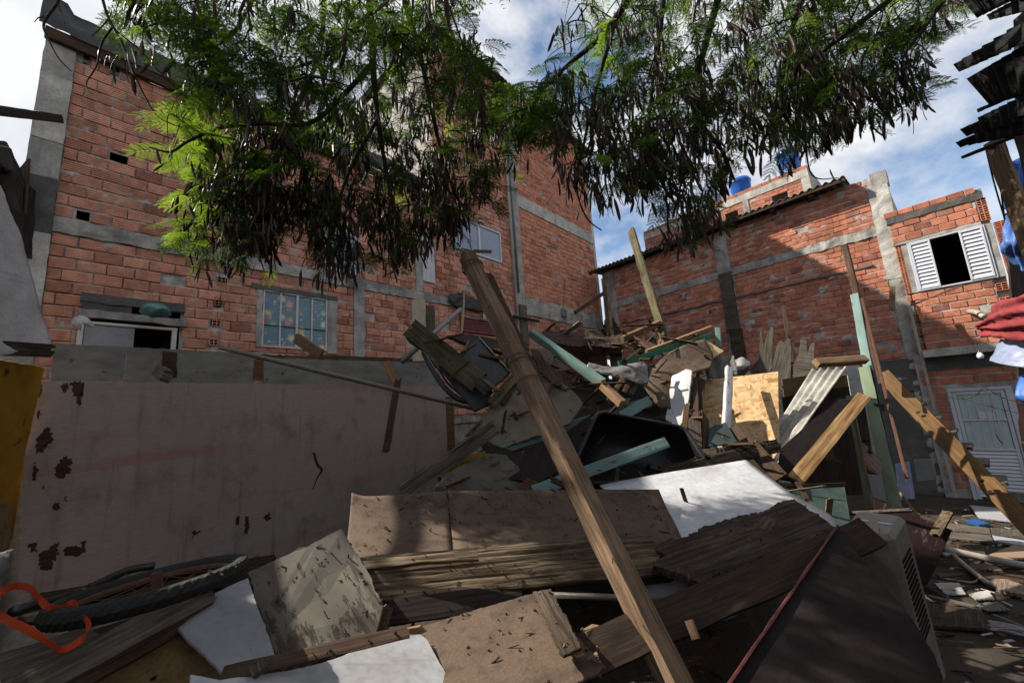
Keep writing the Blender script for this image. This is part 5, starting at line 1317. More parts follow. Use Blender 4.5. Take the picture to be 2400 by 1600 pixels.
# black tub lying on its side
def tub():
    T = thing('plastic_tub', 'large black plastic tub lying on its side with the opening to the front', 'tub', Matrix.Translation(at(1490, 1060, 4.25)))
    cor = [(1404, 966), (1600, 1003), (1668, 1110), (1330, 1135)]; dep = [4.25, 4.2, 3.95, 4.0]
    V = [at(x, y, d) for (x, y), d in zip(cor, dep)]
    cen = sum(V, Vector()) / 4; n = (V[1] - V[0]).cross(V[3] - V[0]).normalized()
    if n.dot(C0 - cen) < 0: n = -n
    def ring(sc_, off, rad=.09, k=7):
        out = []
        P = [cen + (q - cen) * sc_ - n * off for q in V]
        for i in range(4):
            a, b, c = P[i - 1], P[i], P[(i + 1) % 4]
            u, w = (a - b).normalized() * rad, (c - b).normalized() * rad
            for j in range(k):
                t = j / (k - 1); out.append((b + u) * (1 - t) ** 2 + b * 2 * t * (1 - t) + (b + w) * t * t)
        return out
    rings = [ring(1.07, .05), ring(1.07, -.01), ring(1.06, -.03), ring(1.0, -.03), ring(.985, .0), ring(.9, .5), ring(.0, .5)]
    N = len(rings[0]); v = [q - cen for r in rings for q in r]; f = []
    for j in range(len(rings) - 1):
        for i in range(N): f.append((j * N + i, j * N + (i + 1) % N, (j + 1) * N + (i + 1) % N, (j + 1) * N + i))
    M = Matrix.Translation(cen)
    child_world(mk('rim', v[:N * 5], f[:N * 4], MT['black'], None, M, True), T)
    child_world(mk('basin', v[N * 4:], f[:N * 2], MT['black'], None, M, True), T)
    o = ring(1.03, .04); o2 = ring(.95, .56)
    child_world(mk('shell', [q - cen for q in o + o2], f[:N] + [tuple(range(N, 2 * N))], MT['black'], None, M, True), T)
tub()
teal('teal painted plank behind the leaning timbers, running up to the right', (1165, 1052, 4.35), (1525, 940, 4.9), .12, .035, j1=.03)
teal('teal painted plank lying across the mouth of the black tub', (1250, 1152, 3.62), (1562, 1036, 3.98), .105, .035, roll=-15)
TB = plank('painted_timber', 'pale teal square beam with bare wood end, high on the heap', 'beam', (1246, 780, 5.3), (1412, 898, 4.6), .10, .09, MT['teal'], roll=38, n=14)
child_world(plank('bare_end', None, None, (1402, 893, 4.63), (1458, 946, 4.35), .085, .08, MT['tan'], roll=38), TB)
for q in ((1418, 908), (1430, 922)): child_world(pipe('nail', None, None, [(q[0], q[1], 4.5), (q[0] + 1, q[1] - 18, 4.45)], .003, MT['rust'], n=5), TB)
plank('green_plank', 'thin green painted plank slanting up to the right on top of the heap', 'plank', (1450, 852, 5.2), (1672, 785, 5.9), .07, .03, MT['green'], n=14)
plank('plank', 'pale sunlit plank just above the green painted one', 'plank', (1515, 826, 5.5), (1668, 769, 6.0), .08, .05, MT['tan'], roll=25, n=14)
teal('short pale teal upright stub at the end of the green plank', (1682, 768, 5.9), (1685, 815, 5.85), .075, .05)
plank('plank', 'pale squared plank end beside the tall mottled post', 'plank', (1458, 795, 6.0), (1545, 757, 6.4), .095, .07, MT['tan'], roll=25, n=12)
plank('tall_post', 'tall mottled slender post standing up against the right building', 'post', (1478, 538, 7.2), (1562, 806, 6.3), .125, .09, MT['moss'], j0=.08, n=40, k=8, roll=20, rough=.006, gr=.005)
plank('mossy_plank', 'broad mossy plank with broken top leaning over the pink panel end', 'plank', (958, 765, 5.2), (1128, 900, 4.65), .26, .05, MT['moss'], j0=.2, j1=.05, n=40, k=12, rough=.006, gr=.003)
plank('wood_splinter', 'long orange splinter torn from the top of the mossy plank', 'splinter', (946, 752, 5.22), (985, 785, 5.1), .05, .02, MT['tan'], j0=.1)
plank('wood_block', 'dark rotten block at the foot of the mossy plank', 'block', (1120, 895, 4.6), (1148, 925, 4.5), .10, .1, MT['rotdark'], j1=.05, n=4)
slab('black_board', 'flat black laminate board with a pale edge leaning behind the mossy plank', 'board', [(1078, 824), (1123, 792), (1196, 872), (1150, 912)], [5.2, 5.4, 5.0], .03, MT['blackm'])
slab('black_board', 'second black laminate board lower in front of the mossy plank', 'board', [(1028, 862), (1062, 848), (1150, 912), (1150, 945), (1112, 962)], [4.95, 5.0, 4.7], .03, MT['blackm'])
plank('pale_strip', 'thin pale strip along the edge of the black board', 'strip', (1124, 791, 5.38), (1196, 871, 4.98), .012, .03, MT['cream_p'])
pipe('black_edging', 'curved black plastic trim hanging at the end of the pink panel', 'trim', [(993, 826, 5.2), (1012, 862, 5.0), (1040, 905, 4.85), (1070, 932, 4.8), (1100, 942, 4.8)], .035, MT['black'])
pipe('black_edging', 'thin second strip of curved black trim beside the first', 'trim', [(1003, 832, 5.25), (1030, 868, 5.05), (1050, 898, 4.95), (1090, 932, 4.85)], .014, MT['black'])
pipe('metal_tube', 'straight grey metal tube slanting up to the brick wall', 'tube', [(942, 848, 5.9), (1080, 724, 6.8)], .038, MT['metal'], n=12)
slab('dark_board', 'dark pointed board end behind the grey metal tube', 'board', [(950, 790), (968, 784), (1020, 790), (1060, 812), (1000, 830), (958, 802)], 5.8, .03, MT['dark'], jag=.005)
plank('cream_post', 'cream painted upright board against the brick wall', 'board', (981, 702, 7.6), (983, 846, 7.5), .25, .03, MT['cream_p'])
plank('grey_post', 'weathered grey upright board beside the cream painted one', 'board', (1008, 716, 7.7), (1010, 790, 7.6), .17, .03, MT['grey'])
slab('beige_sheet', 'big dirty beige panel with rotted edge under the leaning timbers', 'panel', [(1240, 825), (1368, 942), (1335, 992), (1178, 1050), (1100, 1016), (1205, 872)], [5.1, 4.6, 4.45], .03, MT['beige_p'], jag=.01)
plank('plank', 'worn plank edge lying on the dirty beige panel', 'plank', (1150, 948, 4.55), (1212, 878, 4.85), .11, .04, MT['moss'])
plank('plank', 'second dark plank edge beside the worn one on the beige panel', 'plank', (1178, 948, 4.6), (1218, 888, 4.9), .04, .04, MT['brown'])
slab('ragged_roofing', 'ragged dark rotten edge along the right side of the beige panel', 'roofing', [(1246, 815), (1262, 822), (1300, 870), (1345, 905), (1368, 940), (1345, 925), (1300, 900), (1265, 870)], [5.1, 5.1, 4.9], .02, MT['rotdark'], jag=.018)
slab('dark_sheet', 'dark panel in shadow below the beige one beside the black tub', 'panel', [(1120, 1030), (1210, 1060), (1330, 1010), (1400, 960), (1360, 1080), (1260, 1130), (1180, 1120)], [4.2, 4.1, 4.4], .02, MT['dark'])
slab('dark_roofing', 'dark rotten roof boards on top of the heap below the maroon shutters', 'roofing', [(1048, 786), (1100, 782), (1195, 800), (1240, 815), (1200, 825), (1120, 815)], [6.2, 6.3, 5.9], .05, MT['dark'], jag=.012)
slab('plywood_piece', 'small pale plywood piece left of the leaning timbers', 'plywood', [(1158, 815), (1192, 817), (1210, 865), (1190, 870)], [5.4, 5.4, 5.2], .015, MT['tan'], jag=.004)
slab('plywood_piece', 'pale plywood piece right of the leaning timbers', 'plywood', [(1238, 818), (1273, 815), (1338, 864), (1303, 871)], [5.5, 5.5, 5.2], .015, MT['pinkwood'], jag=.004)
slab('grey_sheet', 'pale grey weathered plywood panel lying flat on top of the heap', 'panel', [(1282, 800), (1340, 803), (1458, 807), (1459, 846), (1370, 838), (1300, 822)], [6.5, 6.4, 5.9], .015, MT['pinkwood'], jag=.005)
sheet('roofing_felt', 'crumpled dark brown roofing felt draped over the top of the heap', 'felt', [[(1262, 790, 6.1), (1282, 772, 6.3), (1330, 780, 6.35), (1385, 772, 6.4), (1425, 788, 6.4), (1470, 783, 6.4), (1560, 812, 6.2)], [(1270, 800, 5.9), (1300, 795, 6.0), (1340, 800, 6.05), (1390, 797, 6.1), (1430, 805, 6.1), (1480, 805, 6.1), (1560, 822, 6.0)], [(1275, 812, 5.8), (1310, 808, 5.9), (1345, 812, 5.9), (1400, 812, 5.9), (1450, 815, 5.9), (1500, 820, 5.9), (1560, 832, 5.9)]], .008, MT['brown'], nu=44, nv=14, crumple=.02, cs=9, smooth=False, edge=.015)
for i in range(7):
    a = (1480 + i * 11, 786 + i * 4, 6.05 - .02 * i); c = (1525 + i * 12, 820 + i * 5, 5.8 - .02 * i)
    plank('slat', ['uppermost', 'second', 'third', 'fourth', 'fifth', 'sixth', 'lowest'][i] + ' of the splayed brown slats behind the green plank', 'slat', a, c, .05, .012, MT['brown'], j0=.04, j1=.05, group='splayed brown slats', n=5)
sheet('hardboard_sheet', 'arched brown hardboard sheet under the green plank', 'hardboard', [[(1517, 860, 5.3), (1560, 830, 5.45), (1610, 806, 5.6), (1652, 794, 5.7)], [(1540, 862, 5.2), (1580, 850, 5.3), (1625, 838, 5.4), (1672, 832, 5.5)], [(1570, 880, 5.05), (1600, 880, 5.1), (1640, 870, 5.15), (1665, 860, 5.2)]], .008, MT['brownply'], nu=20, nv=12)
sheet('hardboard_sheet', 'brown hardboard sheet curving down left of the white boards', 'hardboard', [[(1500, 868, 5.2), (1545, 862, 5.15), (1600, 872, 5.1)], [(1512, 910, 5.0), (1550, 905, 4.95), (1590, 915, 4.95)], [(1545, 955, 4.8), (1565, 955, 4.78), (1585, 965, 4.78)]], .008, MT['brownply'], nu=16, nv=14)
slab('osb_piece', 'small sunlit strand-board piece at the tip of the arched sheet', 'board', [(1606, 812), (1655, 797), (1697, 822), (1672, 838)], [5.65, 5.7, 5.6], .012, MT['osb'], jag=.006)
plank('plastic_sheet_bar', 'thin pale batten among the boards right of the grey panel', 'batten', (1458, 822, 5.8), (1508, 823, 5.9), .03, .015, MT['tan'])
sheet('plastic_film', 'cloudy plastic film caught on the boards behind the bare beam end', 'film', [[(1380, 850, 5.0), (1430, 860, 4.95), (1480, 852, 4.95), (1510, 848, 5.0)], [(1375, 862, 4.95), (1425, 868, 4.9), (1485, 858, 4.85), (1516, 858, 4.9)], [(1395, 872, 4.9), (1430, 874, 4.85), (1488, 880, 4.8), (1518, 878, 4.85)], [(1470, 890, 4.8), (1490, 896, 4.78), (1502, 900, 4.76), (1520, 895, 4.78)]], .003, MT['plasticfilm'], nu=36, nv=28, crumple=.014, cs=12)
for i, (a, c, w_, mt, lb) in enumerate((((1470, 872, 4.9), (1425, 940, 4.5), .06, 'tan', 'orange-lit lath leaning below the plastic film'), ((1480, 885, 4.9), (1450, 945, 4.6), .06, 'brown', 'brown lath leaning below the plastic film'), ((1500, 890, 4.95), (1462, 950, 4.6), .05, 'grey', 'grey lath leaning below the plastic film'),
        ((1430, 858, 5.0), (1392, 895, 4.8), .07, 'dark', 'dark lath beside the teal beam'), ((1410, 905, 4.6), (1480, 930, 4.7), .06, 'dark', 'dark crosswise lath behind the bare beam end'))):
    plank('lath', lb, 'lath', a, c, w_, .025, MT[mt], j0=.02, n=8)
teal('faded teal plank stub above the black tub', (1455, 975, 4.55), (1522, 938, 4.8), .11, .03)
# corrugated scraps, strand board, white boards
sheet('corrugated_piece', 'small dark corrugated fibre-cement piece left of the rotten upright boards', 'sheet', [[(1649, 838, 5.6), (1719, 835, 5.6)], [(1658, 890, 5.3), (1729, 880, 5.35)]], .008, MT['fibrodark'], nu=36, nv=6, wave=(2.2, .025, 'u'))
OB = slab('strand_board', 'sunlit yellow strand-board panel standing in the middle of the heap', 'panel', [(1652, 890), (1824, 870), (1828, 1112), (1640, 1090)], [5.35, 4.95, 4.45], .015, MT['osb'], ax=(1, 0))
slab('paint_mark', None, None, [(1812, 880), (1823, 878), (1823, 905), (1814, 902)], [5.08, 5.1, 5.07], .004, MT['green'], jag=.006, parent=OB)
plank('white_stud', 'narrow white painted stud leaning on the strand-board panel', 'stud', (1709, 860, 4.98), (1702, 1003, 4.5), .075, .06, MT['white_p'], roll=-30, j0=.02, n=14)
WB = slab('white_boards', 'white painted tongued board panel left of the strand-board', 'panel', [(1575, 880), (1592, 873), (1608, 864), (1622, 868), (1609, 980), (1590, 1000), (1560, 983)], [5.02, 4.98, 4.93, 4.88, 4.62, 4.62, 4.74], .03, MT['white_p'], jag=.004, ax=(3, 4))
plank('brown_lath', 'left one of two brown slats between white boards and strand-board', 'slat', (1629, 886, 4.9), (1632, 980, 4.62), .06, .03, MT['brown'])
plank('brown_lath', 'right one of two brown slats between white boards and strand-board', 'slat', (1642, 887, 4.9), (1645, 985, 4.62), .06, .03, MT['brown'])
slab('cardboard_piece', 'torn lilac-brown hardboard piece at the right rim of the tub', 'board', [(1592, 998), (1640, 962), (1646, 1050), (1627, 1065)], [4.35, 4.45, 4.2], .01, MT['pinkwood'], jag=.006)
slab('brown_strip', 'brown strip beside the torn lilac-brown piece', 'strip', [(1646, 960), (1662, 985), (1665, 1050), (1647, 1050)], [4.45, 4.45, 4.3], .02, MT['brown'])
slab('green_board', 'small dark green board leaning on the foot of the strand-board', 'board', [(1662, 1002), (1701, 988), (1730, 1038), (1658, 1046)], [4.4, 4.45, 4.25], .015, MT['darkgreen'])
plank('broken_plank', 'dark broken plank with splintered tip in front of the strand-board', 'plank', (1545, 1110, 3.85), (1832, 1042, 4.25), .13, .03, MT['rotdark'], j0=.1, j1=.35, n=50, k=16, rough=.007, gr=.014, roll=-15)
plank('broken_plank', 'small dark sliver above the splintered plank', 'plank', (1690, 1062, 4.1), (1768, 1024, 4.3), .07, .02, MT['rotdark'], j1=.15)
plank('brown_brace', 'brown board edge sloping down below the strand-board', 'board', (1720, 1000, 4.4), (1830, 1120, 3.95), .14, .03, MT['brown'])
# big corrugated fibre-cement sheet with a bolt hole
CS = sheet('corrugated_sheet', 'pale corrugated fibre-cement sheet slanting beside the strand-board', 'sheet', [[(1902, 866, 5.62), (1986, 861, 5.22)], [(1829, 985, 5.08), (1906, 973, 4.68)], [(1782, 1062, 4.8), (1826, 1090, 4.35)]], .007, MT['fibro'], nu=60, nv=18, wave=(4.4, .022, 'u'))
hc = W3((1933, 896, 5.33)); child_world(tag(mk('bolt_hole', [(.022 * math.cos(a), .022 * math.sin(a), 0) for a in np.linspace(0, 6.0, 14)], [tuple(range(14))], MT['void'], None, frame(Vector((1, 0, 0)), C0 - hc, hc - (hc - C0).normalized() * .03))), CS)
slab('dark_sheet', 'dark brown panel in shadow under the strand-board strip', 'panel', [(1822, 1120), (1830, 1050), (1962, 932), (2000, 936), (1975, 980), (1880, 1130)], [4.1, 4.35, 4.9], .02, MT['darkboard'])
plank('osb_strip', 'bright strand-board strip slanting up to the right', 'strip', (1862, 1126, 4.0), (2026, 926, 4.85), .135, .02, MT['osbedge'], roll=-8, n=16, j0=.02)
plank('tan_timber', 'pale horizontal beam above the corrugated sheet', 'beam', (1912, 850, 5.7), (2027, 842, 5.85), .11, .09, MT['tan'], roll=-40, n=8)
slab('white_sheet', 'white panel strip behind the corrugated sheet', 'panel', [(1912, 862), (2014, 856), (2023, 930), (1996, 930), (1985, 870)], 5.75, .012, MT['white'])
slab('tan_sheet', 'tan hardboard behind the corrugated sheet', 'panel', [(1832, 888), (1900, 878), (1998, 880), (1995, 905), (1880, 960), (1838, 930)], 5.95, .012, MT['ochre_ply'])
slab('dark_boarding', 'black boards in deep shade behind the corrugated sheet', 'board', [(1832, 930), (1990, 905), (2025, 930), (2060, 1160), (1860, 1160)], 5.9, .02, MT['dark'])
FRM = thing('frame_timbers', 'pale green painted leftover door frame at the right end of the heap', 'door frame', Matrix.Translation(at(2090, 1170, 5.0)))
child_world(plank('jamb', None, None, (2025, 862, 5.6), (2098, 1190, 4.75), .12, .06, MT['palegreen'], n=16), FRM)
child_world(plank('jamb', None, None, (1990, 930, 5.3), (2040, 1195, 4.6), .07, .06, MT['palegreen'], n=12), FRM)
child_world(plank('latch_block', None, None, (2050, 955, 5.3), (2068, 955, 5.3), .10, .07, MT['rotdark'], n=3), FRM)
child_world(plank('edge', None, None, (2040, 860, 5.62), (2108, 1180, 4.8), .03, .09, MT['dark'], n=12), FRM)
plank('lath', 'thin tan lath standing inside the pale green frame', 'lath', (2001, 975, 5.0), (2046, 1190, 4.5), .03, .03, MT['tan'])
slab('copper_board', 'reddish brown board with a lit corner inside the pale green frame', 'board', [(2018, 1030), (2066, 1080), (2068, 1118), (2036, 1100), (2015, 1060)], [5.0, 4.9, 4.8], .015, MT['pinkwood'])
slab('white_piece', 'white board piece at the foot of the pale green frame', 'board', [(2033, 1111), (2068, 1114), (2078, 1176), (2046, 1166)], 4.55, .012, MT['dullwhite'])
slab('speckled_sheet', 'speckled dark teal laminate panel behind the rotten flaking board', 'panel', [(1836, 1144), (1980, 1137), (1996, 1235), (1966, 1242), (1865, 1165)], [3.9, 3.95, 3.4], .02, MT['tealtex'])
plank('wood_strip', 'splintered dark strip along the top of the speckled teal panel', 'strip', (1838, 1141, 3.9), (1982, 1134, 3.95), .04, .03, MT['rotdark'], j0=.05, j1=.03)
slab('yellow_piece', 'curved yellow-brown board corner in the dark behind the osb strip', 'board', [(1925, 1062), (1945, 1035), (1960, 1075), (1975, 1085), (1940, 1080)], 5.3, .01, MT['ochre_ply'], jag=.01)
# grey rotten uprights
def G6(*p): return [px('r6', *q) for q in p]
for lb, pts, d in (('leftmost of three rotten grey upright boards, split into two spikes', [(425, 1100), (520, 985), (530, 780), (548, 905), (585, 800), (605, 768), (620, 790), (608, 1050), (570, 1110)], 6.3),
                   ('middle rotten grey upright board with worn rounded top', [(605, 1050), (640, 900), (662, 865), (690, 880), (715, 850), (738, 855), (735, 1110), (690, 1210), (655, 1200)], 6.1),
                   ('right rotten upright board with a long knot slit, half in sun', [(712, 1115), (740, 1050), (790, 960), (800, 852), (822, 838), (840, 870), (850, 960), (868, 890), (898, 875), (897, 1055), (870, 1105)], 6.0)):
    slab('rotten_upright', lb, 'board', G6(*pts), [d + .25, d + .12, d + .1] if False else [d + .12 - .0011 * (q[0] - pts[0][0]) + .0004 * (1100 - q[1]) for q in pts], .03, MT['grey'], jag=.005, ax=(5, 8), group='rotten grey uprights')
plank('dark_post', 'thin dark post standing behind the rotten grey uprights', 'post', (1837, 717, 6.9), (1857, 850, 6.7), .07, .06, MT['brown'])
PB = plank('post', 'brown post continuing upward from the teal upright at the right', 'post', (1980, 577, 7.0), (2012, 705, 6.7), .085, .07, MT['brown'], roll=20)
teal('tall teal painted upright standing at the right of the heap', (2003, 690, 6.75), (2036, 870, 6.3), .11, .06, roll=15, n=16)
plank('rusty_bar', 'long thin rusty bar leaning beside the pale green frame', 'bar', (2020, 700, 6.6), (2125, 1120, 5.2), .035, .03, MT['rust'])
plank('rusty_bar', 'second rusty bar close behind the teal upright', 'bar', (2012, 690, 6.75), (2062, 900, 6.1), .03, .03, MT['rust'])
sheet('white_rag', 'bundled pale rag behind the small corrugated piece', 'rag', [[(1722, 845, 6.0), (1740, 838, 6.1), (1758, 848, 6.1)], [(1722, 858, 5.9), (1740, 855, 5.9), (1756, 856, 6.0)], [(1724, 868, 5.9), (1740, 866, 5.95), (1752, 858, 6.0)]], .01, MT['tarpwhite'], nu=18, nv=14, crumple=.014, cs=12)
# between the two buildings
plank('fence_post', 'brown fence post in the gap between the two brick buildings', 'post', (1417, 672, 13.0), (1428, 800, 12.5), .14, .1, MT['brown'])
plank('fence_post', 'second shorter orange post in the gap between the buildings', 'post', (1427, 708, 12.8), (1436, 800, 12.4), .1, .08, MT['tan2'])
plank('brace', 'dark brace slanting from the tall brick wall to the gap post', 'brace', (1348, 733, 11.5), (1416, 686, 12.6), .12, .08, MT['brown'])
slab('rubble_pile', 'dark leafy rubbish pile in the gap between the buildings', 'rubbish', [(1405, 820), (1425, 742), (1440, 752), (1452, 772), (1458, 830)], 12.9, .4, MT['rotdark'], jag=.08)
# wall-side bits
pipe('hose', 'yellow hose hanging down the brick wall beside the metal tube', 'hose', [FL.w(*(g(1070, 690)[0], -.12, g(1070, 690)[1])), FL.w(g(1076, 681)[0], -.14, g(1076, 681)[1]), FL.w(g(1080, 700)[0], -.12, g(1080, 700)[1]), FL.w(g(1078, 740)[0], -.12, g(1078, 740)[1]), FL.w(g(1074, 790)[0], -.12, g(1074, 790)[1])], .035, MT['hose'], world=True)
def onL(x, y, o_=.1):
    s, z = FL.fl(x, y, -o_); q = FL.w(s, -o_, z); return q.y
sheet('grey_tarp', 'crumpled grey cloth over the ledge beside the yellow hose', 'cloth', [[(x, y, onL(x, y, .1)) for x, y in r] for r in ([(1050, 688), (1090, 690), (1135, 712)], [(1052, 705), (1090, 712), (1130, 728)], [(1068, 718), (1092, 722), (1128, 732)])], .01, MT['tarpblack'], nu=16, nv=12, crumple=.05, cs=5)
sheet('white_rag', 'white rag hanging on the brick wall left of the leaning timbers', 'rag', [[(x, y, onL(x, y, .12)) for x, y in r] for r in ([(1133, 715), (1139, 716)], [(1133, 735), (1142, 738)], [(1132, 750), (1141, 748)])], .004, MT['tarpwhite'], nu=8, nv=10, crumple=.02, cs=8)
plank('wall_stick', 'thin stick leaning on the house wall under the louvred window', 'stick', (2134, 716, 8.35), (2256, 668, 7.65), .035, .035, MT['tan2'])
plank('wood_wedge', 'flat wood wedge fixed to the concrete column left of the house', 'wedge', (2092, 672, 8.7), (2090, 732, 8.6), .10, .03, MT['tan2'], j1=.12)
pipe('grey_rod', 'grey curtain of window cloth', 'rod', [(770, 520, 7.6), (770, 521, 7.6)], .002, MT['metal']) if False else None
MT['lilac'] = plain('lilac_cloth', (.42, .46, .6), .8, .2, .3, 4, .05)
sheet('hanging_cloth', 'pale lilac cloth hanging in the upper window behind the pods', 'cloth', [[(x, y, onL(x, y, .08)) for x, y in r] for r in ([(768, 520), (800, 530), (828, 545)], [(768, 570), (800, 575), (828, 590)], [(770, 612), (800, 622), (826, 625)])], .006, MT['lilac'], nu=18, nv=14, crumple=.02, cs=6)
# ------------------------------------------------------------------ right edge: stairs, sheds, ground things
ST_ = thing('wooden_stairs', 'yellowish wooden stair stringer with short treads descending to the right', 'stairs', Matrix.Translation(at(2400, 1230, 5.2)))
sa, sb = W3((2066, 875, 6.6)), W3((2440, 1262, 4.9))
child_world(plank('stringer', None, None, sa, sb, .20, .05, MT['ochre'], world=True, n=20, face=(-.6, -.8, .1)), ST_)
dirw = (sb - sa); hd = Vector((dirw.x, dirw.y, 0)).normalized(); wd = Vector((-hd.y, hd.x, 0)); wd = Vector((ray(2250, 1040).x + .12, ray(2250, 1040).y, 0)).normalized()
for i in range(9):
    q = sa.lerp(sb, .10 + i * .098) + Vector((.04, 0, .09)) + wd * .03
    b = MB(); b.bbox(0, .62, -.09, .05, -.02, .02, .004)
    o = b.build('tread', MT['grey'], None, frame(wd, Vector((0, 0, 1)), q)); child_world(o, ST_)
    b = MB(); b.bbox(0, .6, .03, .05, -.12, -.021, .004)
    o = b.build('riser', MT['ochre'], None, frame(wd, Vector((0, 0, 1)), q)); child_world(o, ST_)
for (x, y) in ((2300, 1126), (2318, 1152), (2152, 966)):
    d = 5.35 if x > 2200 else 6.1; c = at(x, y, d)
    child_world(mk('knot', [(.02 * math.cos(a), .03 * math.sin(a), 0) for a in np.linspace(0, 6, 12)], [tuple(range(12))], MT['dark'], None, frame(dirw, C0 - c, c - (c - C0).normalized() * .12)), ST_)
# shed roof: corrugated sheets seen from below, their shade put into the colour
SHD = thing('shed', 'dark lean-to shed with corrugated roof sheets overhanging the upper right corner', 'shed', Matrix.Translation(at(2400, 500, 2.6)))
def roofs(pts, d, wv=9, ax='u'):
    G = [[W3((*q, dd)) for q, dd in zip(row, dr)] for row, dr in zip(pts, d)]
    grid = [[(x, y, dd) for (x, y), dd in zip(row, dr)] for row, dr in zip(pts, d)]
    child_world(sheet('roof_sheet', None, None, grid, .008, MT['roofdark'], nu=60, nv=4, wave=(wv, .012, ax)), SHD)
def q3(*p): return [px('r3', *a) for a in p]
for top, bot, dT, dB in ((((1880, -40), (2420, -260)), ((2010, 120), (2420, -80)), (2.6, 1.7), (2.6, 1.7)),
                         (((2075, 100), (2420, -90)), ((2100, 135), (2420, 60)), (2.55, 1.75), (2.5, 1.75)),
                         (((1845, 440), (2420, 80)), ((1885, 490), (2420, 250)), (2.75, 1.8), (2.7, 1.8)),
                         (((1935, 535), (2420, 250)), ((2100, 715), (2420, 620)), (2.75, 1.9), (2.7, 2.0)),
                         (((2010, 800), (2420, 600)), ((2040, 860), (2420, 760)), (2.9, 2.1), (2.9, 2.1)),
                         (((1888, 880), (2420, 640)), ((1935, 925), (2420, 800)), (3.0, 2.2), (3.0, 2.2)),
                         (((1857, 970), (2420, 720)), ((1890, 1000), (2420, 900)), (3.1, 2.3), (3.1, 2.3))):
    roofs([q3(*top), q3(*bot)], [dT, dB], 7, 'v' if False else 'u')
child_world(plank('rafter', None, None, (2258, 368, 3.3), (2450, 292, 2.6), .03, .03, MT['dark']), SHD)
child_world(plank('rafter', None, None, (2296, 258, 2.9), (2450, 190, 2.3), .03, .03, MT['dark']), SHD)
slab('board', None, None, [(2385, 40), (2500, -60), (2560, 560), (2460, 600), (2392, 330)], 2.9, .03, MT['dark'], parent=SHD)
child_world(plank('post', None, None, (2330, 335, 3.05), (2440, 640, 2.75), .095, .08, MT['tan2'], n=16, roll=15), SHD)
child_world(plank('post', None, None, (2402, 315, 2.6), (2470, 520, 2.5), .10, .08, MT['grey'], n=12), SHD)
child_world(plank('post', None, None, (2470, 300, 2.5), (2560, 1750, 2.2), .12, .1, MT['grey'], n=12), SHD)
slab('wall', None, None, [(2405, 520), (2700, 500), (2700, 1500), (2410, 1260)], [4.3, 2.8, 2.6], .03, MT['darkboard'], parent=SHD)
b = MB()                                                      # unseen walls added beside and behind the viewer to darken the foreground
for i in range(10):
    y0 = 2.2 - i * .72; b.bbox(3.3 - .03 * (i % 2), 3.4, y0 - .7, y0, 0, 3.1)
for i in range(9): b.bbox(-3.4 + i * .75, -2.67 + i * .75, -5.05, -4.98 - .03 * (i % 2), 0, 3.3)
child_world(b.build('wall', MT['brownply']), SHD)
b = MB(); b.box(2.9, 6.5, -5, 1.9, 3.12, 3.16); b.box(-3.5, 2.899, -8, -4.5, 3.35, 3.4); child_world(b.build('roof', MT['roofdark']), SHD)  # unseen roofs over the added walls
MT['tarpblue2'] = plain('faded_blue_tarp', (.07, .17, .46), .5, .4, .4, 5, .1)
sheet('blue_tarp', 'bright blue tarp hanging behind the shed post', 'tarp', [[(2362, 385, 3.6), (2392, 370, 3.6), (2440, 370, 3.6)], [(2354, 440, 3.6), (2390, 440, 3.6), (2450, 440, 3.5)], [(2350, 490, 3.6), (2400, 520, 3.6), (2450, 530, 3.5)]], .005, MT['tarpblue'], nu=40, nv=24, crumple=.015, cs=6, wave=(3, .02, 'u'))
slab('board', None, None, [(2356, 500), (2440, 480), (2440, 1000), (2390, 900), (2372, 700)], 6.9, .03, MT['dark'], parent=SHD)  # dark sheet added to stand for the shadowed area beyond the house
sheet('blue_tarp', 'faded blue and white tarp bunched beside the louvred window', 'tarp', [[(2362, 505, 4.4), (2385, 510, 4.3), (2440, 490, 4.2)], [(2352, 560, 4.4), (2372, 565, 4.2), (2440, 560, 4.2)], [(2350, 585, 4.4), (2380, 600, 4.3), (2440, 600, 4.2)], [(2372, 590, 4.4), (2395, 630, 4.3), (2440, 660, 4.2)]], .005, MT['tarpblue2'], nu=50, nv=36, crumple=.018, cs=7, wave=(4, .022, 'u'))
sheet('red_canopy', 'folded red canvas canopy poking in from the right edge', 'canopy', [[(2352, 702, 4.4), (2380, 698, 4.0), (2430, 680, 3.6), (2480, 670, 3.4)], [(2296, 764, 5.0), (2330, 742, 4.5), (2380, 728, 4.0), (2480, 715, 3.4)], [(2296, 768, 5.0), (2340, 768, 4.5), (2400, 762, 4.0), (2480, 755, 3.4)], [(2305, 790, 5.0), (2340, 790, 4.6), (2400, 800, 4.2), (2480, 805, 3.6)]], .008, MT['tarpred'], nu=40, nv=60, crumple=.03, cs=6, wave=(3.5, .016, 'v'))
sheet('silver_tarp', 'silvery blue tarp flap hanging below the red canopy', 'tarp', [[(2346, 794, 4.8), (2382, 798, 4.5), (2450, 800, 4.2)], [(2330, 825, 4.8), (2370, 825, 4.5), (2450, 835, 4.2)], [(2319, 845, 4.8), (2360, 856, 4.5), (2450, 868, 4.2)]], .005, MT['tarpsilver'], nu=36, nv=24, crumple=.02, cs=8)
sheet('blue_tarp', 'bright blue tarp scrap at the right edge beside the door', 'tarp', [[(2392, 880, 4.6), (2440, 860, 4.4)], [(2380, 925, 4.6), (2440, 930, 4.4)], [(2396, 940, 4.6), (2440, 960, 4.4)]], .005, MT['tarpblue'], nu=16, nv=18, crumple=.015, cs=9)
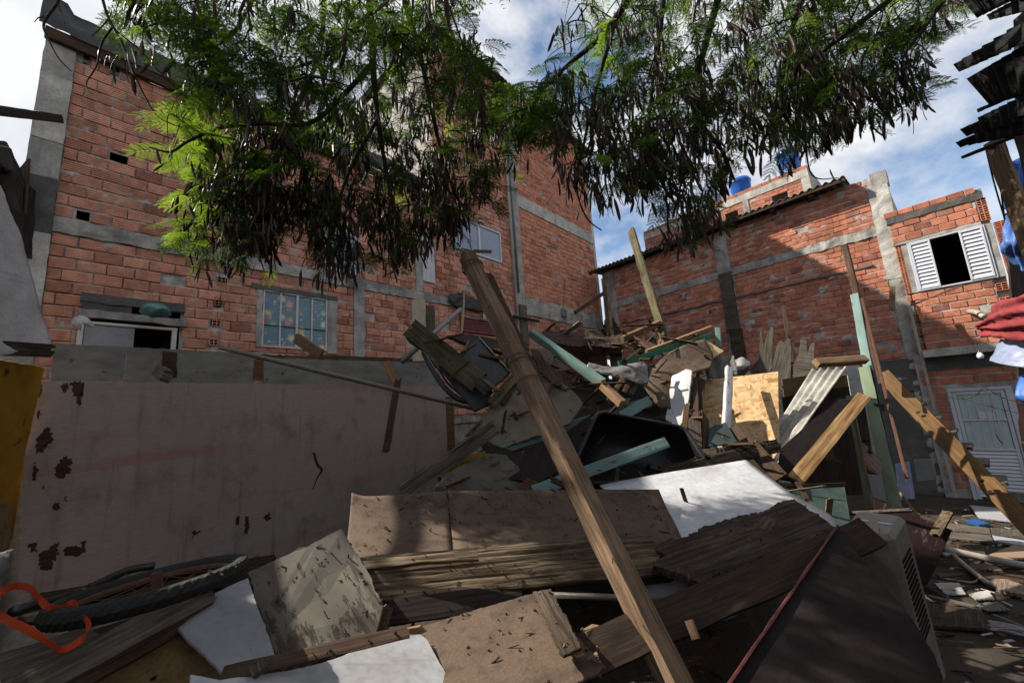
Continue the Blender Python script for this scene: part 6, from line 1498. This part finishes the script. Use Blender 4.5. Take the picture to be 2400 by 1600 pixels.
sheet('red_cloth', 'dark red cloth hanging at the right edge beside the door', 'cloth', [[(2384, 935, 5.0), (2440, 930, 4.8)], [(2390, 1000, 5.0), (2440, 1010, 4.8)], [(2400, 1080, 5.0), (2440, 1100, 4.8)]], .005, MT['redboard'], nu=8, nv=12, crumple=.03, cs=5)
LB = thing('light_bulb', 'bare light bulb hanging below the canopy slab of the house', 'light bulb', Matrix.Translation(at(2297, 832, 6.6)) @ Matrix.Scale(.8, 4))
def lathe(name, prof, mat, parent, n=16):
    v = [(r * math.cos(2 * math.pi * i / n), r * math.sin(2 * math.pi * i / n), z) for r, z in prof for i in range(n)]
    f = [(j * n + i, j * n + (i + 1) % n, (j + 1) * n + (i + 1) % n, (j + 1) * n + i) for j in range(len(prof) - 1) for i in range(n)]
    return mk(name, v, f, mat, parent, smooth=True)
lathe('glass', [(.004, -.075), (.035, -.068), (.052, -.03), (.05, 0), (.03, .045), (.018, .06)], MT['bulb'], LB); lathe('socket', [(.02, .055), (.02, .1), (.006, .11)], MT['black'], LB)
MB().tube([(0, 0, .1), (.0, 0, .34)], .004, 5).build('cord', MT['cable'], LB)
def cable(label, pts): pipe('cable', label, 'cable', pts, .006, MT['cable'], n=5)
cable('thin cable crossing the white door to the right edge', [(2218, 917, 7.2), (2270, 938, 6.8), (2330, 955, 6.2), (2420, 975, 5.6)])
cable('thin cable looping over the top of the white door', [(2224, 928, 7.2), (2250, 935, 7.0), (2285, 928, 6.8), (2308, 908, 6.6), (2345, 930, 6.2), (2420, 950, 5.6)])
cable('loose cable hanging vertically in front of the white door', [(2312, 910, 6.6), (2325, 960, 6.5), (2334, 1015, 6.4), (2350, 1040, 6.4)])
cable('thin wire hanging from the shed roof in front of the sky', [(2311, 350, 3.2), (2328, 420, 3.2), (2345, 480, 3.2), (2356, 515, 3.2)])
cable('second thin wire beside the shed post', [(2340, 360, 3.1), (2346, 440, 3.1), (2354, 510, 3.1)])
# things standing against the walls
slab('grille_box', 'pale meter cabinet with a grille on the sooty shaded wall', 'cabinet', [(2140, 1078), (2186, 1076), (2196, 1124), (2150, 1128)], [8.2, 8.0, 8.0], .12, MT['metal'])
slab('blue_cabinet', 'dark blue cabinet standing behind the heap by the sooty shaded wall', 'cabinet', [(2098, 1086), (2132, 1080), (2146, 1168), (2106, 1172)], [6.4, 6.3, 6.2], .4, MT['bluedark'])
plank('stick', 'pale stick leaning beside the dark blue cabinet', 'stick', (2110, 1155, 5.4), (2152, 1210, 4.9), .03, .02, MT['tan2'])
plank('stick', 'thin lath leaning low before the maroon board', 'stick', (2150, 1362, 3.5), (2218, 1396, 3.4), .03, .015, MT['grey'])
# ground at the right
def gp(x, y, z=.02): 
    d = ray(x, y); t = (z - CAMZ) / d.z; return C0 + d * t
def gslab(name, label, cat, pts, th, mat, jag=0, z=.03, f='n'):
    P = [px(f, *q) for q in pts]
    V = [gp(x, y, z + th) for x, y in P]
    return slab(name, label, cat, P, [v.y for v in V], th, mat, jag=jag)
def e2(*p): return [px('e2', *q) for q in p]
gslab('grey_board', 'pale grey flat board on the ground before the door', 'board', e2((515, 98), (800, 125), (835, 215), (580, 185)), .02, MT['dullwhite'], .004)
gslab('blue_rag', 'blue plastic sheet crumpled on the ground near the door', 'rag', e2((480, 205), (560, 190), (655, 225), (580, 235)), .04, MT['bluething'], .01)
for lb, pts, mt in (('long grey floor plank nearest the blue rag', ((310, 215), (655, 258), (665, 298), (330, 262)), 'grey'), ('pale grey plank lying in front of the first floor plank', ((380, 285), (660, 308), (690, 360), (375, 330)), 'grey'),
                    ('broad pale plank at the right edge of the ground', ((658, 255), (900, 275), (900, 330), (672, 305)), 'grey'), ('white flat strip at the right edge of the ground', ((672, 308), (900, 345), (900, 385), (690, 345)), 'dullwhite'),
                    ('dark plank under the pale pipe', ((350, 365), (600, 395), (635, 450), (340, 420)), 'brown'), ('dark plank at the bottom right of the ground', ((540, 560), (900, 590), (900, 640), (560, 600)), 'brown'),
                    ('grey plank at the very bottom of the right ground', ((160, 770), (600, 830), (640, 960), (120, 930)), 'rotdark')):
    gslab('plank', lb, 'plank', e2(*pts), .03, MT[mt], .006)
gslab('cardboard_sheet', 'torn brown cardboard on the ground at the right edge', 'cardboard', e2((655, 440), (830, 375), (920, 400), (920, 460), (760, 485)), .02, MT['cardboard'], .012)
gslab('slate_piece', 'broken slate grey tile piece below the pipe elbow', 'tile', e2((265, 640), (440, 640), (490, 720), (340, 720)), .015, MT['concrete'], .01)
gslab('slate_piece', 'second slate grey tile piece further right', 'tile', e2((510, 720), (640, 690), (690, 750), (560, 755)), .015, MT['concrete'], .01)
gslab('slate_piece', 'large dark slate sheet at the lower right ground', 'tile', e2((540, 800), (700, 770), (800, 825), (640, 832)), .015, MT['concrete_dark'], .015)
gslab('straw_scrap', 'sunlit pale bark and straw scrap on the ground', 'scrap', e2((510, 510), (620, 500), (735, 540), (730, 575), (640, 545), (540, 550)), .05, MT['rot'], .02)
gslab('brown_rag', 'sunlit brown fibre mat on the ground at the right edge', 'mat', e2((620, 620), (760, 610), (910, 660), (910, 725), (720, 690)), .04, MT['pinkwood'], .02)
pipe('pvc_pipe', 'long pale plastic pipe on the ground running to the right edge', 'pipe', [gp(*px('e2', 335, 405), .18), gp(*px('e2', 600, 465), .1), gp(*px('e2', 940, 530), .06)], .045, MT['pvc'], world=True, n=14)
EP = pipe('pvc_pipe', 'thinner plastic pipe with open end pointing at the viewer', 'pipe', [gp(*px('e2', 400, 445), .12), gp(*px('e2', 500, 535), .08), gp(*px('e2', 640, 645), .06)], .028, MT['pvc'], world=True, n=14)
pipe('pvc_pipe', 'blue-grey pipe elbow joined to the thinner plastic pipe', 'pipe', [gp(*px('e2', 325, 448), .12), gp(*px('e2', 365, 443), .12), gp(*px('e2', 405, 447), .12)], .034, MT['metal'], world=True, n=12)
pipe('cable', 'curved pale cable on the ground by the open pipe end', 'cable', [gp(*px('e2', 285, 605)), gp(*px('e2', 420, 625)), gp(*px('e2', 540, 640)), gp(*px('e2', 590, 600), .05)], .012, MT['pvc'], world=True, n=6)
for i, (a, c, lb) in enumerate((((145, 632), (360, 745), 'grey lath on the ground by the vented appliance'), ((230, 735), (560, 812), 'long thin lath across the lower right ground'), ((330, 800), (420, 790), 'short brown lath on the lower right ground'), ((290, 595), (480, 580), 'brown lath under the pipe elbow'))):
    A, B_ = gp(*px('e2', *a), .05), gp(*px('e2', *c), .05); plank('lath', lb, 'lath', A, B_, .06, .02, MT['grey' if i < 2 else 'brown'], world=True, face=(0, -.2, 1))
gslab('paper_scrap', 'white folded paper scrap on the ground by the vented appliance', 'paper', e2((172, 698), (215, 735), (268, 778), (200, 745)), .01, MT['paper'], .003)
r1 = random.Random(3)
MP = thing('mop_head', 'frayed grey cotton mop head lying on the lower right ground', 'mop', Matrix.Translation(gp(*px('b3', 2200, 1190), .03)))
for i in range(14):
    a, c = gp(*px('b3', 2060 + r1.uniform(0, 40), 1140 + i * 5), .04), gp(*px('b3', 2420, 1225 + i * 3.5), .03)
    md = a.lerp(c, .5) + Vector((r1.uniform(-.05, .05), r1.uniform(-.06, .06), r1.uniform(0, .03)))
    child_world(pipe('strand', None, None, [a, md, c], .007, MT['cotton'], world=True, n=5, k=6), MP)
# ------------------------------------------------------------------ the overhanging tree: limbs, twigs, feathery leaves, dry pods
TR = thing('pod_tree', 'feathery-leaved tree with hanging brown seed pods spreading over the top of the scene', 'tree', Matrix.Translation((1.3, -1.7, 0)))
rt = random.Random(11)
TOP = Vector((.35, .75, 6.5))
trunk_pts = smoothpath([(1.3, -1.7, -.1), (1.15, -1.4, 1.5), (.95, -.8, 3.4), (.7, 0, 5.2), TOP], 5)
o = MB().tube(trunk_pts, [.17 - .10 * i / (len(trunk_pts) - 1) for i in range(len(trunk_pts))], 12).build('trunk', MT['bark'], smooth=True); child_world(o, TR)
limbs = [  # (native pixels, depth) polylines and start radius
    ([(868, -70, 2.9), (868, 0, 2.9), (872, 110, 2.95), (882, 250, 3.0), (905, 400, 3.05), (930, 520, 3.1)], .030),
    ([(945, -70, 3.0), (958, 30, 3.05), (985, 130, 3.1), (1010, 250, 3.2), (1040, 380, 3.3), (1078, 480, 3.35)], .026),
    ([(985, -60, 3.2), (1012, 5, 3.2), (1052, 65, 3.3), (1090, 150, 3.4), (1146, 245, 3.5), (1170, 330, 3.5)], .020),
    ([(1490, -60, 2.8), (1468, 5, 2.8), (1406, 88, 2.9), (1337, 148, 3.0), (1290, 190, 3.1), (1250, 250, 3.1)], .024),
    ([(868, 30, 2.9), (790, 112, 2.9), (720, 150, 2.85), (620, 172, 2.8), (520, 170, 2.75)], .014),
    ([(872, 150, 2.95), (800, 228, 2.8), (723, 290, 2.7), (610, 290, 2.6), (516, 300, 2.5), (440, 332, 2.45), (400, 356, 2.42), (350, 345, 2.4)], .015),
    ([(620, -60, 3.0), (560, 60, 2.9), (500, 110, 2.8), (430, 120, 2.75)], .014),
    ([(1700, -60, 2.7), (1655, 100, 2.8), (1625, 250, 2.9), (1690, 350, 3.0), (1720, 420, 3.0)], .024),
    ([(1560, -60, 2.9), (1542, 120, 3.0), (1522, 300, 3.1), (1560, 450, 3.2)], .020),
    ([(1900, -60, 2.6), (1850, 100, 2.7), (1832, 250, 2.8), (1890, 335, 2.85)], .020),
    ([(2160, -60, 2.4), (2010, 60, 2.5), (1910, 150, 2.6), (1960, 260, 2.6)], .018),
    ([(2250, -60, 2.3), (2170, 60, 2.35), (2110, 140, 2.4)], .014),
    ([(1440, 60, 2.85), (1400, 200, 3.0), (1370, 330, 3.1), (1352, 440, 3.15), (1375, 510, 3.15), (1410, 540, 3.1)], .012),
    ([(760, -60, 3.2), (750, 120, 3.3), (690, 260, 3.3), (650, 400, 3.3), (640, 520, 3.3)], .018),
    ([(885, 280, 3.0), (820, 400, 3.1), (780, 520, 3.1), (770, 600, 3.1)], .012),
]
bare = [
    ([(150, -60, 2.3), (138, 0, 2.3), (103, 55, 2.3), (114, 93, 2.3), (138, 138, 2.3), (168, 168, 2.32)], .010),
    ([(230, -60, 2.3), (241, 0, 2.3), (255, 45, 2.3), (269, 69, 2.3), (293, 117, 2.3), (317, 179, 2.32), (344, 234, 2.34), (372, 275, 2.36), (427, 300, 2.4)], .011),
    ([(255, 45, 2.3), (236, 66, 2.3), (215, 86, 2.28)], .006),
    ([(263, 65, 2.3), (238, 103, 2.3), (226, 155, 2.3), (203, 193, 2.3), (207, 213, 2.28), (218, 220, 2.27)], .007),
    ([(275, 75, 2.3), (330, 120, 2.35), (385, 180, 2.4), (440, 230, 2.45)], .006),
    ([(103, 40, 2.3), (90, 42, 2.28), (81, 52, 2.27)], .005),
    ([(136, 8, 2.3), (146, 40, 2.3), (152, 58, 2.3)], .004),
    ([(1889, 337, 2.85), (1893, 379, 2.85), (1903, 410, 2.85), (1927, 420, 2.84), (1965, 418, 2.82), (1975, 434, 2.8)], .007),
]
nodes = []                                                    # every place a twig may spring from
for L_, (pl, r_) in enumerate(limbs):
    P = smoothpath([at(*q) for q in pl], 6)
    r_ *= 1.4; rr = [max(.005, r_ * (1 - .75 * i / (len(P) - 1))) for i in range(len(P))]
    if pl[0][1] < -30:
        Q = smoothpath([TOP, (TOP + P[0]) / 2 + Vector((0, 0, .25)), P[0]], 4); P = Q[:-1] + P; rr = [r_ * 1.3] * (len(Q) - 1) + rr
    o = MB().tube(P, rr, 8).build('branch', MT['bark'], smooth=True); child_world(o, TR)
    nodes += [q for q in P if q.y > 2.2]
for pl, r_ in bare:
    P = smoothpath([at(*q) for q in pl], 5); rr = [max(.0025, r_ * (1 - .7 * i / (len(P) - 1))) for i in range(len(P))]
    if pl[0][1] < -30: P = [TOP + Vector((-.6, .2, .1))] + P; rr = [r_ * 1.5] + rr
    o = MB().tube(P, rr, 6).build('branch', MT['bark'], smooth=True); child_world(o, TR)
nodes += [at(1927, 420, 2.84), at(1965, 418, 2.82)]
def inside(x, y, pg):
    c = False; j = len(pg) - 1
    for i in range(len(pg)):
        if (pg[i][1] > y) != (pg[j][1] > y) and x < (pg[j][0] - pg[i][0]) * (y - pg[i][1]) / (pg[j][1] - pg[i][1]) + pg[i][0]: c = not c
        j = i
    return c
PA = [(262, -90), (300, 60), (390, 110), (450, 190), (420, 260), (440, 360), (430, 440), (470, 510), (540, 585), (600, 580), (690, 565), (770, 630), (860, 585), (950, 610), (1030, 540), (1150, 480), (1200, 400), (1290, 360), (1290, 270), (1200, 215), (1120, 70), (1080, -90)]
PB_ = [(1350, -90), (1320, 90), (1240, 190), (1250, 280), (1330, 400), (1365, 480), (1395, 500), (1410, 420), (1480, 430), (1570, 490), (1640, 550), (1680, 480), (1700, 350), (1790, 335), (1880, 340), (2000, 320), (2060, 250), (2150, 190), (2180, 70), (2250, 10), (2280, -90)]
PS_ = [(285, 300), (390, 260), (460, 330), (420, 410), (320, 390)]
tips = []
while len(tips) < 640:
    x, y = rt.uniform(250, 1200), rt.uniform(-90, 620)
    if inside(x, y, PA):
        if y < 110 and 560 < x < 760 and rt.random() < .5: continue
        tips.append((at(x, y, rt.uniform(2.15, 3.1) if y < 230 else rt.uniform(3.05, 3.95) - (.45 if x < 430 else 0)), x, y))
while len(tips) < 1110:
    x, y = rt.uniform(1230, 2290), rt.uniform(-90, 520)
    if inside(x, y, PB_): tips.append((at(x, y, rt.uniform(2.4, 3.8)), x, y))
for _ in range(48):
    x, y = rt.uniform(1120, 1330), rt.uniform(195, 335)
    tips.append((at(x, y, rt.uniform(3.0, 3.7)), x, y))
for _ in range(45):
    x, y = rt.uniform(400, 640), rt.uniform(420, 590)
    tips.append((at(x, y, rt.uniform(3.45, 3.85)), x, y))
for _ in range(8):
    x, y = rt.uniform(260, 460), rt.uniform(255, 420)
    if inside(x, y, PS_): tips.append((at(x, y, rt.uniform(2.3, 2.5)), x, y))
for _ in range(430):                                          # rest of the crown, added unseen over and behind the viewer to dim the foreground
    q = Vector((rt.uniform(-2.2, 4.5), rt.uniform(-3.6, 2.0), rt.uniform(4.6, 7.2)))
    tips.append((q, 600, 500))
nodes += [q for q in trunk_pts if q.z > 3.4] + [TOP + Vector(v) * k for v in ((-1, -.6, .2), (1, -.7, .15), (.1, -1, .25), (1.2, .3, .1)) for k in (.6, 1.2, 1.8, 2.4)]
for v in ((-1, -.6, .2), (1, -.7, .15), (.1, -1, .25), (1.2, .3, .1)):
    o = MB().tube([TOP + Vector(v) * k for k in (-.05, .6, 1.2, 1.8, 2.4)], [.05, .045, .035, .025, .015], 8).build('branch', MT['bark'], smooth=True); child_world(o, TR)
NA = [tuple(q) for q in nodes]
tips.sort(key=lambda q: min((q[0].x - a[0]) ** 2 + (q[0].y - a[1]) ** 2 + (q[0].z - a[2]) ** 2 for a in NA))
twig = MB(); fronds = []; pods = []
narr = np.array(NA)
def rotm(xdir, up):
    return frame(xdir, up, Vector((0, 0, 0)))
for tp, x, y in tips:
    d = ((narr - np.array(tp)) ** 2 * np.array([1, 1, .55])).sum(1) + np.where(narr[:, 2] < tp.z - .05, .25, 0)
    a = Vector(narr[int(d.argmin())]); ln = (tp - a).length
    mid = a.lerp(tp, .5) + Vector((rt.uniform(-.1, .1), rt.uniform(-.1, .1), rt.uniform(.0, .12))) * min(1, ln)
    end = tp + Vector((rt.uniform(-.1, .1), rt.uniform(-.1, .1), -rt.uniform(.08, .24)))
    P = smoothpath([a, mid, tp, end], 4)
    twig.tube(P, [.0065 - .0045 * i / (len(P) - 1) for i in range(len(P))], 5, False)
    narr = np.vstack([narr, [tuple(P[4]), tuple(P[8])]])
    young = (x < 480 and y > 180) or (y < 150 and rt.random() < .12) or rt.random() < .06
    t_ = (end - tp).normalized()
    for k in range((rt.choice((1, 2, 3, 3)) if (520 < x < 1150 and y < 420 and y != 500) else rt.choice((1, 2, 3, 4))) + (2 if x < 480 and y > 230 else 0)):
        pos = P[rt.randint(4, len(P) - 1)]
        az = rt.uniform(0, 6.283); dr = Vector((math.cos(az), math.sin(az), rt.uniform(-.75, .25))).normalized()
        fronds.append((pos, dr, Vector((rt.uniform(-.5, .5), rt.uniform(-.5, .5), 1)), rt.uniform(.14, .23), young))
    heavy = (480 < x < 1130 and y > 220) or (x > 1300 and y > 120)
    if rt.random() < (.95 if heavy else .4):
        pos = P[rt.randint(6, len(P) - 1)]
        for k in range(rt.choice((2, 4, 6, 9, 12))):
            pods.append((pos + Vector((rt.gauss(0, .05), rt.gauss(0, .05), rt.uniform(-.12, .06))), rt.uniform(.09, .19), rt.uniform(0, 6.283), rt.gauss(0, .22), rt.gauss(0, .22)))
        if heavy and rt.random() < .8:
            pos = P[rt.randint(4, 9)]
            for k in range(rt.randint(5, 12)):
                pods.append((pos + Vector((rt.uniform(-.06, .06), rt.uniform(-.06, .06), rt.uniform(-.1, .02))), rt.uniform(.09, .19), rt.uniform(0, 6.283), rt.gauss(0, .22), rt.gauss(0, .22)))
o = twig.build('twigs', MT['bark'], smooth=True); child_world(o, TR); o['kind'] = 'stuff'
def frond_mesh(seed, npair=8, nl=12):
    """twice-feathered leaf, unit length along X"""
    r = random.Random(seed); v = []; f = []
    def q4(a, b, c, d): k = len(v); v.extend([a, b, c, d]); f.append((k, k + 1, k + 2, k + 3))
    droop = lambda x: -.28 * x * x
    for i in range(8):                                        # the stalk
        x0, x1 = i / 8, (i + 1) / 8; w = .008
        q4((x0, -w, droop(x0)), (x1, -w, droop(x1)), (x1, w, droop(x1)), (x0, w, droop(x0)))
    for i in range(npair):
        x = .2 + .8 * i / (npair - 1); ln = .44 * (1 - .25 * abs(2 * i / (npair - 1) - .8)) * r.uniform(.85, 1.1)
        for s in (1, -1):
            an = math.radians(r.uniform(50, 68)) if i < npair - 1 else math.radians(28)
            dx, dy = math.cos(an), s * math.sin(an); z0 = droop(x)
            for j in range(nl):
                u = (j + .6) / nl; cx, cy = x + dx * ln * u, dy * ln * u; cz = z0 - .16 * u * u * ln * 2 + r.uniform(-.004, .004)
                ll = .058 * (1 - .45 * abs(2 * u - 1) ** 2) ; lw = .0145
                for q in (1, -1):
                    ex, ey = -dy * q * .95 + dx * .3, dx * q * .95 + dy * .3; tz = r.uniform(-.016, .006)
                    q4((cx - dx * lw, cy - dy * lw, cz), (cx + dx * lw * .6, cy + dy * lw * .6, cz), (cx + ex * ll + dx * lw * .7, cy + ey * ll + dy * lw * .7, cz + tz), (cx + ex * ll, cy + ey * ll, cz + tz))
    return np.array(v), f
FM = [frond_mesh(s) for s in range(4)]; FLOW = frond_mesh(9, 5, 4)
def pod_mesh():
    n = 7; v = []; f = []
    for i in range(n + 1):
        u = i / n; w = .07 * min(1, 4.2 * u + .08) * min(1, 5 * (1 - u) + .12); b = .05 * math.sin(u * 3)
        v += [(-w, b, -u), (0, b + .014, -u), (w, b, -u), (0, b - .014, -u)]
    for i in range(n):
        for k in range(4): f.append((4 * i + k, 4 * i + (k + 1) % 4, 4 * i + 4 + (k + 1) % 4, 4 * i + 4 + k))
    return np.array(v), f
PM = pod_mesh()
def size_in_view(p, l):
    x, y = pix(p); d = (p - C0).dot(FWD)
    return l / d if 0 < x < 2400 and 0 < y < 1600 and d > .5 else 0
def joined(name, items, mat):
    V = []; Fa = []; bt = []; k = 0
    for (vv, ff), M in items:
        A = np.array(M); w = vv @ A[:3, :3].T + A[:3, 3]; V.append(w); Fa.append(np.array(ff) + k); k += len(vv); bt.append(np.full(len(ff), rt.random()))
    V = np.concatenate(V); Fa = np.concatenate(Fa)
    me = bpy.data.meshes.new(name); n = len(Fa)
    me.vertices.add(len(V)); me.vertices.foreach_set('co', V.ravel().astype(np.float32))
    me.loops.add(n * 4); me.loops.foreach_set('vertex_index', Fa.ravel().astype(np.int32))
    me.polygons.add(n); me.polygons.foreach_set('loop_start', np.arange(0, n * 4, 4, dtype=np.int32))
    me.update(calc_edges=True); me.materials.append(mat)
    a = me.attributes.new('bt', 'FLOAT', 'FACE'); a.data.foreach_set('value', np.concatenate(bt).astype(np.float32))
    o = obj(name, me); child_world(o, TR); o['kind'] = 'stuff'; return o
FO = {}
fronds.sort(key=lambda q: -size_in_view(q[0], q[3]))
big, small = fronds[:160], fronds[160:]
for i, (p_, dr, up, l, in_sun) in enumerate(big):
    key = (i % 4, in_sun)
    if key not in FO: FO[key] = mesh('leaf', FM[i % 4][0].tolist(), FM[i % 4][1], MT['leafyoung' if in_sun else 'leaf'])
    o = obj('leaf', FO[key], TR); o.matrix_basis = wm(TR).inverted() @ Matrix.Translation(p_) @ rotm(dr, up) @ Matrix.Scale(l, 4)
for in_sun, nm in ((False, 'leaf'), (True, 'leafyoung')):
    joined('crown' if not in_sun else 'young_crown', [(FM[i % 4] if size_in_view(p_, 1) else FLOW, Matrix.Translation(p_) @ rotm(dr, up) @ Matrix.Scale(l * (1 if size_in_view(p_, 1) else 1.5), 4)) for i, (p_, dr, up, l, g_) in enumerate(small) if g_ == in_sun], MT[nm])
pods.sort(key=lambda q: -size_in_view(q[0], q[1]))
pme = mesh('seed_pod', PM[0].tolist(), PM[1], MT['pod'], True)
pmat = lambda q: Matrix.Translation(q[0]) @ Matrix.Rotation(q[2], 4, 'Z') @ Matrix.Rotation(q[3], 4, 'X') @ Matrix.Rotation(q[4], 4, 'Y') @ Matrix.Scale(q[1], 4)
for q in pods[:200]:
    o = obj('seed_pod', pme, TR); o.matrix_basis = wm(TR).inverted() @ pmat(q)
joined('seed_pods', [(PM, pmat(q)) for q in pods[200:]], MT['pod'])
# ------------------------------------------------------------------ crumbs and chips lying on the boards
def chips():
    bpy.context.view_layer.update(); dg = bpy.context.evaluated_depsgraph_get()
    r = random.Random(21); b = MB(); skip = ('pod_tree',)
    k = 0
    while k < 2600:
        x, y = r.uniform(-1.9, 2.6), r.uniform(1.5, 4.6); k += 1
        h, loc, n, i, o, M_ = S.ray_cast(dg, Vector((x, y, 3.4)), Vector((0, 0, -1)))
        if mn.noise(Vector((x * 2.3, y * 2.3, 5))) < -.05 and r.random() < .85: continue
        if not h or n.z < .35 or o.name.startswith(('fibreboard', 'white', 'timber', 'leaf', 'crown', 'young', 'seed', 'twig', 'branch')): continue
        l, w = r.choice((.003, .004, .006, .008, .012, .03)) * r.uniform(.7, 1.3), r.uniform(.002, .006)
        Mx = frame(Vector((r.uniform(-1, 1), r.uniform(-1, 1), r.uniform(-.2, .3))), n, loc + n * .005) @ Matrix.Rotation(r.gauss(0, .5), 4, 'Y')
        q = MB(); q.box(-l, l, -w, w, -.002, .001 + .004 * r.random()); b.add([Mx @ Vector((p[0] * r.uniform(.4, 1), p[1] * r.uniform(.5, 1), p[2])) for p in q.v], q.f)
    o = b.build('chips', [MT['tan2'], MT['rot'], MT['dark'], MT['grey'], MT['soil'], MT['tan']])
    o.data.polygons.foreach_set('material_index', [(i // 6) % 6 for i in range(len(o.data.polygons))])
    tag(o, 'loose chips and crumbs of wood lying on the broken boards', 'chips', kind='stuff')
chips()
def tangle():
    bpy.context.view_layer.update(); dg = bpy.context.evaluated_depsgraph_get()
    r = random.Random(33); b = MB(); mi = []; n_ = 0
    for _ in range(900):
        x, y = r.uniform(-.9, 4.2), r.uniform(3.3, 6.8)
        if n_ >= 190: break
        h, loc, n, i, o, M_ = S.ray_cast(dg, Vector((x, y, 4.0)), Vector((0, 0, -1)))
        if not h or loc.z < .8 or o.name.startswith(('leaf', 'crown', 'young', 'seed', 'twig', 'branch', 'white', 'plastic_tub', 'rim', 'basin', 'painted', 'timber', 'strand', 'osb', 'corrug', 'jamb', 'tan_', 'frame', 'edge', 'dark_', 'lath', 'rotten_up')): continue
        l, w, t = r.choice((.08, .12, .18, .26, .34)) * r.uniform(.7, 1.2), r.uniform(.008, .035), r.uniform(.004, .012)
        Mx = frame(Vector((r.uniform(-1, 1), r.uniform(-1, 1), r.uniform(-.6, .6))), Vector((r.gauss(0, .5), r.gauss(0, .5), 1)), loc + Vector((0, 0, .02 + w * .5)))
        v = []; k = 4
        for s in (-1, 1):
            for zz in (-t, t):
                for q in range(k + 1): v.append(Mx @ Vector((s * l * (1 - r.uniform(0, .22)), -w + 2 * w * q / k, zz)))
        I = lambda s, z, q: s * 2 * (k + 1) + z * (k + 1) + q
        f = []
        for q in range(k):
            f += [(I(0, 1, q), I(1, 1, q), I(1, 1, q + 1), I(0, 1, q + 1)), (I(0, 0, q), I(0, 0, q + 1), I(1, 0, q + 1), I(1, 0, q)), (I(0, 0, q), I(0, 1, q), I(0, 1, q + 1), I(0, 0, q + 1)), (I(1, 0, q), I(1, 0, q + 1), I(1, 1, q + 1), I(1, 1, q))]
        f += [(I(0, 0, 0), I(1, 0, 0), I(1, 1, 0), I(0, 1, 0)), (I(0, 0, k), I(0, 1, k), I(1, 1, k), I(1, 0, k))]
        b.add(v, f); mi += [r.choice((0, 0, 1, 2, 2, 3, 4, 4, 5, 6))] * len(f); n_ += 1
    o = b.build('splinter_tangle', [MT['tan2'], MT['grey'], MT['brown'], MT['rot'], MT['darkb'], MT['tan'], MT['beige_p']])
    o.data.polygons.foreach_set('material_index', mi)
    tag(o, 'tangle of splintered laths and broken sticks lying over the heap', 'splinters', kind='stuff')
tangle()
